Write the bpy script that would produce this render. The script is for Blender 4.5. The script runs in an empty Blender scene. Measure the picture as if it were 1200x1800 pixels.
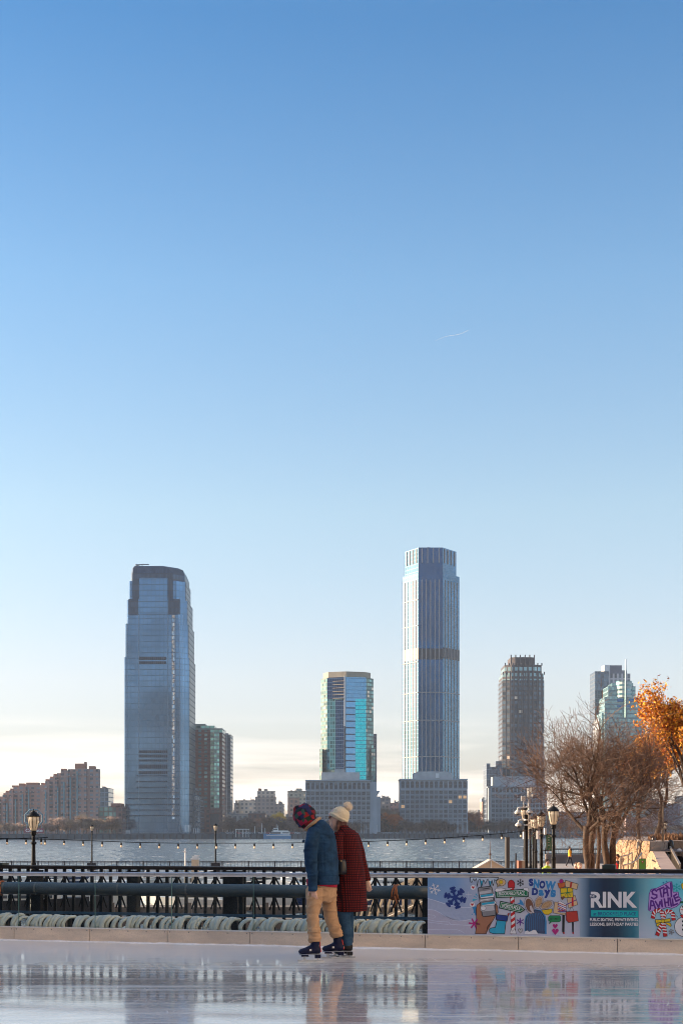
import bpy, bmesh, math, random
from mathutils import Vector, Matrix, noise
random.seed(7)
S = bpy.context.scene
C = S.collection
R = math.radians
# ---------------------------------------------------------------- camera, sky, sun, exposure
EYE = 1.45          # camera height above the ice
F = 2500.0          # focal length in photo pixels
HY = 1463.0         # horizon row in the photo
cam = bpy.data.cameras.new("camera")
co = bpy.data.objects.new("camera", cam); C.objects.link(co)
co.location = (0, 0, EYE); co.rotation_euler = (R(90), 0, 0)
cam.sensor_fit = 'VERTICAL'; cam.sensor_height = 36; cam.lens = 36*F/1800
cam.shift_y = (HY-900)/1800; cam.clip_start = .1; cam.clip_end = 30000
S.camera = co
SUN_EL, SUN_AZ = R(15), R(80)       # azimuth measured from the view axis towards the left
sdir = Vector((-math.sin(SUN_AZ)*math.cos(SUN_EL), math.cos(SUN_AZ)*math.cos(SUN_EL), math.sin(SUN_EL)))
w = bpy.data.worlds.new("World"); S.world = w; w.use_nodes = True
nt = w.node_tree; bg = nt.nodes['Background']
sky = nt.nodes.new('ShaderNodeTexSky'); sky.sky_type = 'NISHITA'; sky.sun_disc = False
sky.sun_elevation = SUN_EL; sky.sun_rotation = -SUN_AZ
sky.altitude = 0; sky.air_density = 1.0; sky.dust_density = 0.6; sky.ozone_density = 2.0
bg.inputs[1].default_value = 0.122
def wn(t, **k):
    n = nt.nodes.new(t)
    for a, b in k.items(): setattr(n, a, b)
    return n
def wlink(a, b): nt.links.new(a, b)
tc = wn('ShaderNodeTexCoord'); sx = wn('ShaderNodeSeparateXYZ'); wlink(tc.outputs['Generated'], sx.inputs[0])
# low winter cloud veil: long thin streaks near the horizon
mp = wn('ShaderNodeMapping'); mp.inputs['Scale'].default_value = (2.2, 2.2, 30); wlink(tc.outputs['Generated'], mp.inputs[0])
nz = wn('ShaderNodeTexNoise'); nz.inputs['Scale'].default_value = 1.6; nz.inputs['Detail'].default_value = 5; wlink(mp.outputs[0], nz.inputs[0])
cr = wn('ShaderNodeMapRange'); cr.inputs[1].default_value = .44; cr.inputs[2].default_value = .66; wlink(nz.outputs[0], cr.inputs[0])
el = wn('ShaderNodeMapRange'); el.inputs[1].default_value = .085; el.inputs[2].default_value = .03; wlink(sx.outputs[2], el.inputs[0])
mu = wn('ShaderNodeMath', operation='MULTIPLY'); wlink(cr.outputs[0], mu.inputs[0]); wlink(el.outputs[0], mu.inputs[1])
mu2 = wn('ShaderNodeMath', operation='MULTIPLY'); wlink(mu.outputs[0], mu2.inputs[0]); mu2.inputs[1].default_value = .5
# air tint of the lower sky (pale cream), a deeper blue aloft, and a warm zenith brightened as added fill
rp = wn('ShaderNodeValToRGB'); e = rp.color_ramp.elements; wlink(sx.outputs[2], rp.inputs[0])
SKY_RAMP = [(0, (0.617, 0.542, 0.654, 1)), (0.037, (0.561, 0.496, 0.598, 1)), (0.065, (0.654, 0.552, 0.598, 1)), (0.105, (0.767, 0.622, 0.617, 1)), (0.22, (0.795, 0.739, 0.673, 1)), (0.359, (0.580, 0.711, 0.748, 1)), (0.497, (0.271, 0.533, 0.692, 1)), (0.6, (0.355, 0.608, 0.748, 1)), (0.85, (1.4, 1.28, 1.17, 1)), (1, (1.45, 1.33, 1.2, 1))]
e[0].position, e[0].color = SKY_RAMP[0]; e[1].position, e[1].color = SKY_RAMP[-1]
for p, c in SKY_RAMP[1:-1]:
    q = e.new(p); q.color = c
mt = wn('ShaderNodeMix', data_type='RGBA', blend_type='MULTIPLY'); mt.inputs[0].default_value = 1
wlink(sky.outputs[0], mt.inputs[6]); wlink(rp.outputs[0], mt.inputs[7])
mx = wn('ShaderNodeMix', data_type='RGBA'); wlink(mu2.outputs[0], mx.inputs[0]); wlink(mt.outputs[2], mx.inputs[6])
mx.inputs[7].default_value = (8.0, 6.9, 6.1, 1)
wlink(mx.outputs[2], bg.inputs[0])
sl = bpy.data.lights.new("sun", 'SUN'); sl.energy = 5.0; sl.angle = R(.5); sl.color = (1.0, .78, .55)
so = bpy.data.objects.new("sun", sl); C.objects.link(so); so.rotation_euler = sdir.to_track_quat('Z', 'Y').to_euler()
S.view_settings.view_transform = 'Standard'; S.view_settings.look = 'None'
S.view_settings.exposure = 1.52; S.view_settings.gamma = 1
S.render.engine = 'CYCLES'; S.cycles.use_denoising = True
S.cycles.max_bounces = 8; S.cycles.transparent_max_bounces = 24; S.cycles.volume_bounces = 0
S.cycles.filter_width = 1.0; S.cycles.caustics_reflective = False; S.cycles.caustics_refractive = False

# ---------------------------------------------------------------- helpers
def at(px, py, Y):
    return Vector(((px-600)/F*Y, Y, EYE-(py-HY)/F*Y))
def xa(px, Y): return (px-600)/F*Y
def za(py, Y): return EYE-(py-HY)/F*Y

class MB:
    def __init__(s): s.v = []; s.f = []; s.m = []; s.cur = 0
    def add(s, vs, fs):
        b = len(s.v); s.v += [tuple(v) for v in vs]
        for f in fs: s.f.append([b+i for i in f]); s.m.append(s.cur)
        return s
    def box(s, x0, x1, y0, y1, z0, z1):
        return s.add([(x0,y0,z0),(x1,y0,z0),(x1,y1,z0),(x0,y1,z0),(x0,y0,z1),(x1,y0,z1),(x1,y1,z1),(x0,y1,z1)],
              [(3,2,1,0),(4,5,6,7),(0,1,5,4),(1,2,6,5),(2,3,7,6),(3,0,4,7)])
    def prism(s, poly, z0, z1, top=None):
        n = len(poly); top = top or poly
        a = sum(poly[i][0]*poly[(i+1)%n][1]-poly[(i+1)%n][0]*poly[i][1] for i in range(n))
        if a < 0: poly = poly[::-1]; top = top[::-1]
        vs = [(p[0],p[1],z0) for p in poly]+[(p[0],p[1],z1) for p in top]
        return s.add(vs, [tuple(range(n))[::-1], tuple(range(n,2*n))]+[(i,(i+1)%n,(i+1)%n+n,i+n) for i in range(n)])
    def bar(s, a, b, w, h=None, up=(0,0,1)):
        a = Vector(a); b = Vector(b); h = h or w
        d = (b-a).normalized(); u = Vector(up)
        if abs(d.dot(u)) > .98: u = Vector((0,1,0))
        x = d.cross(u).normalized(); y = x.cross(d)
        vs = [p+x*(i*w/2)+y*(j*h/2) for p in (a,b) for i,j in ((-1,-1),(1,-1),(1,1),(-1,1))]
        return s.add(vs, [(0,1,2,3),(7,6,5,4),(0,4,5,1),(1,5,6,2),(2,6,7,3),(3,7,4,0)])
    def tube(s, pts, rad, n=8, ref=(0,1,0), cap=True, closed=False):
        pts = [Vector(p) for p in pts]; m = len(pts)
        if not hasattr(rad, '__len__'): rad = [rad]*m
        rings = []; prev = None
        for i, p in enumerate(pts):
            if closed: d = pts[(i+1)%m]-pts[i-1]
            else: d = pts[min(i+1,m-1)]-pts[max(i-1,0)]
            d = d.normalized() if d.length > 1e-9 else Vector((0,0,1))
            rf = Vector(ref)
            if abs(d.dot(rf)) > .95: rf = prev if prev is not None else Vector((1,0,0))
            x = d.cross(rf)
            if x.length < 1e-6: x = d.orthogonal()
            x.normalize(); y = x.cross(d).normalized(); prev = y
            r = rad[i]
            if hasattr(r, '__len__'): rx, ry = r
            else: rx = ry = r
            rings.append([p+x*(rx*math.cos(t*2*math.pi/n))+y*(ry*math.sin(t*2*math.pi/n)) for t in range(n)])
        vs = [v for r in rings for v in r]; fs = []
        for i in range(m if closed else m-1):
            j = (i+1)%m
            fs += [(i*n+t, i*n+(t+1)%n, j*n+(t+1)%n, j*n+t) for t in range(n)]
        if cap and not closed: fs += [tuple(range(n))[::-1], tuple((m-1)*n+t for t in range(n))]
        return s.add(vs, fs)
    def lathe(s, prof, n=12, c=(0,0,0), axis=None):
        pts = []; q = Vector((0,0,1)).rotation_difference(Vector(axis)) if axis else None
        c = Vector(c); vs = []
        for r, z in prof:
            for t in range(n):
                v = Vector((r*math.cos(t*2*math.pi/n), r*math.sin(t*2*math.pi/n), z))
                if q: v.rotate(q)
                vs.append(c+v)
        m = len(prof)
        fs = [(i*n+t, i*n+(t+1)%n, (i+1)*n+(t+1)%n, (i+1)*n+t) for i in range(m-1) for t in range(n)]
        fs += [tuple(range(n))[::-1], tuple((m-1)*n+t for t in range(n))]
        return s.add(vs, fs)
    def ball(s, c, r, n=12, k=8, sc=(1,1,1)):
        c = Vector(c); vs = []
        for i in range(1, k):
            a = math.pi*i/k
            for t in range(n):
                b = t*2*math.pi/n
                vs.append((c.x+r*sc[0]*math.sin(a)*math.cos(b), c.y+r*sc[1]*math.sin(a)*math.sin(b), c.z-r*sc[2]*math.cos(a)))
        vs += [(c.x,c.y,c.z-r*sc[2]), (c.x,c.y,c.z+r*sc[2])]; L = len(vs)
        fs = [(i*n+t, i*n+(t+1)%n, (i+1)*n+(t+1)%n, (i+1)*n+t) for i in range(k-2) for t in range(n)]
        fs += [(L-2,(t+1)%n,t) for t in range(n)] + [(L-1,(k-2)*n+t,(k-2)*n+(t+1)%n) for t in range(n)]
        return s.add(vs, fs)
    def build(s, name, mats, parent=None, smooth=False, loc=None):
        me = bpy.data.meshes.new(name); me.from_pydata(s.v, [], s.f)
        if not isinstance(mats, (list, tuple)): mats = [mats]
        for m in mats: me.materials.append(m)
        for p, i in zip(me.polygons, s.m): p.material_index = i; p.use_smooth = smooth
        me.validate(); me.update()
        o = bpy.data.objects.new(name, me); C.objects.link(o)
        if parent: o.parent = parent
        if loc: o.location = loc
        return o

def tag(o, label, cat=None, group=None, kind=None):
    if label: o['label'] = label
    if cat: o['category'] = cat
    if group: o['group'] = group
    if kind: o['kind'] = kind
    return o
def struct(o): o['kind'] = 'structure'; return o
def thing(name, label, cat, loc=(0,0,0), rz=0, group=None):
    o = bpy.data.objects.new(name, None); C.objects.link(o); o.location = loc; o.rotation_euler = (0,0,rz)
    o.empty_display_size = .1
    return tag(o, label, cat, group)
def kids(o): return [c for c in C.objects if c.parent == o]
def dup(o, loc=None, rz=None, label=None, scale=None, parent=None):
    c = o.copy(); C.objects.link(c)
    if parent is not None: c.parent = parent
    for ch in kids(o): dup(ch, parent=c)
    if loc is not None: c.location = loc
    if rz is not None: c.rotation_euler = (0,0,rz)
    if scale is not None: c.scale = scale
    if label: c['label'] = label
    return c

# ---------------------------------------------------------------- materials
class NB:
    def __init__(s, name):
        s.m = bpy.data.materials.new(name); s.m.use_nodes = True; s.t = s.m.node_tree
        s.b = s.t.nodes['Principled BSDF']
    def n(s, typ, ins=None, **k):
        x = s.t.nodes.new('ShaderNode'+typ)
        for a, b in k.items(): setattr(x, a, b)
        for a, b in (ins or {}).items(): s.set(x.inputs[a], b)
        return x
    def set(s, sock, v):
        if isinstance(v, bpy.types.NodeSocket): s.t.links.new(v, sock)
        elif isinstance(v, bpy.types.Node): s.t.links.new(v.outputs[0], sock)
        else: sock.default_value = v
    def P(s, **k):
        for a, b in k.items():
            s.set(s.b.inputs[a.replace('_',' ')], b)
        return s
    def math(s, op, a, b=0.0, c=None):
        x = s.n('Math', {0:a, 1:b}, operation=op)
        if c is not None: s.set(x.inputs[2], c)
        return x.outputs[0]
    def mix(s, f, a, b, mode='MIX'):
        x = s.n('Mix', {0:f, 6:a, 7:b}, data_type='RGBA', blend_type=mode); return x.outputs[2]
    def rng(s, v, a, b, c=0.0, d=1.0):
        return s.n('MapRange', {0:v,1:a,2:b,3:c,4:d}).outputs[0]
    def noise(s, scale, detail=3, rough=.5, vec=None, out=0):
        x = s.n('TexNoise', {'Scale':scale,'Detail':detail,'Roughness':rough})
        if vec is None: vec = s.obj()
        s.set(x.inputs[0], vec); return x.outputs[out]
    def obj(s):
        if not hasattr(s, '_o'): s._o = s.n('TexCoord').outputs['Object']
        return s._o
    def mapv(s, scale, rot=(0,0,0), loc=(0,0,0)):
        return s.n('Mapping', {0:s.obj(), 1:loc, 2:rot, 3:scale}).outputs[0]
    def bump(s, h, strength=.3, dist=.01):
        x = s.n('Bump', {'Strength':strength,'Distance':dist,'Height':h}); return x.outputs[0]
def c4(c): return (c[0],c[1],c[2],1)
MC = {}
def mat(name, col, rough=.6, metal=0.0, var=.12, scale=3.0, bump=0.0, bscale=None, bdist=.01, spec=.5, **kw):
    if name in MC: return MC[name]
    b = NB(name)
    nz = b.noise(scale, 5, .6)
    f = b.rng(nz, .3, .7)
    lo = [x*(1-var) for x in col]; hi = [min(1, x*(1+var)) for x in col]
    b.P(Base_Color=b.mix(f, c4(lo), c4(hi)), Metallic=metal, Roughness=b.rng(nz, .3, .7, max(.02,rough-.07), min(1,rough+.07)))
    b.b.inputs['Specular IOR Level'].default_value = spec
    if bump: b.P(Normal=b.bump(b.noise(bscale or scale*4, 5, .6), bump, bdist))
    for a, v in kw.items(): b.P(**{a: v})
    MC[name] = b.m
    return b.m

def facade(name, wall, glass, su, sz, fu, fz, metal=.6, grough=.12, wrough=.6, tilt=.02, warm=0.0, vary=.5, fz0=0.0, wmetal=0.0, lit=0.0, big=0.0):
    """wall grid with panes: su/sz = bay width and storey height, fu/fz = share of the bay taken by wall"""
    if name in MC: return MC[name]
    b = NB(name); g = b.n('NewGeometry'); P = b.obj()
    N = g.outputs['True Normal']
    T = b.n('VectorMath', {0:(0,0,1), 1:N}, operation='CROSS_PRODUCT').outputs[0]
    T = b.n('VectorMath', {0:T}, operation='NORMALIZE').outputs[0]
    u = b.n('VectorMath', {0:P, 1:T}, operation='DOT_PRODUCT').outputs['Value']
    z = b.n('SeparateXYZ', {0:P}).outputs[2]
    uu = b.math('DIVIDE', u, su); zz = b.math('DIVIDE', z, sz)
    fu_ = b.math('FRACT', uu); fz_ = b.math('FRACT', zz)
    mu = b.math('MULTIPLY', b.math('GREATER_THAN', fu_, fu), b.math('GREATER_THAN', fz_, fz))
    nzz = b.math('ABSOLUTE', b.n('SeparateXYZ', {0:N}).outputs[2])
    mu = b.math('MULTIPLY', mu, b.math('LESS_THAN', nzz, .5))
    cell = b.n('CombineXYZ', {0:b.math('FLOOR', uu), 1:b.math('FLOOR', zz), 2:b.n('SeparateXYZ',{0:N}).outputs[0]}).outputs[0]
    wn_ = b.n('TexWhiteNoise', {0:cell}); rnd = wn_.outputs[0]; rc = wn_.outputs[1]
    gl = b.mix(b.rng(rnd, 0, 1, 0, 1), c4([x*(1-vary) for x in glass]), c4([min(1, x*(1+vary*.6)) for x in glass]))
    if big:
        bn = b.noise(big, 4, .6)
        gl = b.mix(b.rng(bn, .42, .6), gl, c4([x*.6 for x in glass]))
    if warm: gl = b.mix(b.math('GREATER_THAN', rnd, 1-warm), gl, (.75,.62,.5,1))
    wl = b.mix(b.noise(.15, 5, .6), c4([x*.8 for x in wall]), c4([min(1,x*1.15) for x in wall]))
    nv = b.n('VectorMath', {0:rc, 1:(.5,.5,.5)}, operation='SUBTRACT').outputs[0]
    nv = b.n('VectorMath', {0:nv, 3:tilt}, operation='SCALE').outputs[0]
    wob = b.n('VectorMath', {0:b.noise(.6, 2, .5, out=1), 1:(.5,.5,.5)}, operation='SUBTRACT').outputs[0]
    wob = b.n('VectorMath', {0:wob, 3:tilt*1.5}, operation='SCALE').outputs[0]
    nn = b.n('VectorMath', {0:g.outputs['Normal'], 1:nv}, operation='ADD').outputs[0]
    nn = b.n('VectorMath', {0:nn, 1:wob}, operation='ADD').outputs[0]
    nn = b.n('VectorMath', {0:nn}, operation='NORMALIZE').outputs[0]
    b.P(Base_Color=b.mix(mu, wl, gl), Metallic=b.rng(mu, 0, 1, wmetal, metal), Roughness=b.rng(mu, 0, 1, wrough, grough), Normal=nn)
    if lit:
        b.P(Emission_Color=(1,.62,.3,1), Emission_Strength=b.math('MULTIPLY', b.math('MULTIPLY', mu, b.math('GREATER_THAN', rnd, 1-lit)), 1.0))
    MC[name] = b.m
    return b.m

def remesh(name, mb, voxel, mat_, parent=None, smooth=6, disp=0.0, dscale=8.0, seed=0, fn=None):
    """fuse overlapping tubes into ONE continuous skin"""
    tmp = mb.build('tmp', mat_)
    m = tmp.modifiers.new('r', 'REMESH'); m.mode = 'VOXEL'; m.voxel_size = voxel
    m = tmp.modifiers.new('s', 'SMOOTH'); m.iterations = smooth; m.factor = .5
    dg = bpy.context.evaluated_depsgraph_get()
    me = bpy.data.meshes.new_from_object(tmp.evaluated_get(dg))
    bpy.data.objects.remove(tmp)
    me.name = name
    if disp or fn:
        vn = [v.normal.copy() for v in me.vertices]
        for v, nrm in zip(me.vertices, vn):
            if fn: v.co += nrm*fn(v.co)
            if disp: v.co += nrm*disp*(noise.noise(v.co*dscale+Vector((seed,seed,seed)))+.5*noise.noise(v.co*dscale*2.3))
    for p in me.polygons: p.use_smooth = True
    me.materials.clear(); me.materials.append(mat_)
    o = bpy.data.objects.new(name, me); C.objects.link(o)
    if parent: o.parent = parent
    return o
# ---------------------------------------------------------------- ground, water, far shore
def shoreY(px): return 1132.0/(1-.00032*(px-600))
WZ = -3.5; ESP = -1.42
# river
b = NB('river_water')
m1 = b.mapv((1, .55, 1)); n1 = b.noise(.32, 6, .62, m1); n2 = b.noise(1.3, 4, .6, b.mapv((1,.6,1), loc=(9,3,0)))
n3 = b.noise(.012, 3, .5); hh = b.math('ADD', n1, b.math('MULTIPLY', n2, .35))
foam = b.rng(b.noise(.22, 5, .7, b.mapv((.8,1.2,1), loc=(50,0,0))), .62, .68)
b.P(Base_Color=b.mix(foam, (.10,.115,.12,1), (.66,.62,.58,1)), Roughness=b.rng(foam, 0, 1, .16, .7), Normal=b.bump(hh, 1.0, 1.6), IOR=1.33)
b.m.name = 'river_water'
# the river surface: a gridded sheet with real small waves nearby
def wave(x, y):
    a = noise.noise(Vector((x*.22, y*.13, 0)))*.30 + noise.noise(Vector((x*.6, y*.35, 5)))*.22 + noise.noise(Vector((x*1.3, y*.8, 9)))*.10
    return a
mb = MB(); ny, nx = 330, 330
ys = [21*(1500/21)**(i/ny) for i in range(ny+1)]
vs = []
for y in ys:
    for j in range(nx+1):
        x = (-.42+.84*j/nx)*max(y, 60)*1.15
        vs.append((x, y, WZ+wave(x, y)*(1 if y < 1100 else .3)))
fs = [(i*(nx+1)+j, i*(nx+1)+j+1, (i+1)*(nx+1)+j+1, (i+1)*(nx+1)+j) for i in range(ny) for j in range(nx)]
mb.add(vs, fs); rv = struct(mb.build('river_water', b.m, smooth=True)); 
# one ground sheet (river bed and land) out to the horizon
mud = mat('mud', (.12,.11,.10), .9, scale=.05)
mb = MB(); mb.add([(-9000,-3000,-6.5),(9000,-3000,-6.5),(9000,14000,-6.5),(-9000,14000,-6.5)], [(0,1,2,3)])
struct(mb.build('ground', mud))
mb = MB(); mb.add([(-9000,-3000,WZ-.6),(9000,-3000,WZ-.6),(9000,9000,WZ-.6),(-9000,9000,WZ-.6)], [(0,1,2,3)])
deepm = mat('deep_water', (.05,.06,.07), .2, scale=.05, bump=.5, bscale=.3, bdist=2)
struct(mb.build('river_beyond_the_view', deepm))
# far bank
seaw = mat('seawall_stone', (.055,.07,.085), .85, scale=.2, var=.35)
land = mat('far_bank_ground', (.20,.19,.18), .9, scale=.1, var=.3)
A = Vector((-1400, 950+.8*(-1400+228), 0)); Bv = Vector((1800, 950+.8*(1800+228), 0))
mb = MB(); mb.prism([(A.x,A.y+1.5),(Bv.x,Bv.y+1.5),(Bv.x,9500),(A.x,9500)], WZ-3, .2)
struct(mb.build('far_bank_ground', land))
mb = MB(); d = (Bv-A).normalized(); nrm = Vector((-d.y, d.x, 0))
mb.prism([(A.x,A.y),(Bv.x,Bv.y),(Bv.x+nrm.x*1.6,Bv.y+nrm.y*1.6),(A.x+nrm.x*1.6,A.y+nrm.y*1.6)], WZ-3, .55)
i = 0
while i < 3990:
    p = A+d*i; mb.cur = 1
    if -420 < p.x < 560: mb.prism([(p.x-nrm.x*.5,p.y-nrm.y*.5),(p.x+d.x*.7-nrm.x*.5,p.y+d.y*.7-nrm.y*.5),(p.x+d.x*.7,p.y+d.y*.7),(p.x,p.y)], WZ-1, -.1)
    mb.cur = 0; i += 5.5
tag(mb.build('seawall', [seaw, mat('timber_dark', (.05,.05,.055), .9)]), 'long dark stone seawall along the far bank of the river', 'seawall')
# far railing on the seawall
mb = MB()
for k in range(3): mb.bar(A+nrm*.8+Vector((0,0,.95+.3*k)), Bv+nrm*.8+Vector((0,0,.95+.3*k)), .07, .07)
for i in range(0, 330):
    p = A+d*(900+i*4)+nrm*.8; mb.bar(p+Vector((0,0,.5)), p+Vector((0,0,1.6)), .08)
tag(mb.build('promenade_railing', mat('rail_bluegrey', (.1,.13,.16), .6)), 'thin blue grey railing on top of the seawall across the river', 'railing')

# ---------------------------------------------------------------- building helpers
class Bd:
    def __init__(s, name, label, cat, px, Y, group=None):
        s.o = Vector((xa(px, Y), Y, .2)); s.r = thing(name, label, cat, s.o, group=group)
    def part(s, mb, name, mats, smooth=False, label=None, parent=None):
        o = mb.build(name, mats, parent or s.r, smooth)
        if parent is None: o.location = -s.o
        if label: o['label'] = label
        return o
def rect(p0, p1, Y, dep):
    x0, x1 = xa(p0, Y), xa(p1, Y); return [(x0,Y),(x1,Y),(x1,Y+dep),(x0,Y+dep)]
def roofbits(mb, p0, p1, Y, dep, py, n, seed, hpx=5):
    rr = random.Random(seed); z = za(py, Y)
    for i in range(n):
        c = rr.uniform(p0+3, p1-3); w_ = rr.uniform(1.5, 5); x0 = xa(c-w_/2, Y); x1 = xa(c+w_/2, Y)
        y0 = Y+dep*rr.uniform(.15,.6); h = rr.uniform(.25, 1)*hpx*Y/F
        mb.box(x0, x1, y0, y0+dep*.2, z, z+h)
        if rr.random() < .5: mb.bar((x0,y0,z+h), (x0,y0,z+h+rr.uniform(1,3)), .25)
concrete = mat('pale_concrete', (.42,.42,.42), .8, scale=.15, var=.2)
roofm = mat('roof_grey', (.22,.22,.23), .9, scale=.2, var=.3)
whitem = mat('white_panel', (.72,.70,.68), .6, scale=.3)
darkm = mat('dark_panel', (.05,.06,.075), .5, scale=.3)
brickm = mat('far_brick', (.24,.12,.09), .9, scale=.3, var=.25)
tanm = mat('tan_cap', (.36,.29,.21), .7, scale=.2, var=.2)

# ---- 1 tall blue glass tower with stepped shoulders (left)
Y0 = shoreY(280)+28
bd = Bd('glass_skyscraper', 'tall dark blue glass skyscraper with stepped shoulders and rounded dark crown, tallest on the left', 'skyscraper', 278, Y0)
fG = facade('tower_blue_glass', (.06,.13,.21), (.11,.22,.37), 3.0, 4.2, .12, .15, metal=.85, grough=.12, tilt=.010, vary=.12, big=.02, wmetal=.8, wrough=.25)
fG2 = facade('tower_side_glass', (.13,.16,.20), (.12,.18,.25), 1.5, 4.2, .2, .2, wmetal=.5, metal=.8, grough=.14, tilt=.02, vary=.25)
fSd = facade('tower_side_dark', (.05,.07,.10), (.06,.10,.15), 3.0, 4.2, .2, .25, metal=.6, grough=.3, tilt=.02, vary=.25, wmetal=.3)
fC = facade('tower_crown_glass', (.035,.055,.085), (.05,.08,.13), 1.5, 4.2, .2, .15, metal=.7, grough=.3, tilt=.01, vary=.25)
fS = facade('tower_glint_strip', (.12,.16,.22), (.5,.5,.52), 1.2, 3.2, .12, .16, metal=.95, grough=.04, tilt=.22, vary=.45)
def oct_(pl, pr, dep, ch, y=0, chl=1.2):
    x0, x1 = xa(pl, Y0), xa(pr, Y0)
    return [(x0+chl,Y0+y),(x1-ch,Y0+y),(x1,Y0+y+ch*.9),(x1,Y0+dep),(x1-6,Y0+dep+6),(x0+6,Y0+dep+6),(x0,Y0+dep-4),(x0,Y0+y+chl*1.8)]
tiers = [(217.5,331,1469,1155,50),(219.5,329.5,1155,1096,47),(222.5,327.5,1096,1054,44),(226,324.5,1054,1021,41)]
k = 0
for pl, pr, yb, yt, dep in tiers:
    mb = MB(); mb.prism(oct_(pl, pr, dep, 6, k*.25), max(.2, za(yb, Y0)), za(yt, Y0)); k += 1
    bd.part(mb, 'glass_tier', fG)
mb = MB(); mb.prism(oct_(230,323,40,8,.6), za(1056,Y0), za(1009,Y0)); 
mb.prism(oct_(230,323,40,8,.6), za(1009,Y0), za(998,Y0), oct_(231.5,319,39,10,1.2))
mb.prism(oct_(231.5,319,39,10,1.2), za(998,Y0), za(994,Y0), oct_(234,310,36,10,2))
bd.part(mb, 'crown', fC)
def slab(mb, p0, p1, yt, yb, out=.5, th=.5, Y=None):
    Y = Y or Y0; x0, x1 = xa(p0, Y), xa(p1, Y); mb.box(x0, x1, Y-out, Y-out+th, za(yb, Y), za(yt, Y))
mb = MB(); slab(mb, 226.4, 243.3, 1053, 1081, .25, .6); bd.part(mb, 'shoulder_panel', fC)
mb = MB(); slab(mb, 296, 316.5, 1053, 1080, .25, .6); bd.part(mb, 'shoulder_panel', fC)
mb = MB()
for pl, pr, yb, yt, dep in tiers:
    x1 = xa(pr, Y0); mb.box(x1+.02, x1+.35, Y0+6, Y0+dep-1, max(.2, za(yb, Y0))+.1, za(yt, Y0)-.1)
bd.part(mb, 'side_curtain_wall', fSd)
mb = MB(); slab(mb, 245, 295, 1016, 1053, .3, 2.5); slab(mb, 243.6, 295.8, 1053.3, 1080, .35, .6); bd.part(mb, 'bright_glass_panel', fG)
lou = facade('louvres', (.06,.09,.14), (.02,.03,.05), 1.5, 40, .3, .0, metal=.2, grough=.5)
mb = MB()
for a, c in ((1154.5,1160),(1162.5,1167)): slab(mb, 244.6, 292.5, a, c, .35, .5)
bd.part(mb, 'louvre_band', lou)
mb = MB()
for a, c in ((1319,1324),(1327,1331.5),(1335,1338.5),(1344,1351),(1355.5,1361)): slab(mb, 244, 294.5, a, c, .35, .5)
for y in range(1363, 1443, 10): slab(mb, 240 if y < 1390 else 224, 294 if y < 1390 else 325-9, y, y+1.6, .36, .5)
bd.part(mb, 'louvre_band', lou)
mb = MB(); slab(mb, 302.5, 307.5, 1081, 1440, .32, .5); bd.part(mb, 'glint_strip', fS)  # strip added to imitate a wavy reflected glint on the glass front
mb = MB()
for p in (224, 244, 295.8, 316, 321): slab(mb, p-.25, p+.25, 1081, 1462, .45, .4)
bd.part(mb, 'mullion', mat('steel_fin', (.25,.33,.42), .3, .7))
mb = MB()  # window cleaning crane on the roof
x = xa(247,Y0); z = za(994,Y0); mb.bar((x,Y0+10,z),(x,Y0+10,z+2.8),.5); mb.bar((x-5,Y0+9,z+2.2),(x+4.5,Y0+13,z+3.2),.9,.7); mb.bar((x-5,Y0+10,z+1.4),(x+1,Y0+10,z+3.0),.5)
bd.part(mb, 'roof_crane', mat('crane_steel', (.2,.23,.27), .5))
mb = MB(); mb.prism([(xa(330,Y0+30),Y0+30),(xa(344,Y0+30),Y0+30),(xa(344,Y0+30),Y0+60),(xa(330,Y0+30),Y0+60)], .2, za(1384,Y0+30))
mb.prism([(xa(338,Y0+28),Y0+28),(xa(352.5,Y0+28),Y0+28),(xa(352.5,Y0+28),Y0+60),(xa(338,Y0+28),Y0+60)], .2, za(1399,Y0+28))
bd.part(mb, 'low_wing', fG2)
mb = MB()
slab(mb, 221, 229, 1459.5, 1466.5, 1.2, .5); bd.part(mb, 'entrance_lobby', whitem)
for i in range(5): mb = MB(); slab(mb, 324+i*2.6, 325.1+i*2.6, 1450, 1462, 1.5, .5); bd.part(mb, 'entrance_pillar', whitem)
for i in range(4): mb = MB(); slab(mb, 341+i*3, 341.8+i*3, 1456, 1466, 1, .5); bd.part(mb, 'entrance_pillar', whitem)

# ---- 2 slim crenellated blue tower with vertical fins (tallest, right of centre)
Y1 = shoreY(757)+60
bd = Bd('fluted_skyscraper', 'tallest slim blue skyscraper with pale vertical fins, narrower top, behind the arched offices', 'skyscraper', 757, Y1)
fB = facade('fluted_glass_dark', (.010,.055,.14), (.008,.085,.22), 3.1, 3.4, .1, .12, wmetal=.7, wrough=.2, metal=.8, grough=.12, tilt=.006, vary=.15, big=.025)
fL = facade('fluted_glass_sunlit', (.14,.26,.34), (.14,.30,.40), 3.1, 3.4, .1, .14, wmetal=.5, metal=.6, grough=.18, tilt=.006, vary=.15, big=.03)  # paler copy for the left facet: sunlight put into the glass colour
fin = mat('fin_champagne', (.40,.34,.31), .6, 0, scale=.3)
def octp(l, a, b_, r, s=0.0):
    Yb = Y1+20; return [(xa(a,Y1),Y1+s),(xa(b_,Y1),Y1+s),(xa(r,Yb),Yb),(xa(r,Yb),Yb+22),(xa(b_,Y1),Yb+40),(xa(a,Y1),Yb+40),(xa(l,Yb),Yb+22),(xa(l,Yb),Yb)]
P1, P2 = octp(708,735,777.5,806.5), octp(712,735.5,777,801,.8)
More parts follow.
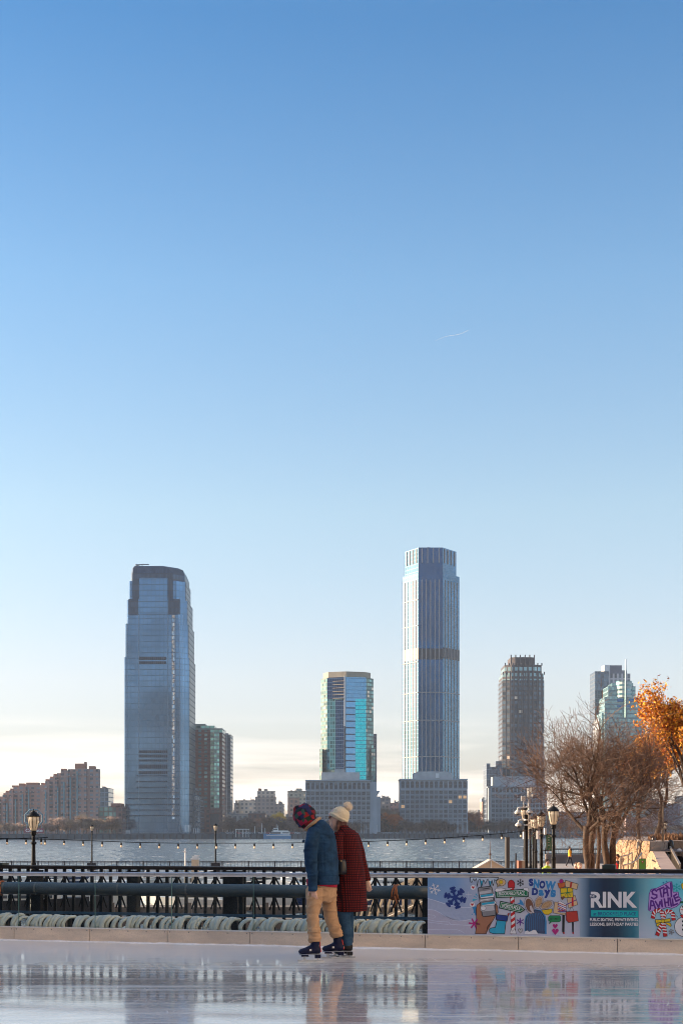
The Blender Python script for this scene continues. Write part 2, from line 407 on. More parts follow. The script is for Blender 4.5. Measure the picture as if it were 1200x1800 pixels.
def facet(mb, poly, i, z0, z1, out=0.0):
    p, q = Vector((*poly[i],0)), Vector((*poly[(i+1)%len(poly)],0)); d_ = (q-p).normalized(); n_ = Vector((d_.y,-d_.x,0))
    return p+n_*out, q+n_*out, d_, n_
zc, zt, zr = za(1007,Y1), za(966,Y1+10), za(963,Y1)
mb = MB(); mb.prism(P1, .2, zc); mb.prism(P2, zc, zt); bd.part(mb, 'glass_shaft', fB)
def skin(mb, poly, i, z0, z1, out=.25):
    p, q, d_, n_ = facet(mb, poly, i, z0, z1, out)
    mb.add([p+Vector((0,0,z0)), q+Vector((0,0,z0)), q+Vector((0,0,z1)), p+Vector((0,0,z1))], [(0,1,2,3)])
mb = MB(); skin(mb, P1, 7, .2, zc); skin(mb, P2, 7, zc, zt); bd.part(mb, 'sunlit_glass_wall', fL)
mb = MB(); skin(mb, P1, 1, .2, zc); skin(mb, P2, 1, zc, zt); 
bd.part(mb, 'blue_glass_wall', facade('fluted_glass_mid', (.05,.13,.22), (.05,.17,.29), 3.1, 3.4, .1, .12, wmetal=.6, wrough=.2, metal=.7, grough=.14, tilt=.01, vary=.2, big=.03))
for poly, z0, z1, cnt, ww in ((P1, .2, zc-6, 5, .32), (P2, zc+9, zt-1, 4, .8)):
    for i, in ((7,),(0,),(1,)):
        p, q, d_, n_ = facet(None, poly, i, 0, 0, .5); L = (q-p).length
        mb = MB()
        for j in range(cnt):
            c = p+d_*(L*(.14+.72*j/(cnt-1)))
            mb.bar(c+Vector((0,0,z0)), c+Vector((0,0,z1)), ww, .7, up=d_)
        if poly is P1:
            for yy in (1054, 1099, 1163, 1217, 1266, 1330):
                if i == 7 or yy > 1200: mb.bar(p+Vector((0,0,za(yy,Y1))), q+Vector((0,0,za(yy,Y1))), .4, .7)
        bd.part(mb, 'fin', fin)
mb = MB(); skin(mb, P1, 0, za(1159,Y1), za(1140,Y1), .3); skin(mb, P1, 1, za(1159,Y1+8), za(1140,Y1+8), .35); bd.part(mb, 'plant_floor_panel', mat('plant_floor', (.018,.024,.04), .5))
mb = MB(); skin(mb, P1, 7, za(1161,Y1+10), za(1141,Y1+10), .4); bd.part(mb, 'plant_floor_panel', mat('plant_floor_sunlit', (.55,.46,.38), .5))  # left facet's sunlit cream put into the panel colour
mb = MB(); mb.box(xa(752.5,Y1), xa(757.5,Y1), Y1+15, Y1+19, zt-1, za(956,Y1)); mb.box(xa(738,Y1),xa(774,Y1),Y1+3,Y1+30,zt,zr)
mb.box(xa(752,Y1), xa(753,Y1), Y1+15, Y1+16, zt, za(958,Y1)); bd.part(mb, 'roof_plant', fC)

# ---- 3 turquoise tower
Y2 = shoreY(610)+70
bd = Bd('turquoise_skyscraper', 'turquoise and navy glass tower with a tan cap, standing behind the left arched office block', 'skyscraper', 608, Y2)
def fp(*pairs): return [(xa(p, Y2+y), Y2+y) for p, y in pairs]
zb, ztop = .2, za(1190,Y2)
GA = facade('green_balcony_glass', (.10,.15,.13), (.16,.34,.33), 3.2, 3.3, .3, .35, metal=.45, grough=.2, tilt=.05, vary=.8, warm=.05)
GN = facade('navy_glass', (.008,.06,.15), (.006,.09,.26), 1.6, 3.3, .12, .14, metal=.8, grough=.1, tilt=.015, vary=.2)
GT = facade('turquoise_glass', (.0,.30,.38), (.0,.50,.62), 1.8, 3.3, .10, .12, metal=.75, grough=.15, tilt=.01, vary=.12)
GB = facade('sky_blue_glass', (.08,.20,.34), (.09,.26,.46), 1.6, 3.3, .08, .10, metal=.75, grough=.1, tilt=.01, vary=.12)
GM = facade('teal_mixed_glass', (.05,.17,.22), (.07,.30,.36), 2.4, 3.3, .25, .2, metal=.6, grough=.14, tilt=.04, vary=.7)
core = fp((564,16),(575,6),(606,0),(643,5),(656,14),(656,50),(564,50))
mb = MB(); mb.prism(core, zb, ztop); bd.part(mb, 'glass_shaft', GA)
def wall(p0, y0, p1, y1, t, b_, m_, nm='curtain_wall', out=.4, Y=None):
    Yb = Y or Y2
    a = Vector((xa(p0,Yb+y0),Yb+y0,0)); c = Vector((xa(p1,Yb+y1),Yb+y1,0)); d_ = (c-a).normalized(); n_ = Vector((d_.y,-d_.x,0))
    mb = MB(); z0, z1 = za(b_,Yb), za(t,Yb); q = [a+n_*out, c+n_*out, c, a]
    mb.prism([(v.x,v.y) for v in q], max(.2,z0), z1); return bd.part(mb, nm, m_)
wall(575,6,590,3.2,1228,1352,GM); wall(590,3.2,605,.2,1230,1352,GN); wall(575,6,605,.2,1190,1228,GN,out=.5)
wall(607.5,.2,624,2.5,1190,1370,facade('banded_blue_glass', (.02,.06,.13), (.09,.27,.50), 60, 5.6, .0, .2, metal=.75, grough=.1, tilt=.01, vary=.1))
wall(624,2.5,643,5,1228,1372,GT); wall(607.5,.2,643,5,1190,1228,GB,out=.6)
wall(604.6,.1,607.2,.2,1188,1276,whitem,'white_edge',out=1.0); wall(604.6,.1,607.2,.2,1276,1360,darkm,'dark_edge',out=1.0)
mb = MB()
for y in (1197,1203,1209,1215,1221,1227): 
    a = Vector((xa(585,Y2+4),Y2+4-1.2,za(y,Y2))); c = Vector((xa(604,Y2+.3),Y2+.3-1.2,za(y,Y2))); mb.bar(a,c,.3,.45)
bd.part(mb, 'balcony_edge', tanm)
mb = MB(); mb.prism(fp((568,17),(577,8),(608,3),(640,7),(651,14),(651,45),(568,45)), ztop, za(1179.5,Y2)); bd.part(mb, 'cap', tanm)
mb = MB(); mb.prism(fp((561.5,12),(566,6),(566,40),(561.5,40)), .2, za(1315,Y2)); bd.part(mb, 'lower_wing', GA); mb = MB(); mb.prism(fp((652,8),(659.5,14),(659.5,40),(652,40)), .2, za(1314,Y2)); bd.part(mb, 'lower_wing', GA)
bd = Bd('slim_tower', 'slim grey slab tower peeping out just right of the turquoise tower', 'tower', 659, Y2+90)
mb = MB(); mb.prism(rect(650,662,Y2+90,25), .2, za(1290,Y2+90)); bd.part(mb, 'wall', facade('slim_grey', (.2,.19,.22), (.10,.12,.16), 2.2, 3.4, .5, .3))

# ---- 4 brown tower on the right with a stepped crown
Y3 = shoreY(917)+75
bd = Bd('brown_skyscraper', 'dark brown stone and glass tower with a stepped finned crown, behind the bare tree', 'skyscraper', 917, Y3)
FB_ = facade('brown_grid', (.045,.038,.042), (.10,.15,.20), 4.35, 4.3, .28, .40, metal=.3, grough=.2, tilt=.03, vary=.7, warm=.02, wrough=.5)  # few warm panes: reflected light put into the pane colour
FBt = facade('brown_grid_top', (.075,.062,.066), (.30,.48,.52), 4.35, 5.6, .34, .4, metal=.3, grough=.2, tilt=.04, vary=.2)
def cp(l, r, c=3.0, Y=None, dep=38):
    Y = Y or Y3; x0, x1 = xa(l,Y), xa(r,Y); return [(x0+c*2.6,Y),(x1-c*2.6,Y),(x1,Y+c*1.6),(x1,Y+dep),(x0,Y+dep),(x0,Y+c*1.6)]
mb = MB(); mb.prism(cp(883,957), .2, za(1195,Y3)); bd.part(mb, 'shaft', FB_)
mb = MB(); mb.prism(cp(884,956), za(1195,Y3), za(1183,Y3)); mb.prism(cp(887,952,2.5,Y3+1.5,34), za(1183,Y3), za(1168,Y3)); bd.part(mb, 'crown_storey', FBt)
mb = MB(); mb.prism(cp(897,939,1.5,Y3+5,26), za(1168,Y3), za(1154,Y3)); bd.part(mb, 'crown', mat('brown_stone', (.075,.06,.062), .7, scale=.3))
mb = MB(); brk = mat('brown_pier', (.12,.10,.10), .6, scale=.3)
for i in range(10):
    p = 889+i*6.8
    mb.bar((xa(p,Y3),Y3-.5,.2),(xa(p,Y3),Y3-.5,za(1180,Y3)),.5,.9,up=(1,0,0))
for l, r, n, y, Yq, t in ((884,956,12,1186,Y3-.6,5),(887.5,951.5,10,1170,Y3+1,4.5),(897.5,938.5,6,1168,Y3+4.4,17)):
    for i in range(n):
        p = l+(r-l)*i/(n-1); mb.bar((xa(p,Yq),Yq,za(y,Yq)),(xa(p,Yq),Yq,za(y-t,Yq)),1.0,1.0,up=(1,0,0))
bd.part(mb, 'pier', brk)

# ---- 5 towers far right
Y4 = shoreY(1050)+140
bd = Bd('grey_glass_tower', 'flat topped dark grey glass tower, leftmost of the far right group', 'tower', 1050, Y4)
mb = MB(); mb.prism(rect(1045,1069,Y4,30), .2, za(1180,Y4)); bd.part(mb, 'wall', facade('grey_grid', (.10,.12,.15), (.10,.15,.21), 3.2, 4.2, .2, .24, metal=.6, vary=.5, tilt=.03))
Y5 = Y4+60
bd = Bd('white_framed_tower', 'white framed tower with a dark boxy penthouse between the grey and green towers', 'tower', 1083, Y5)
mb = MB(); mb.prism(rect(1067,1107,Y5,24), .2, za(1184,Y5)); bd.part(mb, 'wall', facade('white_frame', (.62,.56,.55), (.08,.11,.15), 4.6, 11, .42, .12, metal=.4))
mb = MB(); mb.prism(rect(1071,1092,Y5+5,20), za(1184,Y5), za(1168.5,Y5)); mb.prism(rect(1068,1101,Y5+2,22), za(1184,Y5), za(1178,Y5)); bd.part(mb, 'penthouse', [mat('penthouse_grey', (.12,.13,.17), .6)])
mb = MB(); mb.prism([(xa(1061.2,Y5-1),Y5-1),(xa(1071,Y5-1),Y5-1),(xa(1071,Y5-1),Y5+18),(xa(1061.2,Y5-1),Y5+18)], za(1184,Y5), za(1169,Y5)); bd.part(mb, 'lift_shaft', whitem)
Y6 = shoreY(1095)+80
bd = Bd('green_stepped_tower', 'stepped pale green glass tower with a drum top and tall spire on its front', 'skyscraper', 1097, Y6)
FGr = facade('green_glass', (.17,.27,.29), (.20,.36,.38), 2.6, 4.6, .12, .35, metal=.5, grough=.16, tilt=.02, vary=.35)
mb = MB(); mb.prism(rect(1062,1128,Y6,30), .2, za(1225,Y6)); mb.prism(rect(1057,1135,Y6+6,30), .2, za(1252,Y6)); mb.prism(rect(1068,1116,Y6+2,28), za(1225,Y6), za(1206,Y6)); mb.prism(rect(1075,1112,Y6+4,22), za(1206,Y6), za(1200,Y6))
bd.part(mb, 'shaft', FGr)
mb = MB(); cx = xa(1097,Y6); mb.prism([(cx+8*math.cos(a*math.pi/8), Y6+4+8*math.sin(a*math.pi/8)) for a in range(16)], za(1226,Y6), za(1197,Y6)); bd.part(mb, 'drum', facade('drum_glass', (.50,.56,.5), (.10,.24,.27), 60, 4.4, 0, .55, metal=.4))
mb = MB(); mb.tube([(cx,Y6-5,za(1262,Y6)),(cx,Y6-5,za(1160,Y6))], [1.1,.7], 6); bd.part(mb, 'spire', mat('spire_steel', (.12,.2,.2), .4, .5))
mb = MB(); slab(mb, 1084, 1095, 1228, 1234, .3, .5, Y6); slab(mb, 1104, 1115, 1228, 1234, .3, .5, Y6); slab(mb, 1084,1110,1240,1243,.3,.5,Y6); bd.part(mb, 'window_band', GN)
mb = MB(); mb.prism(rect(1044,1060,Y6+14,30), .2, za(1262,Y6+14), [(xa(1052,Y6+14),Y6+14),(xa(1060,Y6+14),Y6+14),(xa(1060,Y6+14),Y6+44),(xa(1052,Y6+14),Y6+44)]); bd.part(mb, 'curved_wing', facade('wing_pale', (.46,.48,.48), (.15,.2,.24), 2.5, 4.2, .4, .4))

# ---- 6 arched office blocks with real window parts
winm = [mat('office_pane_dark', (.02,.028,.04), .2, .1, spec=.5), mat('office_pane_mid', (.045,.06,.08), .25, .1), mat('office_pane_dusty', (.10,.12,.14), .3, .1)]
b = NB('office_pane_lit'); b.P(Base_Color=(.6,.4,.2,1), Emission_Color=(1,.55,.22,1), Emission_Strength=.2); litm = b.m
blindm = mat('office_blind', (.20,.21,.21), .8, scale=.4, var=.3)
framem = mat('office_frame', (.17,.20,.23), .7)
office = mat('office_stone', (.29,.32,.35), .8, scale=.06, var=.18, bump=.1)
corn = mat('office_cornice', (.36,.40,.44), .8, scale=.1)
def win_proto(w_, h_, arch):
    out = []
    for pm, blind in ((winm[0],0),(winm[1],0),(winm[2],0),(litm,0),(winm[0],.35),(winm[1],.55),(winm[0],.8)):
        mb = MB()
        def ring(k, y):
            W = w_/2*k; pts = [(-W,y,-h_/2*k if not arch else -h_/2*k)]
            if arch: pts += [(W,y,-h_/2*k)]+[(W*math.cos(a*math.pi/8), y, h_/2-w_/2+W*math.sin(a*math.pi/8)) for a in range(9)]
            else: pts += [(W,y,-h_/2*k),(W,y,h_/2*k),(-W,y,h_/2*k)]
            return pts
        P_ = ring(1, -.12); n = len(P_); mb.add(P_, [tuple(range(n))])
        mb.cur = 1
        O, I = ring(1.12, -.3), ring(1.0, -.3)
        mb.add(O+I, [(i,(i+1)%n,(i+1)%n+n,i+n) for i in range(n)])
        mb.add([(x_,y_+.3,z_) for x_,y_,z_ in O]+O, [(i,(i+1)%n,(i+1)%n+n,i+n) for i in range(n)])
        mb.box(-.12,.12,-.26,-.14,-h_/2,h_/2-.1)
        mb.box(-w_/2,w_/2,-.24,-.15,-.1,.12)
        if blind: mb.cur = 2; mb.box(-w_*.46,w_*.46,-.135,-.125,h_*.5-h_*blind,h_*.5-.1)
        o = mb.build('window', [pm, framem, blindm]); out.append(o.data); bpy.data.objects.remove(o)
    return out
def office_block(name, label, pl, pr, off, top, arch_top, arch_bot, rows, cols, rowstep, seed, base_top, lits=()):
    Y = shoreY((pl+pr)/2)+off
    bd = Bd(name, label, 'office block', (pl+pr)/2, Y)
    k = Y/F; rr = random.Random(seed)
    mb = MB(); mb.prism(rect(pl,pr,Y,34), .2, za(top+2,Y)); bd.part(mb, 'wall', office)
    mb = MB()
    mb.prism(rect(pl-1.2,pr+1.2,Y-1.2,36), za(top+2,Y), za(top,Y))
    mb.box(xa(pl-.3,Y),xa(pr+.3,Y),Y-.6,Y+.1,za(arch_bot+4.2,Y),za(arch_bot+2.2,Y)); mb.box(xa(pl-.3,Y),xa(pr+.3,Y),Y-.6,Y+.1,za(base_top+1.2,Y),za(base_top,Y))
    bd.part(mb, 'cornice', corn)
    mb = MB(); st = (pr-pl)/cols
    for i in range(cols+1):
        p = pl+st*i; mb.box(xa(p-.55,Y),xa(p+.55,Y),Y-.35,Y+.05,za(base_top,Y),za(arch_bot+4.5,Y)); mb.box(xa(p-.9,Y),xa(p+.9,Y),Y-.5,Y+.05,za(arch_bot+2.2,Y),za(arch_top-1,Y))
    for i in range(0, cols+1, 2):
        p = pl+st*i; mb.box(xa(p-1.2,Y),xa(p+1.2,Y),Y-1.0,Y+.05,.2,za(base_top+1.2,Y))
    bd.part(mb, 'pilaster', corn)
    mb = MB()
    for i in range(cols):
        p = pl+st*(i+.5); mb.box(xa(p-2.6,Y),xa(p+2.6,Y),Y-.1,Y+.02,.3,za(base_top+5,Y))
    bd.part(mb, 'ground_floor_glazing', facade('ground_glazing', (.16,.19,.23), (.07,.09,.12), 1.6, 4, .3, .15))
    wp = win_proto(st*.66*k, rowstep*.60*k, False); wa = win_proto(st*.60*k, (arch_bot-arch_top)*k, True)
    for i in range(cols):
        o = bpy.data.objects.new('arched_window', wa[rr.choice((0,0,1,4))]); C.objects.link(o); o.parent = bd.r
        o.location = Vector((xa(pl+st*(i+.5),Y), Y, za((arch_top+arch_bot)/2,Y)))-bd.o
        for j in range(rows):
            q = 3 if (i,j) in lits else rr.choice((0,0,0,1,1,2,4,5,6))
            o = bpy.data.objects.new('window', wp[q]); C.objects.link(o); o.parent = bd.r
            o.location = Vector((xa(pl+st*(i+.5),Y), Y, za(arch_bot+8.2+rowstep*j,Y)))-bd.o
    return bd, Y
bd, Y = office_block('arched_office_block', 'wide grey office block with a row of arched top windows, below the turquoise tower', 537.5, 651, 22, 1371, 1376, 1386.5, 7, 14, 8.45, 3, 1444)
mb = MB(); mb.prism(rect(565,632,Y+6,30), za(1371,Y), za(1357,Y)); mb.prism(rect(588,606,Y+8,20), za(1357,Y), za(1351,Y)); bd.part(mb, 'penthouse', concrete)
mb = MB(); mb.prism([(xa(651,Y)+.1,Y+2),(xa(651,Y)+5,Y+2),(xa(651,Y)+5,Y+60),(xa(651,Y)+.1,Y+60)], .2, za(1374,Y)); mb.prism(rect(660,668.5,Y+20,20), .2, za(1400,Y+20)); mb.prism(rect(658,662,Y+18,20), za(1400,Y+20), za(1390,Y+20), rect(656,668,Y+18,20))
bd.part(mb, 'side_wing', [corn])
bd, Y = office_block('arched_office_block', 'wide grey office block with arched top windows below the tallest slim skyscraper', 703.5, 820.5, 22, 1369, 1373.5, 1384.5, 7, 14, 8.35, 5, 1443, ((12,1),(13,1),(10,2),(0,3),(12,1)))
mb = MB(); mb.prism(rect(727,794.5,Y+6,30), za(1369,Y), za(1358,Y)); mb.prism(rect(733,789,Y+6.5,30), za(1358,Y), za(1355.5,Y)); bd.part(mb, 'penthouse', concrete)
mb = MB(); mb.box(xa(766,Y),xa(772,Y),Y+5,Y+5.9,za(1367,Y),za(1359,Y)); bd.part(mb, 'roof_door', whitem)
bd, Y = office_block('low_arcade_office', 'grey office block with small square windows at the foot of the brown tower', 863, 960, 22, 1381, 1385, 1392, 7, 15, 8.2, 8, 1444)
mb = MB(); mb.prism(rect(868,940,Y+8,30), za(1381,Y), za(1364,Y)); bd.part(mb, 'penthouse', concrete)
mb = MB(); mb.prism(rect(854.5,861,Y+50,30), .2, za(1342,Y+50)); mb.prism(rect(860,957,Y+60,25), .2, za(1348,Y+60)); mb.prism(rect(871,884,Y+62,20), za(1348,Y+62), za(1338,Y+62)); 
bd.part(mb, 'rear_glass_wing', facade('rear_wing', (.16,.20,.25), (.10,.15,.22), 3, 4.6, .15, .2, metal=.5, vary=.5, tilt=.05))

# ---- 7 stepped brick apartment complex (left edge)
def brickwork(nm, su=4.2, sz=2.95): return facade(nm, (.36,.245,.215), (.17,.20,.23), su, sz, .45, .48, metal=.2, grough=.4, vary=.6, wrough=.9)
teal = mat('teal_bay', (.14,.26,.30), .5, .2, scale=.3)
Y7 = shoreY(100)+60
def stepped(name, label, steps, Y, strips, boxes, px):
    bd = Bd(name, label, 'apartment block', px, Y)
    for i, (a, c, t) in enumerate(steps):
        mb = MB(); mb.prism(rect(a, c+.02, Y-(i%2)*1.5, 9), .2, za(t,Y)); bd.part(mb, 'wall_block', brickwork('stepped_brick'))
    mb = MB()
    for p, t in strips: mb.box(xa(p-1.1,Y),xa(p+1.1,Y),Y-2.4,Y-1.4,.2,za(t,Y))
    bd.part(mb, 'glazed_strip', teal)
    first = None; cnt = 0
    for i, (a, c, t) in enumerate(steps):
        z = za(t,Y)-5
        while z > 10:
            for p in range(max(2,int(a)+2), int(c)-1, 6):
                if cnt >= 98: continue
                cnt += 1; loc = Vector((xa(p,Y),Y-2.8,z))-bd.o
                if first is None: mb = MB(); mb.box(0,xa(2.4,Y)-xa(0,Y),0,1.2,0,.6); first = mb.build('balcony', mat('balcony_pale', (.42,.36,.34), .8), bd.r); first.location = loc
                else: o = first.copy(); C.objects.link(o); o.location = loc
            z -= 8.85
    mb = MB()
    for a, c, t0, t in boxes: mb.box(xa(a,Y),xa(c,Y),Y+1,Y+8,za(t0,Y),za(t,Y))
    bd.part(mb, 'roof_box', mat('roof_brick', (.34,.17,.12), .9, scale=.3))
stepped('stepped_brick_apartments', 'tall stepped brick apartment block, peak nearest the blue skyscraper', [(73,80,1379),(80,87.5,1373),(87.5,94,1368),(94,100.5,1363.5),(100.5,107,1359),(107,120,1354.5),(120,133,1352),(133,152,1351),(152,173,1351.5)], Y7,
        [(103,1384),(114,1375),(125,1366),(137,1356),(82,1392)], [(72,76,1379,1376),(80,85,1373,1369.5),(88,93,1368,1365),(94,98,1363.5,1360),(107,115,1354.5,1351),(131.5,150,1351,1342),(148,150,1342,1339),(156,166,1351.5,1346.5)], 123)
stepped('stepped_brick_apartments', 'lower stepped brick apartment block cut by the left edge of the picture', [(-40,-20,1412),(-20,0,1405),(0,5,1400),(5,10,1397),(10,17,1393),(17,24,1389),(24,33,1384),(33,46,1381),(46,73,1380)], Y7+35,
        [(14,1412),(29,1405),(41,1396),(52,1388)], [(6,10,1397,1394),(10,15,1393,1390),(18,23,1389,1386),(21,31,1384,1380.5),(33,42,1381,1377),(46,67,1380,1375.5)], 30)

# ---- 8 the other blocks of the far bank
def block(name, label, cat, pl, pr, top, off, m_, dep=25, seed=0, nb=3, Y=None, extra=(), sub=None):
    Y = Y or shoreY((pl+pr)/2)+off
    bd = Bd(name, label, cat, (pl+pr)/2, Y)
    mb = MB(); mb.prism(rect(pl,pr,Y,dep), .2, za(top,Y)); bd.part(mb, 'wall', m_)
    mb = MB(); mb.prism(rect(pl-.3,pr+.3,Y-.4,dep+.8), za(top,Y), za(top-.8,Y)); roofbits(mb, pl, pr, Y, dep, top-.8, nb, seed); bd.part(mb, 'roof', roofm)
    for a, c, t0, t, mm in extra:
        mb = MB(); mb.prism(rect(a,c,Y-.5,dep*.7), max(.2,za(t0,Y)), za(t,Y)); bd.part(mb, 'upper_storey' if t < top else 'bay', mm)
    return bd
f_blue = facade('pale_blue_glass', (.20,.30,.38), (.22,.36,.46), 3, 3.6, .15, .2, metal=.6, vary=.3)
f_grn = facade('green_lowrise', (.16,.12,.10), (.14,.27,.25), 3.4, 4, .25, .3, metal=.3, vary=.5)
f_red = facade('red_brick_tower', (.19,.09,.075), (.16,.27,.27), 4.6, 3.3, .5, .42, metal=.3, vary=.5, wrough=.9)
f_bal = facade('green_balconies', (.26,.30,.27), (.20,.42,.36), 3.6, 3.3, .2, .4, metal=.3, vary=.8, tilt=.05)
f_dk = facade('dark_slab', (.075,.10,.13), (.10,.14,.18), 2.4, 3.3, .3, .35, metal=.4, vary=.3)
f_cr = facade('cream_grid', (.42,.39,.36), (.14,.17,.20), 4.0, 3.6, .45, .42, metal=.2, vary=.5, warm=.08)
f_gy = facade('grey_grid2', (.22,.21,.22), (.12,.14,.17), 4.0, 3.6, .4, .4, metal=.2, vary=.6, warm=.05)
f_rb = facade('low_red_brick', (.17,.09,.08), (.10,.10,.12), 4.0, 3.8, .5, .45, metal=.1, vary=.6)
f_pk = facade('pink_brick', (.33,.20,.18), (.16,.15,.18), 4.0, 3.8, .5, .45, metal=.1, vary=.6)
block('blue_glass_block', 'small pale blue glass block between the brick apartments and the blue skyscraper', 'building', 173, 191, 1386, 120, f_blue, seed=1)
block('green_lowrise', 'low green glass and brick building just left of the blue skyscraper', 'building', 168, 215, 1419, 35, f_grn, seed=2, extra=((204,215,1470,1417,f_rb),(195,212,1419,1412,brickm)))
Y8 = shoreY(365)+70
bd = Bd('brick_condo_tower', 'red brick apartment tower with a pale green glass bay, right of the blue skyscraper', 'apartment tower', 365, Y8)
mb = MB(); mb.prism(rect(332,370,Y8,30), .2, za(1283,Y8)); mb.prism(rect(383,391.5,Y8+2,28), .2, za(1288,Y8)); bd.part(mb, 'wall', f_red)
mb = MB(); mb.prism(cp(368,385,1.5,Y8-2,26), za(1422,Y8), za(1288,Y8)); bd.part(mb, 'glass_bay', f_bal)
mb = MB(); mb.prism(rect(333,361,Y8+3,20), za(1283,Y8), za(1272,Y8)); mb.prism(rect(361,377,Y8+3,20), za(1283,Y8), za(1275,Y8)); mb.prism(rect(366,391,Y8+1,24), za(1288,Y8), za(1280,Y8)); bd.part(mb, 'top_storey', f_bal)
mb = MB(); mb.prism(rect(352,391,Y8-3,20), .2, za(1421,Y8)); bd.part(mb, 'podium', f_rb)
mb = MB(); mb.box(xa(370.5,Y8),xa(385,Y8),Y8-3.6,Y8-3.1,za(1450,Y8),za(1431,Y8)); bd.part(mb, 'podium_glazing', darkm)
bd = block('dark_slab_tower', 'slender dark slab tower with a pale central line, right of the red brick tower', 'apartment tower', 390, 405.5, 1292, 110, f_dk, seed=3)
mb = MB(); Yq = shoreY(397.75)+110; mb.box(xa(397.8,Yq),xa(398.5,Yq),Yq-.5,Yq-.1,.2,za(1291.5,Yq)); bd.part(mb, 'pale_line', whitem)
block('cream_midrise', 'cream gridded mid rise, leftmost of the cluster behind the ferry', 'building', 419, 448.5, 1407.5, 260, f_cr, seed=4, nb=4)
block('dark_midrise', 'narrow grey mid rise beside the cream gridded one', 'building', 411, 419.5, 1412, 262, f_gy, seed=14, nb=1)
block('grey_midrise', 'taller grey mid rise with a square upper part, centre of the cluster behind the ferry', 'building', 448.5, 484, 1401, 250, f_gy, seed=5, extra=((452,483,1401,1390,f_cr),(454,458,1390,1386,brickm),(464,469,1390,1387,roofm)), nb=0)
block('stone_midrise', 'short grey building on the right of the cluster behind the ferry', 'building', 484, 498.5, 1413.5, 240, f_gy, seed=6)
block('cream_brick_block', 'cream and brick mid rise left of the arched office block, behind the hooded skater', 'building', 505.5, 541, 1391, 180, f_cr, seed=7, extra=((506,526,1440,1402,f_pk),(520,530,1391,1386,concrete)))
block('hillside_block', 'brownish apartment block in the gap between the two arched offices', 'building', 668, 686, 1403, 300, f_gy, seed=8, extra=((674,682,1403,1400,roofm),))
block('hillside_block', 'pinkish lower block right beside the left wall of the second arched office', 'building', 686, 704, 1412, 290, f_pk, seed=9)
block('pale_distant_block', 'small pale block seen far off in the gap right of the second arched office', 'building', 836, 846, 1429, 500, f_cr, seed=10)
block('peach_slab', 'narrow sunlit peach slab just left of the low arcade office', 'building', 847, 857, 1406, 120, facade('peach_slab_f', (.42,.28,.21), (.2,.18,.2), 3.6, 3.6, .5, .5, metal=.1), seed=11, extra=((846,858,1409,1403.5,concrete),))
block('low_brick_row', 'low red brick building with a flat roof at the foot of the cream mid rise', 'building', 436, 466, 1430, 60, f_rb, seed=12, nb=2)
block('low_brick_row', 'low pale roofed building beside the foot of the dark slab tower', 'building', 400, 436, 1432, 70, f_cr, seed=13, nb=4)
block('low_brick_row', 'low brown brick building right of the ferry behind the hooded skater', 'building', 500, 540, 1436, 60, f_rb, seed=15, nb=2)
block('low_brick_row', 'low brown brick building directly behind the ferry', 'building', 466, 500, 1438, 75, f_rb, seed=16, nb=2)
block('gap_lowrise', 'low dark building in the gap between the arched offices', 'building', 664, 702, 1436, 80, f_rb, seed=17, nb=2)
block('gap_lowrise', 'low dark building in the gap right of the second arched office', 'building', 822, 856, 1445, 120, f_gy, seed=18, nb=2)
block('glass_lowrise', 'low building with green glazing behind the trunks of the bare trees', 'building', 1040, 1095, 1418, 40, f_grn, seed=19)
block('pink_terminal', 'low pink stone hall behind the small bare tree', 'building', 1101, 1160, 1436, 25, mat('pink_stone', (.36,.26,.25), .8, scale=.2), seed=20, nb=2, extra=((1103,1158,1470,1452,f_pk),))
block('brown_midrise', 'brown brick mid rise behind the small bare tree', 'building', 1098, 1158, 1405, 90, f_gy, seed=21)
block('mauve_block', 'blank mauve grey block at the right behind the orange tree', 'building', 1161, 1194, 1414, 30, facade('mauve_wall', (.13,.12,.17), (.07,.08,.12), 5, 4.5, .5, .5, metal=.1, vary=.4), seed=22)
block('pale_edge_block', 'pale banded block cut by the right edge', 'building', 1194, 1260, 1400, 40, f_cr, seed=23)
block('lit_cream_tower', 'slim sunlit cream tower seen through the orange leaves', 'building', 1136, 1145, 1352, 160, facade('lit_cream', (.6,.5,.4), (.3,.25,.2), 3, 3.6, .5, .5, metal=.1), seed=24, nb=0)
block('right_waterfront_row', 'dark waterfront row behind the bare tree trunks', 'building', 960, 1040, 1428, 60, f_gy, seed=25)

# ---- round clock sign on the left bank
Yc = shoreY(60)+3.2
bd = Bd('clock_sign', 'red and white sign with a large octagonal clock ring behind the nearest left street lamp', 'sign', 60, Yc)
k = Yc/F; c = Vector((xa(60,Yc), Yc, za(1438.5,Yc)))
mb = MB(); mb.tube([(c.x+16.3*k*math.cos(R(22.5+45*i)), Yc, c.z+16.3*k*math.sin(R(22.5+45*i))) for i in range(8)], .55, 6, closed=True); bd.part(mb, 'clock_ring', mat('clock_teal', (.08,.16,.2), .5))
mb = MB()
for a in range(12): mb.bar((c.x+13.5*k*math.cos(R(30*a)),Yc,c.z+13.5*k*math.sin(R(30*a))),(c.x+15*k*math.cos(R(30*a)),Yc,c.z+15*k*math.sin(R(30*a))),.3,.4)
mb.bar(c,(c.x+3,Yc,c.z+4.4),.3,.3); mb.bar(c,(c.x-1.5,Yc,c.z+2.8),.3,.3); bd.part(mb, 'clock_hands_and_marks', whitem)
for i in (-13, 13):
    mb = MB(); mb.bar((c.x+i*k,Yc+.5,.2),(c.x+i*k,Yc+.5,c.z-10*k),.4); bd.part(mb, 'leg', mat('crane_steel', (.2,.23,.27)))
mb = MB(); mb.box(xa(43,Yc),xa(77.5,Yc),Yc-.2,Yc+.3,za(1464.5,Yc),za(1456,Yc)); sgn = bd.part(mb, 'sign_board', mat('sign_maroon', (.22,.03,.06), .5))
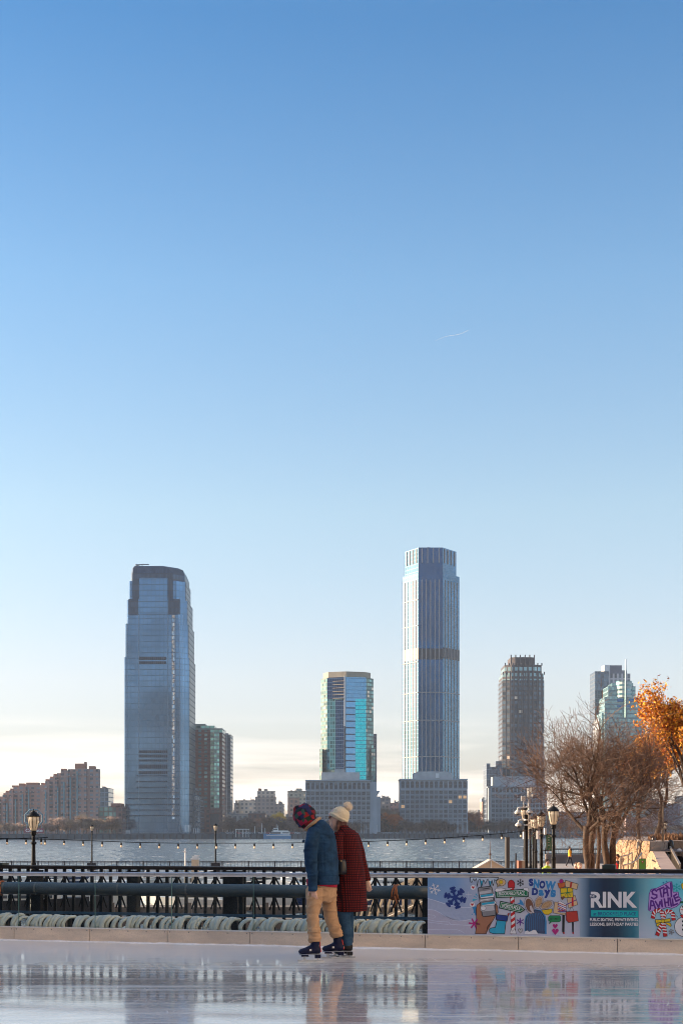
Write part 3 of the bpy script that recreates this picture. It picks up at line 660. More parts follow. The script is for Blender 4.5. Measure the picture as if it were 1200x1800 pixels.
# ---------------------------------------------------------------- text as mesh
_fw = {}
def text_data(s, weight=0.0, spacing=1.0):
    key = (s, weight, spacing)
    if key in _fw: return _fw[key]
    cu = bpy.data.curves.new('t', 'FONT'); cu.body = s; cu.size = 1; cu.offset = weight; cu.space_character = spacing; cu.resolution_u = 3
    cu.fill_mode = 'BOTH'
    o = bpy.data.objects.new('t', cu); C.objects.link(o)
    bpy.context.view_layer.update()
    dg = bpy.context.evaluated_depsgraph_get(); me = bpy.data.meshes.new_from_object(o.evaluated_get(dg))
    vs = [(v.co.x, v.co.y) for v in me.vertices]; fs = [tuple(p.vertices) for p in me.polygons]
    bpy.data.objects.remove(o); bpy.data.meshes.remove(me)
    _fw[key] = (vs, fs); return vs, fs
def text_fit(s, x0, x1, y0, y1, weight=0.0, rot=0.0, spacing=1.0):
    """glyph mesh stretched into the box (photo pixels, y down), rotated about its centre"""
    vs, fs = text_data(s, weight, spacing)
    a, b_ = min(v[0] for v in vs), max(v[0] for v in vs); c, d_ = min(v[1] for v in vs), max(v[1] for v in vs)
    out = []; cx, cy = (x0+x1)/2, (y0+y1)/2
    for x, y in vs:
        X = x0+(x-a)/(b_-a)*(x1-x0)-cx; Yy = y1-(y-c)/(d_-c)*(y1-y0)-cy
        out.append((cx+X*math.cos(rot)-Yy*math.sin(rot), cy+X*math.sin(rot)+Yy*math.cos(rot)))
    return out, fs
# letters on the clock sign
vs, fs = text_fit('Colgate', 45.5, 75.5, 1456.8, 1464.3, .02)
mb = MB(); mb.add([(xa(x,Yc),Yc-.3,za(y,Yc)) for x,y in vs], fs)
o = mb.build('lettering', whitem, sgn)

# ---------------------------------------------------------------- barrier frame of reference
def Bp(px):                       # point on the ice line of the barrier for a photo column
    Y = EYE*F/(189+.021667*px); return Vector(((px-600)/F*Y, Y, 0))
BO = Bp(600); BD = (Bp(1200)-Bp(0)).normalized(); BN = Vector((-BD.y, BD.x, 0)); BROT = math.atan2(BD.y, BD.x)
def ss(px, off=0.0):              # distance along the barrier (parallel line 'off' metres behind it)
    r = Vector(((px-600)/F, 1, 0)); o = BO+BN*off
    # o + BD*s = r*t
    det = BD.x*(-r.y)-BD.y*(-r.x); s = ((-o.x)*(-r.y)-(-o.y)*(-r.x))/det; return s
def sz(px, py, off=0.0):
    s = ss(px, off); p = BO+BN*off+BD*s; return s, EYE-(py-HY)/F*p.y
def W(s, n, z): p = BO+BD*s+BN*n; return Vector((p.x, p.y, z))
SL, SR = ss(-520), ss(1500)

# ---- ice
b = NB('rink_ice')
st = b.mapv((1.0, 3.2, 1), rot=(0,0,BROT)); fine = b.noise(9, 6, .7, st); big = b.noise(.55, 4, .55, b.mapv((.8,1.6,1), loc=(3.2,1.1,0)))
y_ = b.n('SeparateXYZ', {0:b.obj()}).outputs[1]
# strip by the boards is snowy and dull, the open ice is wet
near = b.rng(b.math('ADD', y_, b.math('MULTIPLY', b.noise(1.5,4,.6), 1.6)), 15.0, 17.6, 0, 1)
scr = b.rng(b.noise(2.2, 8, .75, b.mapv((.7,7,1), rot=(0,0,.25))), .60, .68)
scr2 = b.rng(b.noise(3.2, 8, .75, b.mapv((6,.6,1), rot=(0,0,1.0), loc=(5,5,0))), .62, .70)
spk = b.rng(b.noise(26, 2, .5, b.mapv((1,1,1))), .70, .76)
scr = b.math('MAXIMUM', b.math('MAXIMUM', scr, b.math('MULTIPLY', scr2, .7)), spk)
dv = b.n('VectorMath', {0:b.obj(), 1:b.n('VectorMath', {0:b.noise(.5,2,.5,out=1), 3:1.6}, operation='SCALE').outputs[0]}, operation='ADD').outputs[0]
cuts = None
for q_, (sc_, rt_, th_) in enumerate(((.8,.3,.007),(1.3,1.4,.008),(2.2,2.3,.009),(.5,.9,.005))):
    mpn = b.n('Mapping', {0:dv, 1:(q_*3.1,q_,0), 2:(0,0,rt_), 3:(1,2.6,1)}).outputs[0]
    vv = b.n('TexVoronoi', {0:mpn, 'Scale':sc_}, feature='DISTANCE_TO_EDGE').outputs[0]
    ln_ = b.rng(vv, th_, th_*.3)
    ln_ = b.math('MULTIPLY', ln_, b.rng(b.noise(1.7,4,.6,b.mapv((1,1,1),loc=(q_*7,0,0))), .42, .58))
    cuts = ln_ if cuts is None else b.math('MAXIMUM', cuts, ln_)
scr = b.math('MAXIMUM', scr, b.math('MULTIPLY', cuts, .6))
wet = b.rng(big, .44, .54); strk = b.rng(b.noise(1.0, 8, .7, b.mapv((.35,7,1), rot=(0,0,.05), loc=(7,2,0))), .50, .60)
ro = b.math('ADD', b.rng(wet, 0, 1, .10, .018), b.math('MULTIPLY', near, .34)); ro = b.math('ADD', ro, b.math('MULTIPLY', b.math('MAXIMUM', scr, b.math('MULTIPLY', strk, .5)), .3))
base = b.mix(b.rng(fine, .35, .65), (.46,.41,.39,1), (.58,.53,.50,1)); base = b.mix(b.math('MULTIPLY', strk, .35), base, (.80,.78,.78,1)); base = b.mix(b.math('MULTIPLY', scr, .75), base, (.90,.89,.90,1))
base = b.mix(b.math('MULTIPLY', near, .75), base, (.72,.66,.62,1))
bh = b.math('ADD', b.math('MULTIPLY', b.noise(1.4, 3, .5, b.mapv((1,1.2,1))), .9), b.math('MULTIPLY', fine, .04)); 
b.P(Base_Color=base, Roughness=ro, IOR=1.33, Normal=b.bump(b.math('ADD', bh, b.math('MULTIPLY', scr, .02)), .35, .02))
b.b.inputs['Coat Weight'].default_value = .55; b.b.inputs['Coat Roughness'].default_value = .05
mb = MB(); q = [W(SL,0,0), W(SR,0,0)]
mb.add([(q[0].x,q[0].y,0),(-14,-12,0),(14,-12,0),(q[1].x,q[1].y,0)], [(0,1,2,3)])
struct(mb.build('ice', b.m))
# snow ridge of shavings along the foot of the boards
mb = MB(); rr = random.Random(2); n = 170
vs = []
for i in range(n+1):
    s = SL+(SR-SL)*i/n; wd = .10+.16*abs(noise.noise(Vector((s*1.3,0,0))))+.03*rr.random()
    vs += [W(s,-.021,.006+.008*rr.random()), W(s,-wd*.5,.012+.010*rr.random()), W(s,-wd,.001)]
mb.add(vs, [(3*i+k,3*i+3+k,3*i+4+k,3*i+1+k) for i in range(n) for k in (0,1)])
tag(mb.build('shaved_snow', mat('snow', (.80,.78,.78), .9, scale=20, bump=.4, bscale=60), smooth=True), 'thin line of shaved snow along the foot of the rink boards', kind='stuff')

# ---- plaza slab beyond the boards
pave = mat('plaza_paving', (.24,.22,.20), .85, scale=1.5, var=.25, bump=.2, bscale=30)
mb = MB(); e0, e1 = SL-6, SR+6; D0 = 1.95
p = [W(e0,.03,0), W(e1,.03,0), W(e1,D0,0), W(e0,D0,0)]; mb.prism([(v.x,v.y) for v in p], WZ-1, -.02); struct(mb.build('plaza', pave))

# ---- rink barrier: one thing with its kick panels, panes and top rail
bar_ = thing('rink_barrier', 'long rink barrier of clear panes on a pale kick board with metal top rail', 'rink barrier', BO, BROT)
def zt_(s): return .9365+.0046*s
kick = NB('kick_board')
g = kick; n1 = g.noise(60, 3, .7); n2 = g.noise(1.6, 5, .6, g.mapv((1,1,4)))
sf = g.rng(g.noise(3.0, 8, .8, g.mapv((1.2,1,3.5), loc=(3,0,1))), .60, .70); g.P(Base_Color=g.mix(g.math('MULTIPLY', sf, .45), g.mix(g.rng(n2, .3, .75), g.mix(g.rng(n1, .45, .7), (.74,.60,.47,1), (.58,.47,.37,1)), (.45,.375,.31,1)), (.16,.13,.11,1)), Roughness=.55, Normal=g.bump(n1, .12, .004))
capm = mat('kick_cap', (.60,.58,.55), .45, scale=4)
seams = [SL]+[ss(x) for x in (-420,-330,-235,-160,-100)]+[ss(x) for x in (26.5,158.7,295.3,439.5,592,747,911,1084.6)]+[ss(1084.6)+1.25, SR]
boltm = mat('bolt_steel', (.20,.19,.19), .5, .6)
for a, c in zip(seams, seams[1:]):
    mb = MB(); mb.box(a+.004, c-.004, -.02, .02, .0, .172); k = mb.build('kick_panel', kick.m, bar_)
    mb = MB(); nb = 5
    for i in range(nb):
        s = a+.035+(c-a-.07)*i/(nb-1); mb.lathe([(.0075,0),(.0075,.004),(.004,.0055)], 8, (s,-.02,.152), (0,-1,0))
    mb.build('bolt_row', boltm, k)
mb = MB(); mb.box(SL, SR, -.028, .05, .1725, .187); mb.build('kick_cap', capm, bar_)
mb = MB(); mb.box(SL, SR, .014, .026, .0, .17); mb.build('backing_board', mat('backing', (.2,.2,.2), .8), bar_)
gl = NB('barrier_glass'); t_ = gl.t
tr = gl.n('BsdfTransparent', {0:(.93,.97,.955,1)}); gs = gl.n('BsdfGlossy', {'Roughness':.02, 'Color':(1,1,1,1)}); fr = gl.n('Fresnel', {0:1.12})
df = gl.n('BsdfDiffuse', {0:(.55,.62,.60,1)})
m0 = gl.n('MixShader', {0:gl.rng(gl.noise(1.3,5,.7), .45, .8, .004, .05), 1:tr, 2:df})
m1_ = gl.n('MixShader', {0:fr.outputs[0], 1:m0, 2:gs}); t_.links.new(m1_.outputs[0], t_.nodes['Material Output'].inputs[0])
edge = mat('glass_edge', (.10,.20,.18), .2, spec=.8)
gseams = [SL]+[ss(x) for x in (-430,-330,-215,-95)]+[ss(x) for x in (-420,-330,-235,-160,-100)]+[ss(x) for x in (33,167,301.5,445,597,749)]
for a, c in zip(gseams, gseams[1:]):
    mb = MB(); z0 = .187
    mb.add([(a+.003,.01,z0),(c-.003,.01,z0),(c-.003,.01,zt_(c)-.01),(a+.003,.01,zt_(a)-.01)], [(0,1,2,3)])
    k = mb.build('glass_pane', gl.m, bar_)
    mb = MB(); mb.box(a-.002, a+.004, .004, .016, z0, zt_(a)-.01); mb.build('glass_edge', edge, k)
mb = MB()
n = 1
s0, s1 = SL, SR
def rail(mb, n0, n1, d0, d1):
    mb.add([(s0,n0,zt_(s0)+d0),(s1,n0,zt_(s1)+d0),(s1,n1,zt_(s1)+d0),(s0,n1,zt_(s0)+d0),(s0,n0,zt_(s0)+d1),(s1,n0,zt_(s1)+d1),(s1,n1,zt_(s1)+d1),(s0,n1,zt_(s0)+d1)],
        [(3,2,1,0),(4,5,6,7),(0,1,5,4),(1,2,6,5),(2,3,7,6),(3,0,4,7)])
rail(mb, -.03, .055, -.022, 0.0)
mb.tube([(s0,-.026,zt_(s0)-.012),(s1,-.026,zt_(s1)-.012)], .016, 10)
mb.build('top_rail', mat('rail_aluminium', (.44,.44,.47), .32, .75, scale=8, var=.15), bar_, smooth=False)
mb = MB(); rail(mb, -.022, .045, -.052, -.0225); mb.build('rail_channel', mat('rail_channel', (.62,.60,.58), .5, .2), bar_)

# ---- the railing of the quay behind
steel = mat('black_steel', (.008,.009,.011), .6, 0, scale=6, bump=.1, spec=.25)
RN = 1.6
rl = thing('quay_railing', 'black steel quay railing with close posts and triangular braces behind the rink barrier', 'railing', W(0,RN,0), BROT)
def rloc(px, py): s, z = sz(px, py, RN); return s, z
sa, sb = ss(-540,RN), ss(1520,RN)
z0, z1 = .985, .03
mb = MB(); mb.box(sa, sb, -.06, .075, .945, .968); mb.box(sa, sb, -.035, .05, .915, .9445)
mb.build('handrail', mat('handrail_brown', (.03,.024,.022), .45, 0, scale=5, spec=.4), rl)
mb = MB()
for z in (.84, .55, .02): mb.box(sa, sb, -.02, .02, z-.012, z+.012)
mb.build('rail_bar', steel, rl)
step = .145
proto = None; k = 0; s = sa
bp = None
while s < sb:
    if proto is None:
        mb = MB(); mb.box(-.020,.020,-.0185,.0185,0,.9145); proto = mb.build('post', steel, rl)
        mb = MB()
        for zt2, zb2 in ((.83,.70),(.56,.36)):
            for sg in (-1,1): mb.bar((0,.03,zt2),(sg*.075,.03,zb2),.016,.02)
        bp = mb.build('brace', steel, rl)
        proto.location = (s,0,0); bp.location = (s,0,0)
    else:
        o = proto.copy(); C.objects.link(o); o.location = (s,0,0)
        if k % 2 == 0 and s < ss(830,RN): o = bp.copy(); C.objects.link(o); o.location = (s,0,0)
    s += step; k += 1
    if k % 2: s += .0
# heavy piles under the railing
for px, wd in ((-420,.18),(-250,.16),(-80,.16),(70,.16),(238,.17),(408,.2),(425,.1),(752,.12)):
    s, _ = sz(px, 1600, RN); mb = MB(); mb.box(s-wd/2, s+wd/2, -.11, -.03, 0, .90); mb.build('heavy_post', steel, rl)
mb = MB(); s, _ = sz(1070,1525,RN); mb.box(s-.085, s+.085, -.1, .1, .9685, 1.02); mb.box(s-.06,s+.06,-.08,.08,1.02,1.03)
tag(mb.build('junction_box', mat('dark_green_box', (.02,.03,.024), .5)), 'small dark box sitting on the black railing below the seated group', 'box')
bpy.data.objects['junction_box'].location = W(0,RN,0); bpy.data.objects['junction_box'].rotation_euler = (0,0,BROT)
mb = MB(); s, _ = sz(4,1522,RN); mb.box(s-.3, s+.06, -.1, .1, .9685, 1.0)
o = tag(mb.build('junction_box', mat('dark_green_box', (.02,.03,.024), .5)), 'low dark box on the black railing at the left edge of the picture', 'box'); o.location = W(0,RN,0); o.rotation_euler = (0,0,BROT)

# ---- fat insulated pipe
PN = 1.05
zL = sz(0,1560,PN)[1]; 
pm = NB('pipe_wrap'); n1 = pm.noise(3, 5, .65, pm.mapv((.35,1,1.6))); n2 = pm.noise(22, 5, .7)
pm.P(Base_Color=pm.mix(pm.rng(n1,.35,.7), (.022,.034,.044,1), (.05,.07,.082,1)), Roughness=.42, Normal=pm.bump(pm.math('ADD', n1, pm.math('MULTIPLY', n2, .2)), .35, .03))
pl = thing('insulated_pipe', 'fat dark blue grey insulated pipe running behind the glass of the rink', 'pipe', W(0,PN,0), BROT)
pz = .655
a, c = ss(-530,PN), ss(755,PN)
pts = [(a+(c-a)*i/60, 0, pz+.004*math.sin(i*1.1)) for i in range(61)]
mb = MB(); mb.tube(pts, [.088+.0025*math.sin(i*2.3) for i in range(61)], 20, ref=(0,1,0)); mb.build('pipe', pm.m, pl, smooth=True)
for px in (10, 65, 210, 330, 560, 640):
    s, _ = sz(px,1560,PN); mb = MB(); mb.tube([(s-.012,0,pz),(s+.012,0,pz)], .0925, 20); mb.build('tape_band', mat('band', (.08,.09,.09), .4), pl, smooth=False)
rust = mat('orange_strap', (.32,.10,.035), .8, scale=20, var=.4, bump=.5, bscale=50)
def strap(px, w_, n=3):
    mb = MB(); rr = random.Random(int(px)); s, _ = sz(px,1560,PN)
    for j in range(n):
        x0 = s+(j-n/2)*w_
        mb.tube([(x0+.02*math.sin(t*.5+j)+.01*rr.random(), .098*math.sin(t*2*math.pi/16), pz+.098*math.cos(t*2*math.pi/16)) for t in range(16)], .011, 6, closed=True)
    mb.tube([(s,-.09,pz-.05),(s+.03,-.11,pz-.13),(s-.01,-.10,pz-.2)], .012, 6)
    mb.build('strap', rust, pl, smooth=True)
strap(696, .018, 4); strap(2, .02, 3)
for px in (-100, 70, 238, 415, 748):       # pipe stands
    s, _ = sz(px,1560,PN); mb = MB(); mb.box(s-.03, s+.03, -.03, .03, 0, pz-.085); mb.build('stand', steel, pl)

# ---- blue channel and the coils of pale hose
CN = .45
ch = thing('blue_channel', 'dark blue steel channel running above the coils of pale hose', 'steel channel', W(0,CN,0), BROT)
a, c = ss(-530,CN), ss(752,CN)
mb = MB(); mb.box(a, c, -.03, .10, .358, .364); mb.box(a, c, -.036, -.031, .335, .372); mb.build('channel', mat('blue_steel', (.03,.075,.13), .45, .3, scale=6, var=.3), ch)
for i in range(12):
    s = a+.3+i*(c-a-.6)/11; mb = MB(); mb.box(s-.02, s+.02, .03, .08, 0, .3575); mb.build('leg', steel, ch)
hm = [mat('hose_pale', (.62,.62,.54), .5, scale=14, var=.12, bump=.15, bscale=60), mat('hose_sage', (.54,.55,.48), .5, scale=14, var=.14, bump=.15, bscale=60), mat('hose_white', (.60,.61,.54), .5, scale=14, var=.1)]
def hose_mesh(m_, seed):
    rr = random.Random(seed); mb = MB(); n = 26; pts = []; rad = []
    for t in range(n):
        a_ = R(62)+R(222)*t/(n-1); pts.append((.012*math.sin(3*a_+seed), .118*math.cos(a_), .118*math.sin(a_)*(1+.05*rr.random()))); rad.append((.024, .042))
    mb.tube(pts, rad, 10, ref=(1,0,0))
    o = mb.build('hose_loop', m_, smooth=True); return o
protos = [hose_mesh(hm[i%3], i) for i in range(3)]
used = set(); rr = random.Random(11); px = -480; k = 0
gaps = [(46,60),(212,224),(421,434),(734,738),(648,651),(692,697)]
HN = .17
while px < 748:
    if any(g0 < px < g1 for g0, g1 in gaps): px += 4; continue
    p = protos[k%3]; s = ss(px, HN)
    if k < 3: o = p
    else: o = p.copy(); C.objects.link(o)
    o.location = W(s, HN+rr.uniform(-.02,.02), .203+rr.uniform(-.012,.012)); yaw = BROT+R(-rr.uniform(18, 52)); o.scale = (1,1,rr.uniform(.88,1.06)); o.rotation_euler = (R(rr.uniform(-6,6)), R(rr.uniform(-12,8)), yaw)
    tag(o, 'loop of pale grey green hose in the row behind the glass, under the blue channel', 'hose', 'coiled hose loops behind the glass')
    px += rr.choice((6, 6.5, 7, 7.5, 8.5, 10, 13, 15))*(.7 if px < 0 else 1); k += 1
# ---------------------------------------------------------------- printed banner on the inside of the glass
BNR = thing('rink_banner', 'long printed winter banner with cartoon graphics and rink lettering on the right of the barrier', 'banner', BO, BROT)
BOFF = -.034
s0 = ss(751, BOFF); s1 = SR
b = NB('banner_print')
O_ = b.n('SeparateXYZ', {0:b.obj()}); X_ = O_.outputs[0]; Z_ = O_.outputs[2]
def S_(px): return ss(px, BOFF)
rp = b.n('ValToRGB'); b.set(rp.inputs[0], b.rng(X_, S_(751), S_(1260))); el_ = rp.color_ramp.elements
def fr_(px): return (S_(px)-S_(751))/(S_(1260)-S_(751))
cols = [(751,(.13,.27,.50)),(800,(.16,.29,.52)),(835,(.30,.36,.50)),(860,(.40,.42,.50)),(1010,(.40,.44,.52)),(1022,(.18,.27,.38)),(1036,(.02,.06,.13)),(1060,(.005,.018,.05)),(1085,(.006,.03,.065)),(1112,(.02,.13,.20)),(1135,(.14,.36,.44)),(1160,(.12,.50,.62)),(1260,(.10,.45,.60))]
el_[0].position = 0; el_[0].color = c4(cols[0][1]); el_[1].position = 1; el_[1].color = c4(cols[-1][1])
for px, c in cols[1:-1]: q = el_.new(fr_(px)); q.color = c4(c)
zz = b.rng(Z_, .25, .80)
lav = b.mix(b.math('MULTIPLY', b.rng(zz, 1, .0), b.math('MULTIPLY', b.math('LESS_THAN', X_, S_(1018)), .55)), rp.outputs[0], (.42,.42,.56,1))
lav = b.mix(b.math('MULTIPLY', b.rng(zz, .9, .0), b.math('MULTIPLY', b.math('GREATER_THAN', X_, S_(1122)), .75)), lav, (.45,.48,.60,1))
b.P(Base_Color=lav, Roughness=.4, Normal=b.bump(b.noise(2.2,4,.6), .35, .05))
def zb_(s): return .198
mb = MB(); n = 24
vs = []
for i in range(n+1):
    s = s0+(s1-s0)*i/n; vs += [(s,-.033,.191),(s,-.033,zt_(s)-.054),(s,-.022,.191),(s,-.022,zt_(s)-.054)]
fs = []
for i in range(n): fs += [(4*i,4*i+4,4*i+5,4*i+1),(4*i+2,4*i+3,4*i+7,4*i+6),(4*i+1,4*i+5,4*i+7,4*i+3),(4*i,4*i+2,4*i+6,4*i+4)]
fs += [(0,1,3,2),(4*n,4*n+2,4*n+3,4*n+1)]
mb.add(vs, fs); mb.build('printed_panel', b.m, BNR)

CM = {}
def ink(name, col):
    if name not in CM: CM[name] = mat('ink_'+name, col, .4, scale=30, var=.04, bump=.35, bscale=2.2, bdist=.05)
    return CM[name]
for nme, c in dict(black=(.006,.007,.012), white=(.62,.62,.66), navy=(.012,.035,.20), sky=(.03,.20,.45), pale=(.40,.50,.62), mag=(.35,.01,.16), red=(.42,.01,.015), green=(.0,.14,.05), dgreen=(.01,.20,.07),
      skin=(.30,.13,.075), grey=(.20,.20,.22), lgrey=(.42,.42,.46), teal=(.0,.35,.38), cyan=(.02,.30,.48), cream=(.55,.38,.22), yellow=(.60,.42,.01), orange=(.45,.10,.02), purple=(.09,.015,.22),
      lilac=(.42,.25,.60), slate=(.04,.06,.13), brown=(.16,.07,.04), tanp=(.42,.27,.14), shell=(.45,.40,.42), dred=(.38,.03,.02), line=(.48,.54,.68), lav=(.30,.36,.52), lav2=(.36,.37,.50)).items(): ink(nme, c)
class Art:
    def __init__(s, name): s.name = name; s.mb = MB(); s.mats = []
    def _m(s, c):
        m_ = CM[c]
        if m_ not in s.mats: s.mats.append(m_)
        s.mb.cur = s.mats.index(m_)
    def _v(s, pts, L):
        out = []
        for x, y in pts:
            a, z = sz(x, y, BOFF); out.append((a, -.0345-.0011*L, z))
        return out
    def poly(s, pts, c, L=1, line=0.0, lc='black'):
        s._m(c); v = s._v(pts, L)
        bm = bmesh.new(); f = bm.faces.new([bm.verts.new(q) for q in v]); r = bmesh.ops.triangulate(bm, faces=[f]); bm.verts.index_update()
        s.mb.add([x.co[:] for x in bm.verts], [tuple(y.index for y in f.verts) for f in bm.faces]); bm.free()
        if line: s.stroke(pts+[pts[0]], line, lc, L+.4)
        return s
    def stroke(s, pts, w_, c='black', L=2):
        s._m(c)
        for i in range(len(pts)-1):
            (x0,y0),(x1,y1) = pts[i], pts[i+1]; d = math.hypot(x1-x0, y1-y0)
            if d < 1e-6: continue
            nx_, ny_ = -(y1-y0)/d*w_/2, (x1-x0)/d*w_/2; ex, ey = (x1-x0)/d*w_*.3, (y1-y0)/d*w_*.3
            s.mb.add(s._v([(x0+nx_-ex,y0+ny_-ey),(x1+nx_+ex,y1+ny_+ey),(x1-nx_+ex,y1-ny_+ey),(x0-nx_-ex,y0-ny_-ey)], L+.02*(i%9)), [(0,1,2,3)])
        return s
    def text(s, t, x0, x1, y0, y1, c, L=3, w_=0.0, rot=0.0):
        s._m(c); vs, fs = text_fit(t, x0, x1, y0, y1, w_, rot); s.mb.add(s._v(vs, L), fs); return s
    def disc(s, x, y, r, c, L=1, line=0.0, ry=None, lc='black'):
        return s.poly([(x+r*math.cos(t*math.pi/10), y+(ry or r)*math.sin(t*math.pi/10)) for t in range(20)], c, L, line, lc)
    def done(s): return s.mb.build(s.name, s.mats, BNR)
def flake(x, y, r, c, w_, rot=0.0, L=2, br=True):
    a = Art('snowflake_print')
    for i in range(6):
        t = rot+i*math.pi/3; ex, ey = x+r*math.cos(t), y+r*math.sin(t); a.stroke([(x,y),(ex,ey)], w_, c, L+.1*i)
        if br:
            for f in ((.5,.28),(.8,.26)) if r > 12 else ((.6,.3),):
                bx, by = x+r*f[0]*math.cos(t), y+r*f[0]*math.sin(t)
                for sg in (-1,1):
                    u = t+sg*.9; a.stroke([(bx,by),(bx+r*f[1]*math.cos(u), by+r*f[1]*math.sin(u))], w_*.9, c, L+.1*i+.05)
    a.done()
def zz_(pts): return [(750+x/8, 1530+y/8) for x, y in pts]      # measured on an 8x enlargement of the banner's left part
def zr_(pts): return [(880+x/8, 1530+y/8) for x, y in pts]
def zc_(pts): return [(1100+x/12, 1530+y/12) for x, y in pts]
# snow hills
a = Art('snow_hill_print')
a.poly(zz_([(12,395),(120,425),(300,485),(450,515),(620,525),(640,890),(12,890)]), 'lav', .2)
a.poly(zz_([(12,545),(120,560),(200,620),(330,700),(450,712),(640,680),(640,890),(12,890)]), 'lav2', .5)
a.stroke(zz_([(12,395),(120,425),(300,485),(450,515),(620,525)]), 1.0, 'line', .8)
a.stroke(zz_([(12,548),(110,560),(190,600),(280,665),(360,700),(440,712),(540,705),(640,678)]), .8, 'line', .8)
a.stroke(zz_([(12,620),(90,630),(125,655),(90,672),(20,665)]), .6, 'line', .9); a.stroke(zz_([(12,690),(130,715),(310,725),(330,760),(640,775)]), .8, 'line', .9)
a.stroke(zz_([(12,725),(300,762)]), .7, 'line', 1.0); a.stroke(zz_([(12,830),(400,828),(470,850),(530,885)]), .7, 'line', .9); a.done()
flake(763.5,1563,10,'white',1.3,.25); flake(799.5,1578,18.5,'navy',4.2,.25)
flake(833,1623.5,9,'mag',2.6,.1,2,False)
a = Art('sparkle_print'); a.stroke(zz_([(585,300),(585,385)]),.5,'white',2); a.stroke(zz_([(545,342),(625,342)]),.5,'white',2.2); a.done()
# splashes, hearts
a = Art('splash_print')
a.poly(zz_([(640,400),(715,410),(645,432)]),'cyan',1); a.poly(zz_([(655,365),(670,360),(720,402)]),'cyan',1.1); a.poly(zz_([(680,330),(695,325),(722,385)]),'cyan',1.2)
a.poly(zz_([(640,520),(690,500),(700,600),(680,640),(668,600),(650,595),(660,560)]),'sky',.9); a.disc(829,1607,1,'sky',1); a.disc(830,1594,1.2,'sky',1); a.done()
def heart(x, y, r, c, line=0, L=3): 
    pts = [(x, y-r*.35), (x+r*.25,y-r*.8),(x+r*.65,y-r*.85),(x+r,y-r*.45),(x+r*.85,y+.05*r),(x,y+r),(x-r*.85,y+.05*r),(x-r,y-r*.45),(x-r*.65,y-r*.85),(x-r*.25,y-r*.8)]
    return pts
for x, y in ((831,1560),(829.5,1590)):
    a = Art('heart_bubble_print'); a.disc(x,y,4.3,'white',1); a.poly(heart(x,y,2.5,'red'),'red',2); a.done()
# icicles
a = Art('icicle_print')
a.poly(zz_([(608,95),(1005,100),(1000,125),(960,140),(930,210),(912,135),(890,235),(870,130),(850,125),(820,180),(790,130),(765,240),(745,130),(708,225),(690,115),(650,160),(625,165)]), 'pale', .9)
a.stroke(zz_([(608,95),(612,160),(628,170),(655,115),(668,150),(690,115),(700,150),(708,225),(722,140),(745,120),(765,240),(795,130),(820,185),(850,125),(868,140),(885,235),(912,135),(930,215),(950,125),(968,150),(990,125),(1005,100),(860,105),(700,95),(608,95)]), 1.0, 'black', 1.6)
a.poly(zz_([(752,140),(765,235),(782,150)]),'cyan',1.3); a.poly(zz_([(874,150),(887,232),(900,155)]),'cyan',1.3); a.done()
a = Art('egg_bubble_print'); a.disc(880,1551,8.3,'cream',2,.8,6.4); a.poly([(873,1553),(873.5,1559.5),(880,1556)],'cream',1.9,.6); a.disc(880,1550.5,3.4,'yellow',2.8,.4); a.done()
# hand with phone
a = Art('hand_print')
a.poly(zz_([(680,890),(700,760),(690,560),(700,490),(735,460),(760,470),(760,560),(800,650),(940,640),(975,610),(955,500),(965,470),(990,500),(1000,590),(960,640),(930,700),(850,790),(833,890)]), 'skin', 2, .9); a.done()
a = Art('phone_print')
a.poly(zz_([(716,250),(735,240),(890,222),(912,240),(960,470),(965,620),(950,630),(800,650),(780,640),(745,440)]), 'grey', 3.2, 1.1)
a.poly(zz_([(735,300),(900,275),(905,310),(740,340)]), 'lgrey', 4); a.poly(zz_([(738,345),(925,322),(955,335),(940,375),(755,395)]), 'white', 4.1, .5)
a.poly(zz_([(750,348),(925,325),(932,352),(755,378)]), 'cyan', 4.6)
a.poly(zz_([(735,405),(925,380),(930,420),(740,445)]), 'lgrey', 4.4, .6); a.poly(zz_([(745,412),(900,392),(905,408),(750,430)]),'white',4.9,.4)
a.poly(zz_([(765,455),(950,432),(975,445),(950,485),(775,500)]), 'white', 4.7, .5); a.poly(zz_([(770,460),(945,435),(955,465),(775,488)]), 'cyan', 5.2)
a.poly(zz_([(755,500),(935,488),(950,560),(780,580),(752,560)]), 'lgrey', 4.3); a.disc(849,1596.5,4.6,'white',5.4,.5,4); a.poly(zz_([(775,585),(955,558),(962,625),(790,645)]),'grey',5.0)
a.stroke(zz_([(785,262),(880,248)]),1.2,'black',4); a.done()
# signpost
a = Art('signpost_print')
a.poly([(895.5,1556),(902.5,1556),(905.5,1641),(898,1641)], 'white', 1.6, .8)
for i in range(8):
    y = 1560+i*10.5; x = 895.6+(y-1556)*.03; a.poly([(x,y+4),(x+7,y-1),(x+7.2,y+4.5),(x+.2,y+9.5)], 'red', 2.5)
a.poly([(895.5,1641),(897,1634),(900,1637),(904,1632),(907,1641.5)],'white',2.9,.5)
a.poly([(892.5,1560.5),(892.3,1552),(894,1548.5),(898,1546.6),(902,1548.5),(904,1552),(904,1560.5)], 'red', 2.7, .8)
a.poly([(870,1566.5),(927.5,1562.5),(928,1575.8),(871.5,1578)], 'green', 3.2, 1.0); a.stroke([(873,1567.6),(925.6,1564.6),(925.8,1574.4),(874,1576.2),(873,1567.6)], .55, 'white', 4)
a.poly([(869,1565.5),(871,1561.5),(880,1561),(889,1562.5),(886,1565),(872,1568)],'white',4.2,.5); a.poly([(919,1562),(922,1560),(928,1561),(928.5,1569),(926,1566),(920,1564.5)],'white',4.2,.4)
a.text('BROOKFIELD PLACE', 875.5, 921.5, 1567.2, 1573.4, 'white', 4.6, .015, R(-1.8))
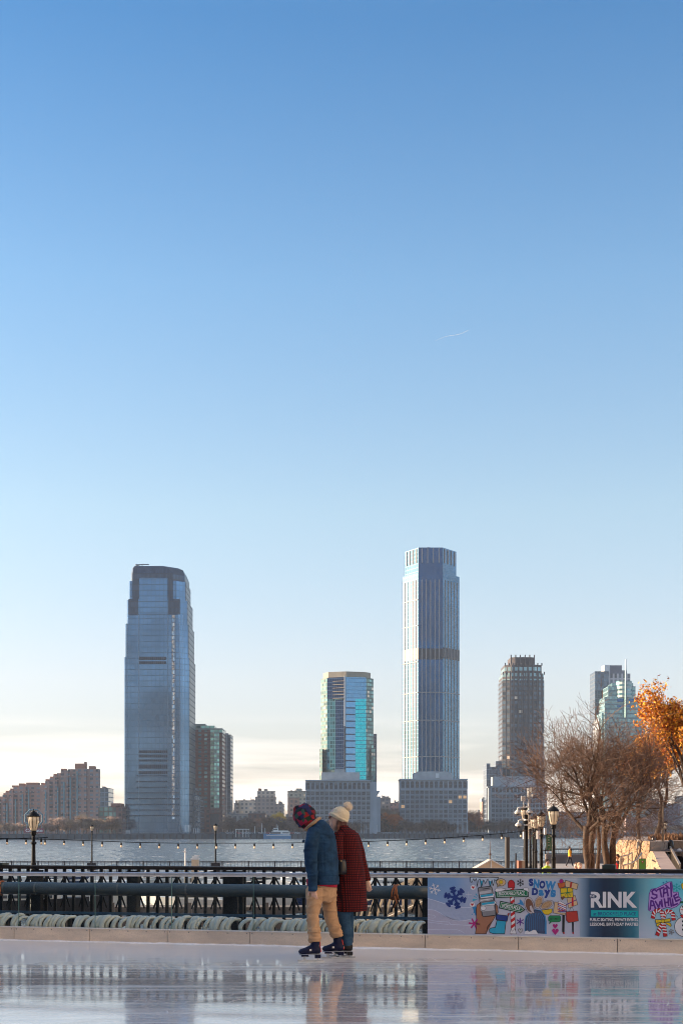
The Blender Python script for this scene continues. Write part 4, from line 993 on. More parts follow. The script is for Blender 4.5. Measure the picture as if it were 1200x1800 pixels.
a.poly([(879,1584),(912,1591),(922,1599),(914,1604.5),(876.5,1596)], 'green', 3.4, 1.0); a.stroke([(880.5,1586),(912,1592.5),(919,1598.8),(913,1602.6),(878.6,1594.8),(880.5,1586)], .55, 'white', 4)
a.text('NORTH POLE', 882, 914, 1591, 1597.6, 'white', 4.6, .02, R(10)); a.done()
flake(914,1551.5,6.5,'black',1.1,.52); flake(913.5,1620,6.5,'purple',1.8,.52,2,False)
a = Art('outline_heart_print'); a.poly(heart(914,1636,4.2,'lgrey'),'lgrey',1,.7); a.done()
# stocking
a = Art('stocking_print')
a.poly(zz_([(985,700),(1110,715),(1090,890),(930,890),(880,870),(875,830),(900,810),(960,800)]), 'cyan', 2, 1.1); a.poly(zz_([(975,618),(1140,640),(1125,715),(968,690)]), 'navy', 3, .9); a.poly(zz_([(1130,615),(1150,595),(1162,610),(1142,640)]),'dred',3.4,.4); a.done()
# lettering SNOW DAYS
a = Art('snow_days_lettering')
for ch, x0, x1, y0, y1, c, r_ in (('S',929,936.5,1544.5,1557.5,'navy',-.1),('N',937.5,947,1546,1561,'sky',.08),('O',947.5,957.5,1548,1562,'navy',.1),('W',957.5,976,1549,1564,'sky',.08),('D',934.5,945,1561,1573.5,'navy',.05),('a',946,955,1564,1574.5,'sky',0),('y',955.5,967,1564,1578.5,'navy',0),('s',967,976,1564,1577,'sky',.05)):
    a.text(ch, x0-.7, x1+.7, y0-.7, y1+.7, 'pale', 1.2, .12, r_); a.text(ch, x0-.2, x1+.2, y0-.2, y1+.2, c, 2, .07, r_)
a.done()
# mitten shaped mussels and knitted hat
a = Art('knitted_hat_print')
a.poly(zr_([(330,890),(330,720),(345,640),(400,590),(470,545),(560,560),(625,640),(640,720),(640,895),(520,885)]), 'sky', 1.2)
a.poly(zr_([(345,870),(345,730),(360,650),(420,590),(480,555),(550,570),(605,650),(615,740),(615,885),(520,880),(490,840),(430,860)]), 'slate', 2, .8)
for i in range(9): a.stroke(zr_([(365+i*30,850),(368+i*29,680),(400+i*20,600)]), .5, 'sky', 2.8)
a.poly(zr_([(330,895),(335,860),(370,845),(400,865),(430,855),(460,835),(490,840),(515,885),(520,897)]),'white',3.4); a.done()
a = Art('oyster_print')
for cx, cy, rx, ry, ro_ in ((400,490,60,110,-.25),(530,445,50,85,.35),(640,485,95,50,-.45)):
    def el2(k): return [(cx+k*(rx*math.cos(t)*math.cos(ro_)-ry*math.sin(t)*math.sin(ro_)), cy+k*(rx*math.cos(t)*math.sin(ro_)+ry*math.sin(t)*math.cos(ro_))) for t in [j*math.pi/9 for j in range(18)]]
    L = 3.6+cx*.001; a.poly(zr_(el2(1.1)), 'shell', L, .5); a.poly(zr_(el2(.85)), 'brown' if cx == 400 else 'tanp', L+.6, .3); a.stroke(zr_(el2(.5)), .5, 'brown', L+1.2)
a.poly(zr_([(400,500),(430,490),(470,600),(450,600),(410,560)]), 'shell', 5.4, .4); a.poly(zr_([(570,560),(720,540),(715,590),(660,625),(600,610)]), 'yellow', 4.9, .6); a.done()
a = Art('splash_print'); a.poly(zr_([(220,460),(270,455),(260,400),(290,425),(310,450),(320,495),(260,475)]),'sky',1); a.done()
a = Art('green_bubble_print'); a.poly(zr_([(665,655),(690,635),(820,635),(838,650),(838,710),(820,722),(710,725),(675,755),(690,718),(665,705)]),'dgreen',2,.6); a.text("LET'S MEET",966.5,982.5,1613.2,1616.6,'black',3,.01); a.done()
for x, y, r in ((975,1628,4.6),(975.3,1637.5,6)):
    a = Art('heart_print'); a.poly(heart(x,y,r,'mag'),'mag',2); a.done()
# gift carrier: coat, legs, boxes, bag
a = Art('gift_shopper_print')
a.poly(zr_([(860,620),(895,630),(880,740),(890,880),(872,895),(858,860),(860,740)]),'black',1.5); a.poly(zr_([(995,700),(1020,700),(1015,860),(1020,890),(1000,880),(1000,800)]),'black',1.5)
a.poly(zr_([(752,445),(800,450),(830,600),(905,600),(905,632),(735,597)]),'cream',2,.6); a.poly(zr_([(800,440),(830,430),(915,480),(920,575),(860,580),(795,550)]),'white',2.4,.5)
for i in range(6): a.stroke(zr_([(800,455+i*24),(915,500+i*30 if i<3 else 575)]), 1.4, 'purple' if i%2 else 'dred', 3)
a.poly(zr_([(880,890),(870,870),(890,868),(893,893)]),'red',2.2); a.poly(zr_([(1000,890),(1000,870),(1022,870),(1025,893)]),'red',2.2); a.done()
a = Art('gift_boxes_print')
a.poly(zr_([(925,390),(1040,350),(1078,480),(950,530)]),'cream',2.6,.6); a.stroke(zr_([(920,480),(1055,415)]),1.6,'purple',3.4); a.poly(zr_([(995,360),(1015,358),(1020,500),(990,500)]),'red',3.6)
a.poly(zr_([(832,250),(1005,245),(1015,375),(845,390)]),'yellow',3.8,.8); a.stroke(zr_([(838,325),(1010,300)]),1.4,'green',4.6); a.stroke(zr_([(930,248),(940,380)]),1.4,'green',4.8); a.stroke(zr_([(900,350),(935,300),(975,350)]),1.0,'green',4.9)
a.poly(zr_([(795,180),(898,165),(905,235),(815,250)]),'orange',4.0,.6); a.poly(zr_([(905,138),(1082,192),(1065,268),(895,228)]),'cream',4.4,.8); a.poly(zr_([(975,160),(1003,168),(988,245),(962,240)]),'dred',5.2); a.disc(986,1549,3.6,'mag',4.9,.5); a.done()
a = Art('shopping_bag_print')
a.poly(zr_([(915,580),(1070,570),(1088,710),(950,735),(915,700)]),'dred',4.4,.6); a.stroke(zr_([(960,580),(975,530),(1000,520),(1025,575)]),.6,'black',4); a.poly(zr_([(835,380),(880,360),(905,375),(860,420)]),'brown',4.2); a.done()
# RINK lettering
a = Art('rink_lettering')
a.text('RINK', 1037.5, 1119, 1567.5, 1595.5, 'white', 2, .035)
a.poly([(1034.5,1572),(1044,1572),(1044,1579),(1034.5,1579)], 'slate', 2.8); a.text('THE', 1035.8, 1044.2, 1573.2, 1577.4, 'white', 3.6, .02)
a.poly([(1038,1599.8),(1121,1600.8),(1121,1612),(1038,1611)], 'teal', 2)
a.text('at BROOKFIELD PLACE', 1042, 1117, 1603.2, 1609.2, 'navy', 3, .008)
a.text('PUBLIC SKATING, PRIVATE EVENTS,', 1036, 1121, 1613.8, 1620.2, 'white', 2, .025)
a.text('LESSONS, BIRTHDAY PARTIES', 1036, 1121, 1621.8, 1628.2, 'white', 2, .025); a.done()
# STAY AWHILE
a = Art('stay_awhile_lettering')
a.poly(zc_([(460,830),(475,640),(480,500),(520,400),(640,375),(790,300),(890,245),(960,240),(985,460),(1090,455),(1110,560),(1155,600),(1130,700),(1060,760),(960,800),(870,775),(800,800),(700,840),(600,850),(500,860)]),'lilac',1.4,1.2,'purple')
for st_ in ([(640,440),(590,400),(540,440),(560,500),(640,520),(640,570),(580,600),(525,570)],[(650,410),(790,355)],[(710,400),(740,560)],[(780,560),(790,400),(850,370),(880,540)],[(790,480),(860,460)],[(830,310),(905,380)],[(935,265),(950,560)],
            [(500,820),(520,640),(560,650),(620,820)],[(510,740),(590,740)],[(610,650),(680,780),(710,660),(760,770),(740,620)],[(800,600),(825,760)],[(880,580),(890,740)],[(810,680),(885,670)],[(915,580),(950,760)],[(970,600),(985,740),(1080,700)],[(1060,500),(1000,540),(1045,650),(1120,615)],[(1030,580),(1090,560)]):
    a.stroke(zc_(st_), 3.0, 'purple', 2.6)
a.done()
# candy canes and bow
def cane(pts):
    a = Art('candy_cane_print'); P = zc_(pts); a.stroke(P, 7.4, 'black', 3); a.stroke(P, 6.0, 'red', 3.5)
    tot = [0]
    for i in range(len(P)-1): tot.append(tot[-1]+math.dist(P[i],P[i+1]))
    d = 3.5
    while d < tot[-1]:
        i = max(j for j in range(len(P)-1) if tot[j] <= d); f = (d-tot[i])/(tot[i+1]-tot[i]); x = P[i][0]+(P[i+1][0]-P[i][0])*f; y = P[i][1]+(P[i+1][1]-P[i][1])*f
        ux, uy = (P[i+1][0]-P[i][0])/(tot[i+1]-tot[i]), (P[i+1][1]-P[i][1])/(tot[i+1]-tot[i])
        a.stroke([(x-uy*2.9-ux*.8, y+ux*2.9-uy*.8),(x+uy*2.9+ux*.8, y-ux*2.9+uy*.8)], 2.0, 'white', 4.2); d += 5.2
    a.done()
cane([(560,990),(580,900),(625,855),(690,840),(745,880),(770,990),(790,1130),(820,1370)])
cane([(995,1030),(980,920),(930,870),(870,860),(815,900),(780,1010),(720,1190),(655,1350)])
a = Art('bow_print'); a.poly(zc_([(610,1035),(770,1040),(770,1090),(620,1110)]),'yellow',5.6,.8); a.poly(zc_([(770,1040),(920,1010),(930,1080),(790,1090)]),'yellow',5.6,.8); a.poly(zc_([(640,1120),(740,1100),(650,1190),(630,1150)]),'yellow',5.4,.6); a.poly(zc_([(800,1095),(930,1110),(950,1160),(935,1190)]),'yellow',5.4,.6); a.disc(1164,1619,3.2,'yellow',6.2,.6); a.done()
# snowman cut by the frame
a = Art('snowman_print')
cx = 1204; a.disc(cx,1629,19.5,'white',1.6,.9,18); a.disc(cx,1600,10.5,'white',2.4,.8,10.5)
a.poly([(1193.5,1587),(1196,1584.5),(1215,1584.5),(1215,1588.5)],'green',3.2,.7); a.poly([(1193.5,1597.5),(1199,1598.6),(1208,1597),(1208,1599.5),(1199,1600.3)],'red',3.4); a.disc(1199,1594,1.4,'black',3.3)
a.poly([(1194,1609),(1199,1607.5),(1210,1611),(1210,1616),(1198,1613.5)],'red',3.4,.5)
for y in (1619.5,1626.5,1634): a.disc(1199.5,y,2,'black',3.2)
a.stroke([(1190,1612),(1184.5,1606.5)],.9,'brown',2.2); a.done()
flake(1188.5,1560,7.5,'teal',1.0,.52); flake(1179,1638,5,'grey',1.2,.3)
a = Art('dots_print'); a.disc(1165,1551.5,1.6,'sky',1.5); a.disc(1170.5,1549.5,1.5,'sky',1.5); a.disc(1195,1550.5,1.1,'sky',1.5); a.done()
a = Art('yellow_bubble_print'); a.poly([(1196,1555),(1199,1552),(1214,1552),(1214,1564),(1198,1563)],'yellow',2,.6); a.done()
# ---------------------------------------------------------------- the two skaters
K = .001404
skinm = NB('skin'); skinm.P(Base_Color=(.60,.38,.29,1), Roughness=.5); skinm.b.inputs['Subsurface Weight'].default_value = .08; skinm = skinm.m
def cloth(name, c, scale=30, wr=.25, weave=400, rough=.9, var=.15):
    b = NB(name); n1 = b.noise(scale*.25, 5, .6); n2 = b.noise(weave, 2, .5)
    b.P(Base_Color=b.mix(b.rng(n1,.3,.7), c4([x*(1-var) for x in c]), c4([x*(1+var) for x in c])), Roughness=rough, Normal=b.bump(b.math('ADD', n1, b.math('MULTIPLY', n2, .15)), wr, .03))
    b.b.inputs['Specular IOR Level'].default_value = .2; return b.m
MX, MY = xa(460+480/4.615, 16.2), 16.18
man = thing('person', 'skater in denim jacket, tan trousers and patchwork hood, leaning forward on the left', 'person', (MX, MY, 0))
def m_(u, v, y=0.0, off=0.0): return ((u-480)*K, y, (1423-v)*K+off)
def tubeuv(mb, rows, n=20, f=m_):
    """rows of (u, v, y, half width in zoom px, half depth in m)"""
    mb.tube([f(r[0], r[1], r[2]) for r in rows], [(r[3]*K, r[4]) for r in rows], n, ref=(0,1,0))
    return mb
FL, FR = -.20, .17           # depth of the near and far foot
# body: one continuous surface from the head to the feet (mostly under the clothes)
mb = MB()
tubeuv(mb, [(470,350,0,40,.06),(470,420,0,90,.15),(480,560,0,90,.15),(490,760,0,85,.14),(490,850,0,85,.14)])
tubeuv(mb, [(455,380,0,38,.055),(395,320,0,38,.055),(360,290,0,40,.05)])
mb.ball(m_(340,262,0), .088, 16, 12, (.95,.82,1.12)); mb.ball(m_(275,290,0), .016, 8, 6); 
tubeuv(mb, [(430,400,-.15,34,.045),(408,600,-.2,30,.042),(415,780,-.17,24,.03),(425,850,-.16,20,.026)], 12)
tubeuv(mb, [(480,400,.15,34,.045),(490,600,.2,30,.042),(470,800,.17,22,.03)], 12)
tubeuv(mb, [(440,830,-.08,55,.075),(418,1050,-.14,40,.055),(432,1240,FL,26,.036),(430,1290,FL,16,.022)], 12)
tubeuv(mb, [(540,830,.08,50,.07),(555,1050,.12,38,.055),(610,1225,FR,24,.034),(612,1265,FR,14,.02)], 12)
body = remesh('body', mb, .011, skinm, man, 4)
# near hand: palm, four curled fingers, thumb
def hand(parent, P, d, side, m__, s=1.0, name='hand'):
    """P wrist, d direction of the fingers, side = direction of the thumb"""
    P = Vector(P); d = Vector(d).normalized(); side = Vector(side).normalized(); nrm = d.cross(side).normalized(); mb = MB()
    mb.tube([P-d*.02*s, P+d*.03*s, P+d*.085*s], [(.024*s,.016*s),(.036*s,.018*s),(.036*s,.014*s)], 12, ref=nrm)
    for i, (o_, L) in enumerate(((.028,.062),(.010,.072),(-.009,.066),(-.026,.05))):
        b0 = P+d*.080*s+side*o_*s; b1 = b0+d*L*.45*s+nrm*.006*s; b2 = b1+(d*.8+nrm*.6).normalized()*L*.3*s; b3 = b2+(d*.35+nrm*.95).normalized()*L*.28*s
        mb.tube([b0, b1, b2, b3], [.0095*s,.0088*s,.008*s,.0065*s], 8)
    t0 = P+d*.03*s+side*.03*s; t1 = t0+(d*.5+side*.8).normalized()*.035*s; t2 = t1+(d+side*.15).normalized()*.032*s
    mb.tube([t0,t1,t2],[.012*s,.0105*s,.0085*s],8)
    return remesh(name, mb, .0045, m__, parent, 2)
hand(man, m_(418,838,-.19), (.18,-.1,-1), (-1,.3,-.1), skinm)
# trousers
khaki = cloth('khaki_cotton', (.42,.26,.15), 30, .45, 300)
def ridge(co, a, b_, c, seed=0.0):
    n_ = noise.noise(Vector((co.x*a+seed, co.y*a, co.z*b_+seed))); return c*max(0.0, 1-abs(n_)*3.2)**2
def folds(v0, v1, amp, per):
    def f(v): return amp*math.sin((v-v0)/per) if v0 < v < v1 else 0
    return f
mb = MB()
tubeuv(mb, [(490,770,0,112,.15),(489,830,0,117,.155),(480,900,0,108,.15),(470,935,0,96,.13)])
rows = []
for v in range(850, 1275, 12):
    t = (v-850)/425; uc = 440+(414-440)*min(1,t/.47) if t < .47 else 414+(434-414)*(t-.47)/.53
    hw = 76-24*min(1,t/.5) if t < .5 else 52-9*(t-.5)/.5
    if v > 1170: hw += 3.2*math.sin((v-1170)/9.5)+2
    if 1010 < v < 1090: hw += 2*math.sin((v-1010)/12)
    rows.append((uc+(2.5*math.sin(v/23) if v > 1150 else 0), v, -.08+(FL+.08)*t, hw, hw*K*1.08))
tubeuv(mb, rows)
rows = []
for v in range(850, 1250, 12):
    t = (v-850)/400; uc = 541+(552-541)*min(1,t/.5) if t < .5 else 552+(612-552)*(t-.5)/.5
    hw = 64-8*min(1,t/.5) if t < .5 else 56-12*(t-.5)/.5
    if v > 1150: hw += 3.2*math.sin((v-1150)/9)+2
    rows.append((uc, v, .08+(FR-.08)*t, hw, hw*K*1.08))
tubeuv(mb, rows)
remesh('trousers', mb, .0075, khaki, man, 2, .0025, 9, 3, lambda co: ridge(co, 6, 11, .009, 3)-ridge(co, 4, 7, .006, 9)+(ridge(co, 4, 26, .008, 5) if co.z < .34 else 0))
# jacket
denim = cloth('denim_blue', (.013,.042,.092), 30, .6, 260, var=.45)
mb = MB()
tubeuv(mb, [(436,300,0,34,.07),(448,322,0,66,.12),(460,350,0,86,.155),(469,390,0,111,.185),(478,450,0,124,.2),(486,540,0,128,.2),(490,640,0,130,.195),(500,740,0,127,.19),(503,796,0,122,.185)], 28)
tubeuv(mb, [(425,372,-.15,48,.07),(414,430,-.20,55,.078),(406,500,-.235,55,.075),(402,580,-.25,53,.072),(407,660,-.245,49,.066),(413,740,-.225,41,.056),(416,800,-.21,37,.05),(415,855,-.195,33,.045)], 18)
tubeuv(mb, [(490,380,.13,50,.07),(470,470,.2,52,.075),(440,560,.24,50,.07),(470,680,.24,46,.06),(520,780,.22,36,.045)], 18)
def jf(co):
    v = 1423-co.z/K
    f = -.006 if 741 < v < 747 or 436 < v < 441 else 0
    if abs(co.x-.035) < .003 and 441 < v < 741 and co.y < 0: f = -.005
    return f + ridge(co, 5, 9, .007, 1)*(1.3 if co.y < -.14 else .7) - ridge(co, 7, 4, .004, 6)
remesh('jacket', mb, .008, denim, man, 3, .0055, 6, 1, jf)
mb = MB(); tubeuv(mb, [(503,792,0,121,.183),(504,806,0,124,.187),(504,812,0,121,.184)], 28)
mb.tube([m_(415,848,-.196),m_(415,862,-.195)],[(35*K,.05),(33*K,.048)],18); mb.build('waistband', denim, man, True)
mb = MB(); mb.box(-.012,.012,-.004,.004,-.016,.016); fl = mb.build('pocket_flap', denim, man); fl.location = m_(338,461,.08); fl.rotation_euler = (0,R(50),0)
redm = cloth('red_flannel', (.40,.02,.05), 30, .2)
mb = MB(); tubeuv(mb, [(500,800,0,116,.172),(497,822,0,112,.168)], 24); mb.tube([m_(374,768,-.10),m_(377,822,-.11)],[(10*K,.03),(9*K,.03)],10); mb.build('shirt_hem', redm, man, True)
# sherpa collar
sher = NB('sherpa_collar'); n1 = sher.noise(90,4,.7); sher.P(Base_Color=sher.mix(n1,(.30,.19,.11,1),(.52,.36,.23,1)), Roughness=1, Normal=sher.bump(n1,.8,.02)); 
mb = MB(); c0 = Vector(m_(412,322)); ax = Vector((118,0,90)).normalized()
pts = [c0+ax*(.092*math.cos(t*math.pi/10))+Vector((0,1,0))*(.098*math.sin(t*math.pi/10)) for t in range(20)]
mb.tube(pts, [(.030,.022) for _ in pts], 10, ref=(-.6,0,.8), closed=True); 
remesh('collar', mb, .007, sher.m, man, 2, .004, 60, 2)
# patchwork hood
hd = NB('patchwork_hood')
vo = hd.n('TexVoronoi', {'Scale':21.0,'Randomness':.35}, distance='CHEBYCHEV'); hd.set(vo.inputs[0], hd.mapv((1,.8,1), rot=(.3,.5,.4)))
wn2 = hd.n('TexWhiteNoise', {0:vo.outputs['Color']})
cr2 = hd.n('ValToRGB', {0:wn2.outputs[0]}); cr2.color_ramp.interpolation = 'CONSTANT'
for i, c in enumerate([(.002,.002,.008),(.14,.004,.015),(.004,.022,.012),(.007,.012,.07),(.24,.008,.045),(.003,.004,.016),(.02,.06,.05),(.20,.005,.008)]):
    if i < 2: q = cr2.color_ramp.elements[i]; q.position = i/8
    else: q = cr2.color_ramp.elements.new(i/8)
    q.color = c4(c)
kn = hd.noise(120,3,.6); hd.P(Base_Color=cr2.outputs[0], Roughness=.95, Normal=hd.bump(kn,.6,.01))
mb = MB()
pc = Vector(m_(342,264)); 
mb.tube([m_(322,164),m_(328,172),m_(334,195),m_(340,235),m_(345,275),m_(349,318),m_(350,350),m_(348,366)], [(18*K,.025),(42*K,.06),(70*K,.095),(90*K,.12),(92*K,.12),(68*K,.10),(36*K,.075),(14*K,.04)], 24)
tubeuv(mb, [(330,275,0,85,.11),(385,300,0,60,.1),(430,320,0,50,.085)], 20)
mb.ball(m_(300,215,0), .062, 12, 8); mb.ball(m_(392,232,0), .068, 12, 8)
remesh('hood', mb, .009, hd.m, man, 3, .007, 12, 5)
# skates
blade = mat('skate_blade', (.55,.56,.58), .22, .9, spec=.6); solem = mat('skate_sole', (.25,.28,.36), .4)
def skate(parent, ux, vy, y, yaw, bootm, f, shaft=120, ln=.245, lean=0.0, redstrip=True, hi=.075):
    """boot with toe to -x; ux, vy = heel position at the ice"""
    e = bpy.data.objects.new('skate', None); C.objects.link(e); e.parent = parent; x, _, z = f(ux, vy, y); e.location = (x, y, z); e.rotation_euler = (0, 0, yaw)
    L = ln; mb = MB()
    mb.tube([(-L+.0,0,hi+.030),(-L+.02,0,hi+.036),(-L*.72,0,hi+.043),(-L*.5,0,hi+.056),(-L*.3,0,hi+.07),(-.03,0,hi+.05),(.0,0,hi+.045)], [(.014,.03),(.028,.042),(.036,.047),(.046,.042),(.06,.04),(.05,.037),(.03,.03)], 16, ref=(0,1,0))
    mb.tube([(-L*.32,0,hi+.04),(-L*.27+lean*.4,0,hi+.10),(-L*.24+lean,0,hi+.14),(-L*.24+lean*1.2,0,hi+.165)], [(.05,.042),(.048,.042),(.05,.045),(.052,.047)], 16, ref=(0,1,0))
    bt = remesh('boot', mb, .0065, bootm, e, 3)
    mb = MB(); mb.tube([(-L+.005,0,hi+.006),(-L*.6,0,hi+.004),(-L*.35,0,hi+.008),(.0,0,hi+.006)], [(.008,.03),(.007,.043),(.007,.03),(.007,.034)], 12, ref=(0,1,0)); mb.build('sole', solem, e, True)
    mb = MB(); mb.box(-.062,.002,-.03,.03,hi-.038,hi+.004); mb.box(-L+.03,-L*.55,-.034,.034,hi-.018,hi+.0); mb.build('heel_block', bootm, e)
    mb = MB()
    mb.prism([(-L-.005,-.002),(.032,-.002),(.032,.002),(-L-.005,.002)], .001, .017); mb.box(-L+.05,-L+.08,-.004,.004,.016,hi-.017); mb.box(-.045,-.02,-.004,.004,.016,hi-.037)
    mb.box(-L+.03,-L*.5,-.028,.028,hi-.0225,hi-.0185); mb.tube([(-L-.005,0,.009),(-L-.012,0,.018)],.004,6); mb.build('blade', blade, e)
    mb = MB()
    for i in range(5): mb.bar((-L*.42-.012*i+.02,-.03,hi+.112-.014*i),(-L*.42-.012*i+.02,.03,hi+.112-.014*i),.006)
    mb.build('laces', mat('lace_pale', (.5,.5,.55), .7), e)
    mb = MB(); mb.prism([(-L*.52,-.0475),(-L*.42,-.0475),(-L*.42,-.045),(-L*.52,-.045)], hi+.045, hi+.066); mb.build('badge', mat('badge_white', (.62,.58,.55), .5), e)
    if redstrip: mb = MB(); mb.tube([(.004,0,hi+.03),(-.004+lean*.4,0,hi+.09),(-.006+lean,0,hi+.14)],[(.006,.012)]*3,8,ref=(0,1,0)); mb.build('heel_strip', mat('strip_red', (.55,.03,.02), .5), e)
    return e
navy = cloth('navy_boot', (.006,.009,.035), 40, .3, 120, rough=.55)
skate(man, 478, 1423, FL, R(6), navy, m_, lean=.002)
skate(man, 664, 1423, FR, R(-4), navy, m_, lean=-.012)

# ---- the woman
WY = 16.52
wom = thing('person', 'skater in a long red and black checked coat, blue jeans and cream bobble hat', 'person', (xa(460+650/4.615, WY), WY, 0))
K2 = WY/2500/4.615
def w_(u, v, y=0.0): return ((u-650)*K2, y, (1400-v)*K2)
def tw(mb, rows, n=20): mb.tube([w_(r[0],r[1],r[2]) for r in rows], [(r[3]*K2, r[4]) for r in rows], n, ref=(0,1,0)); return mb
mb = MB()
tw(mb, [(660,400,0,60,.13),(690,540,0,80,.14),(700,760,0,90,.14),(700,980,0,95,.15)])
tw(mb, [(665,410,0,34,.05),(640,340,0,32,.045)])
# head in profile, face to the left
tw(mb, [(620,195,0,40,.04),(618,225,0,60,.066),(613,262,0,64,.074),(607,300,0,58,.07),(597,335,0,44,.058),(588,362,0,28,.04),(584,374,0,12,.02)], 18)
mb.tube([w_(556,262),w_(545,292),w_(540,301),w_(551,309)],[.008,.010,.0115,.008],8)            # nose
mb.tube([w_(552,326,-.022),w_(547,328,0),w_(552,326,.022)],.0065,6); mb.tube([w_(556,339,-.02),w_(551,341,0),w_(556,339,.02)],.007,6)   # lips
mb.ball(w_(566,362), .02, 10, 8); mb.ball(w_(618,290,-.077), .02, 8, 6, (.55,.4,1)); mb.ball(w_(556,240), .02, 10, 8)
tw(mb, [(632,420,-.10,28,.04),(614,560,-.18,26,.035),(632,620,-.19,22,.028)], 12)
tw(mb, [(750,420,.10,34,.045),(800,600,.12,30,.04),(850,770,.1,22,.03)], 12)
tw(mb, [(665,960,-.07,50,.07),(668,1150,-.09,36,.05),(700,1290,-.10,24,.034),(703,1330,-.10,14,.02)], 12)
tw(mb, [(700,960,.06,38,.06),(702,1150,.1,26,.038),(700,1280,.12,22,.03),(700,1330,.12,14,.02)], 12)
remesh('body', mb, .0085, skinm, wom, 3)
hand(wom, w_(853,782,.08), (.25,-.1,-1), (-1,.2,-.2), skinm, .95)
hand(wom, w_(628,634,-.2), (-.9,-.1,-.2), (.1,-.1,.9), skinm, .95)
mb = MB(); mb.tube([w_(549,262,-.058),w_(546,264,-.03),w_(545,264,.03),w_(549,262,.058)],[(.02,.007)]*4,10,ref=(1,0,0)); mb.bar(w_(553,258,-.06), w_(612,268,-.078), .006,.008)
mb.build('sunglasses', mat('sunglass_amber', (.10,.03,.02), .12, spec=.9), wom, True)
# hair
hair = NB('auburn_hair'); n1 = hair.noise(14,5,.6,hair.mapv((8,8,1))); hair.P(Base_Color=hair.mix(hair.rng(n1,.3,.7),(.035,.010,.007,1),(.12,.03,.018,1)), Roughness=.45, Normal=hair.bump(n1,.6,.02))
mb = MB(); tw(mb, [(652,250,.0,46,.085),(655,300,.0,46,.086),(650,345,0,46,.085),(640,385,0,52,.09),(650,410,0,50,.1)]); tw(mb,[(622,290,-.068,14,.018),(618,335,-.072,15,.02),(616,395,-.075,16,.02)],10)
remesh('hair', mb, .009, hair.m, wom, 2, .006, 25, 3)
# coat
ct = NB('checked_coat'); O_ = ct.n('SeparateXYZ', {0:ct.obj()}); per = .027
fx = ct.math('FRACT', ct.math('DIVIDE', ct.math('ADD', O_.outputs[0], ct.math('MULTIPLY', O_.outputs[1], .8)), per)); fz = ct.math('FRACT', ct.math('DIVIDE', O_.outputs[2], per))
gx = ct.math('GREATER_THAN', fx, .52); gz = ct.math('GREATER_THAN', fz, .56)
both = ct.math('MULTIPLY', gx, gz); any_ = ct.math('MAXIMUM', gx, gz)
col = ct.mix(any_, (.15,.014,.013,1), (.035,.006,.007,1)); col = ct.mix(both, col, (.010,.006,.012,1))
nf = ct.noise(160,3,.6); col = ct.mix(ct.rng(ct.noise(5,4,.6),.35,.7,0,.35), col, (.05,.012,.014,1))
ct.P(Base_Color=col, Roughness=.95, Normal=ct.bump(nf,.4,.01)); ct.b.inputs['Specular IOR Level'].default_value = .15
mb = MB()
tw(mb, [(650,318,0,46,.08),(655,350,0,50,.09),(664,378,0,66,.13),(680,412,0,88,.165),(690,455,0,98,.175),(699,520,0,106,.175),(705,620,0,113,.175),(712,750,0,124,.185),(717,860,0,130,.195),(720,960,0,133,.205),(721,1026,0,134,.21)], 28)
tw(mb, [(742,405,.06,40,.06),(772,480,.09,44,.065),(800,570,.11,42,.062),(820,660,.11,38,.055),(842,735,.1,31,.045),(854,782,.08,27,.04)], 16)
tw(mb, [(628,400,-.11,40,.06),(616,470,-.16,42,.062),(612,540,-.185,42,.06),(622,600,-.19,38,.052),(634,636,-.195,30,.04)], 16)
def cf(co): return ridge(co, 6, 3, .006, 2) + .008*math.sin(math.atan2(co.y, co.x-.06)*7+2)*max(0, min(1, (.75-co.z)*1.5))
remesh('coat', mb, .009, ct.m, wom, 3, .006, 6, 9, cf)
mb = MB(); bg_ = mat('black_leather', (.010,.010,.012), .35, scale=10); 
mb.tube([w_(648,606,-.225),w_(648,625,-.23),w_(650,690,-.235),w_(650,722,-.23)],[(28*K2,.02),(36*K2,.035),(38*K2,.04),(34*K2,.03)],12,ref=(0,1,0)); bag = mb.build('shoulder_bag', bg_, None, True)
bag.location = wom.location; tag(bag, 'small black shoulder bag hanging between the two skaters', 'bag')
mb = MB(); mb.box(-.009,.009,-.004,.004,-.006,.006); c_ = mb.build('clasp', mat('brass', (.6,.42,.2), .3, .9), bag); c_.location = w_(644,616,-.262)
mb = MB(); mb.tube([w_(638,608,-.22),w_(630,560,-.235),w_(628,520,-.25)],[.006]*3,6); mb.build('strap', bg_, bag)
# jeans
jean = cloth('blue_jeans', (.025,.065,.125), 26, .8, 260, var=.3)
mb = MB(); rows = []
for v in range(980, 1316, 12):
    t = (v-980)/336; rows.append((662+(700-662)*t**1.6, v, -.07-.03*t, 60-22*t+(2.5*math.sin(v/11) if v > 1200 else 0), (60-20*t)*K2))
tw(mb, rows); rows = []
for v in range(980, 1300, 12):
    t = (v-980)/320; rows.append((696+6*t, v, .07+.05*t, 50-9*t, (57-15*t)*K2))
tw(mb, rows); remesh('jeans', mb, .009, jean, wom, 2, .002, 9, 4, lambda co: ridge(co, 5, 10, .007, 4))
blk = cloth('black_boot', (.012,.013,.018), 40, .2, 120, rough=.4)
for (ux, y, yw) in ((735,-.10,R(4)),(712,.12,R(-3))):
    skate(wom, ux, 1400, y, yw, blk, w_, ln=.235, redstrip=False, hi=.07)
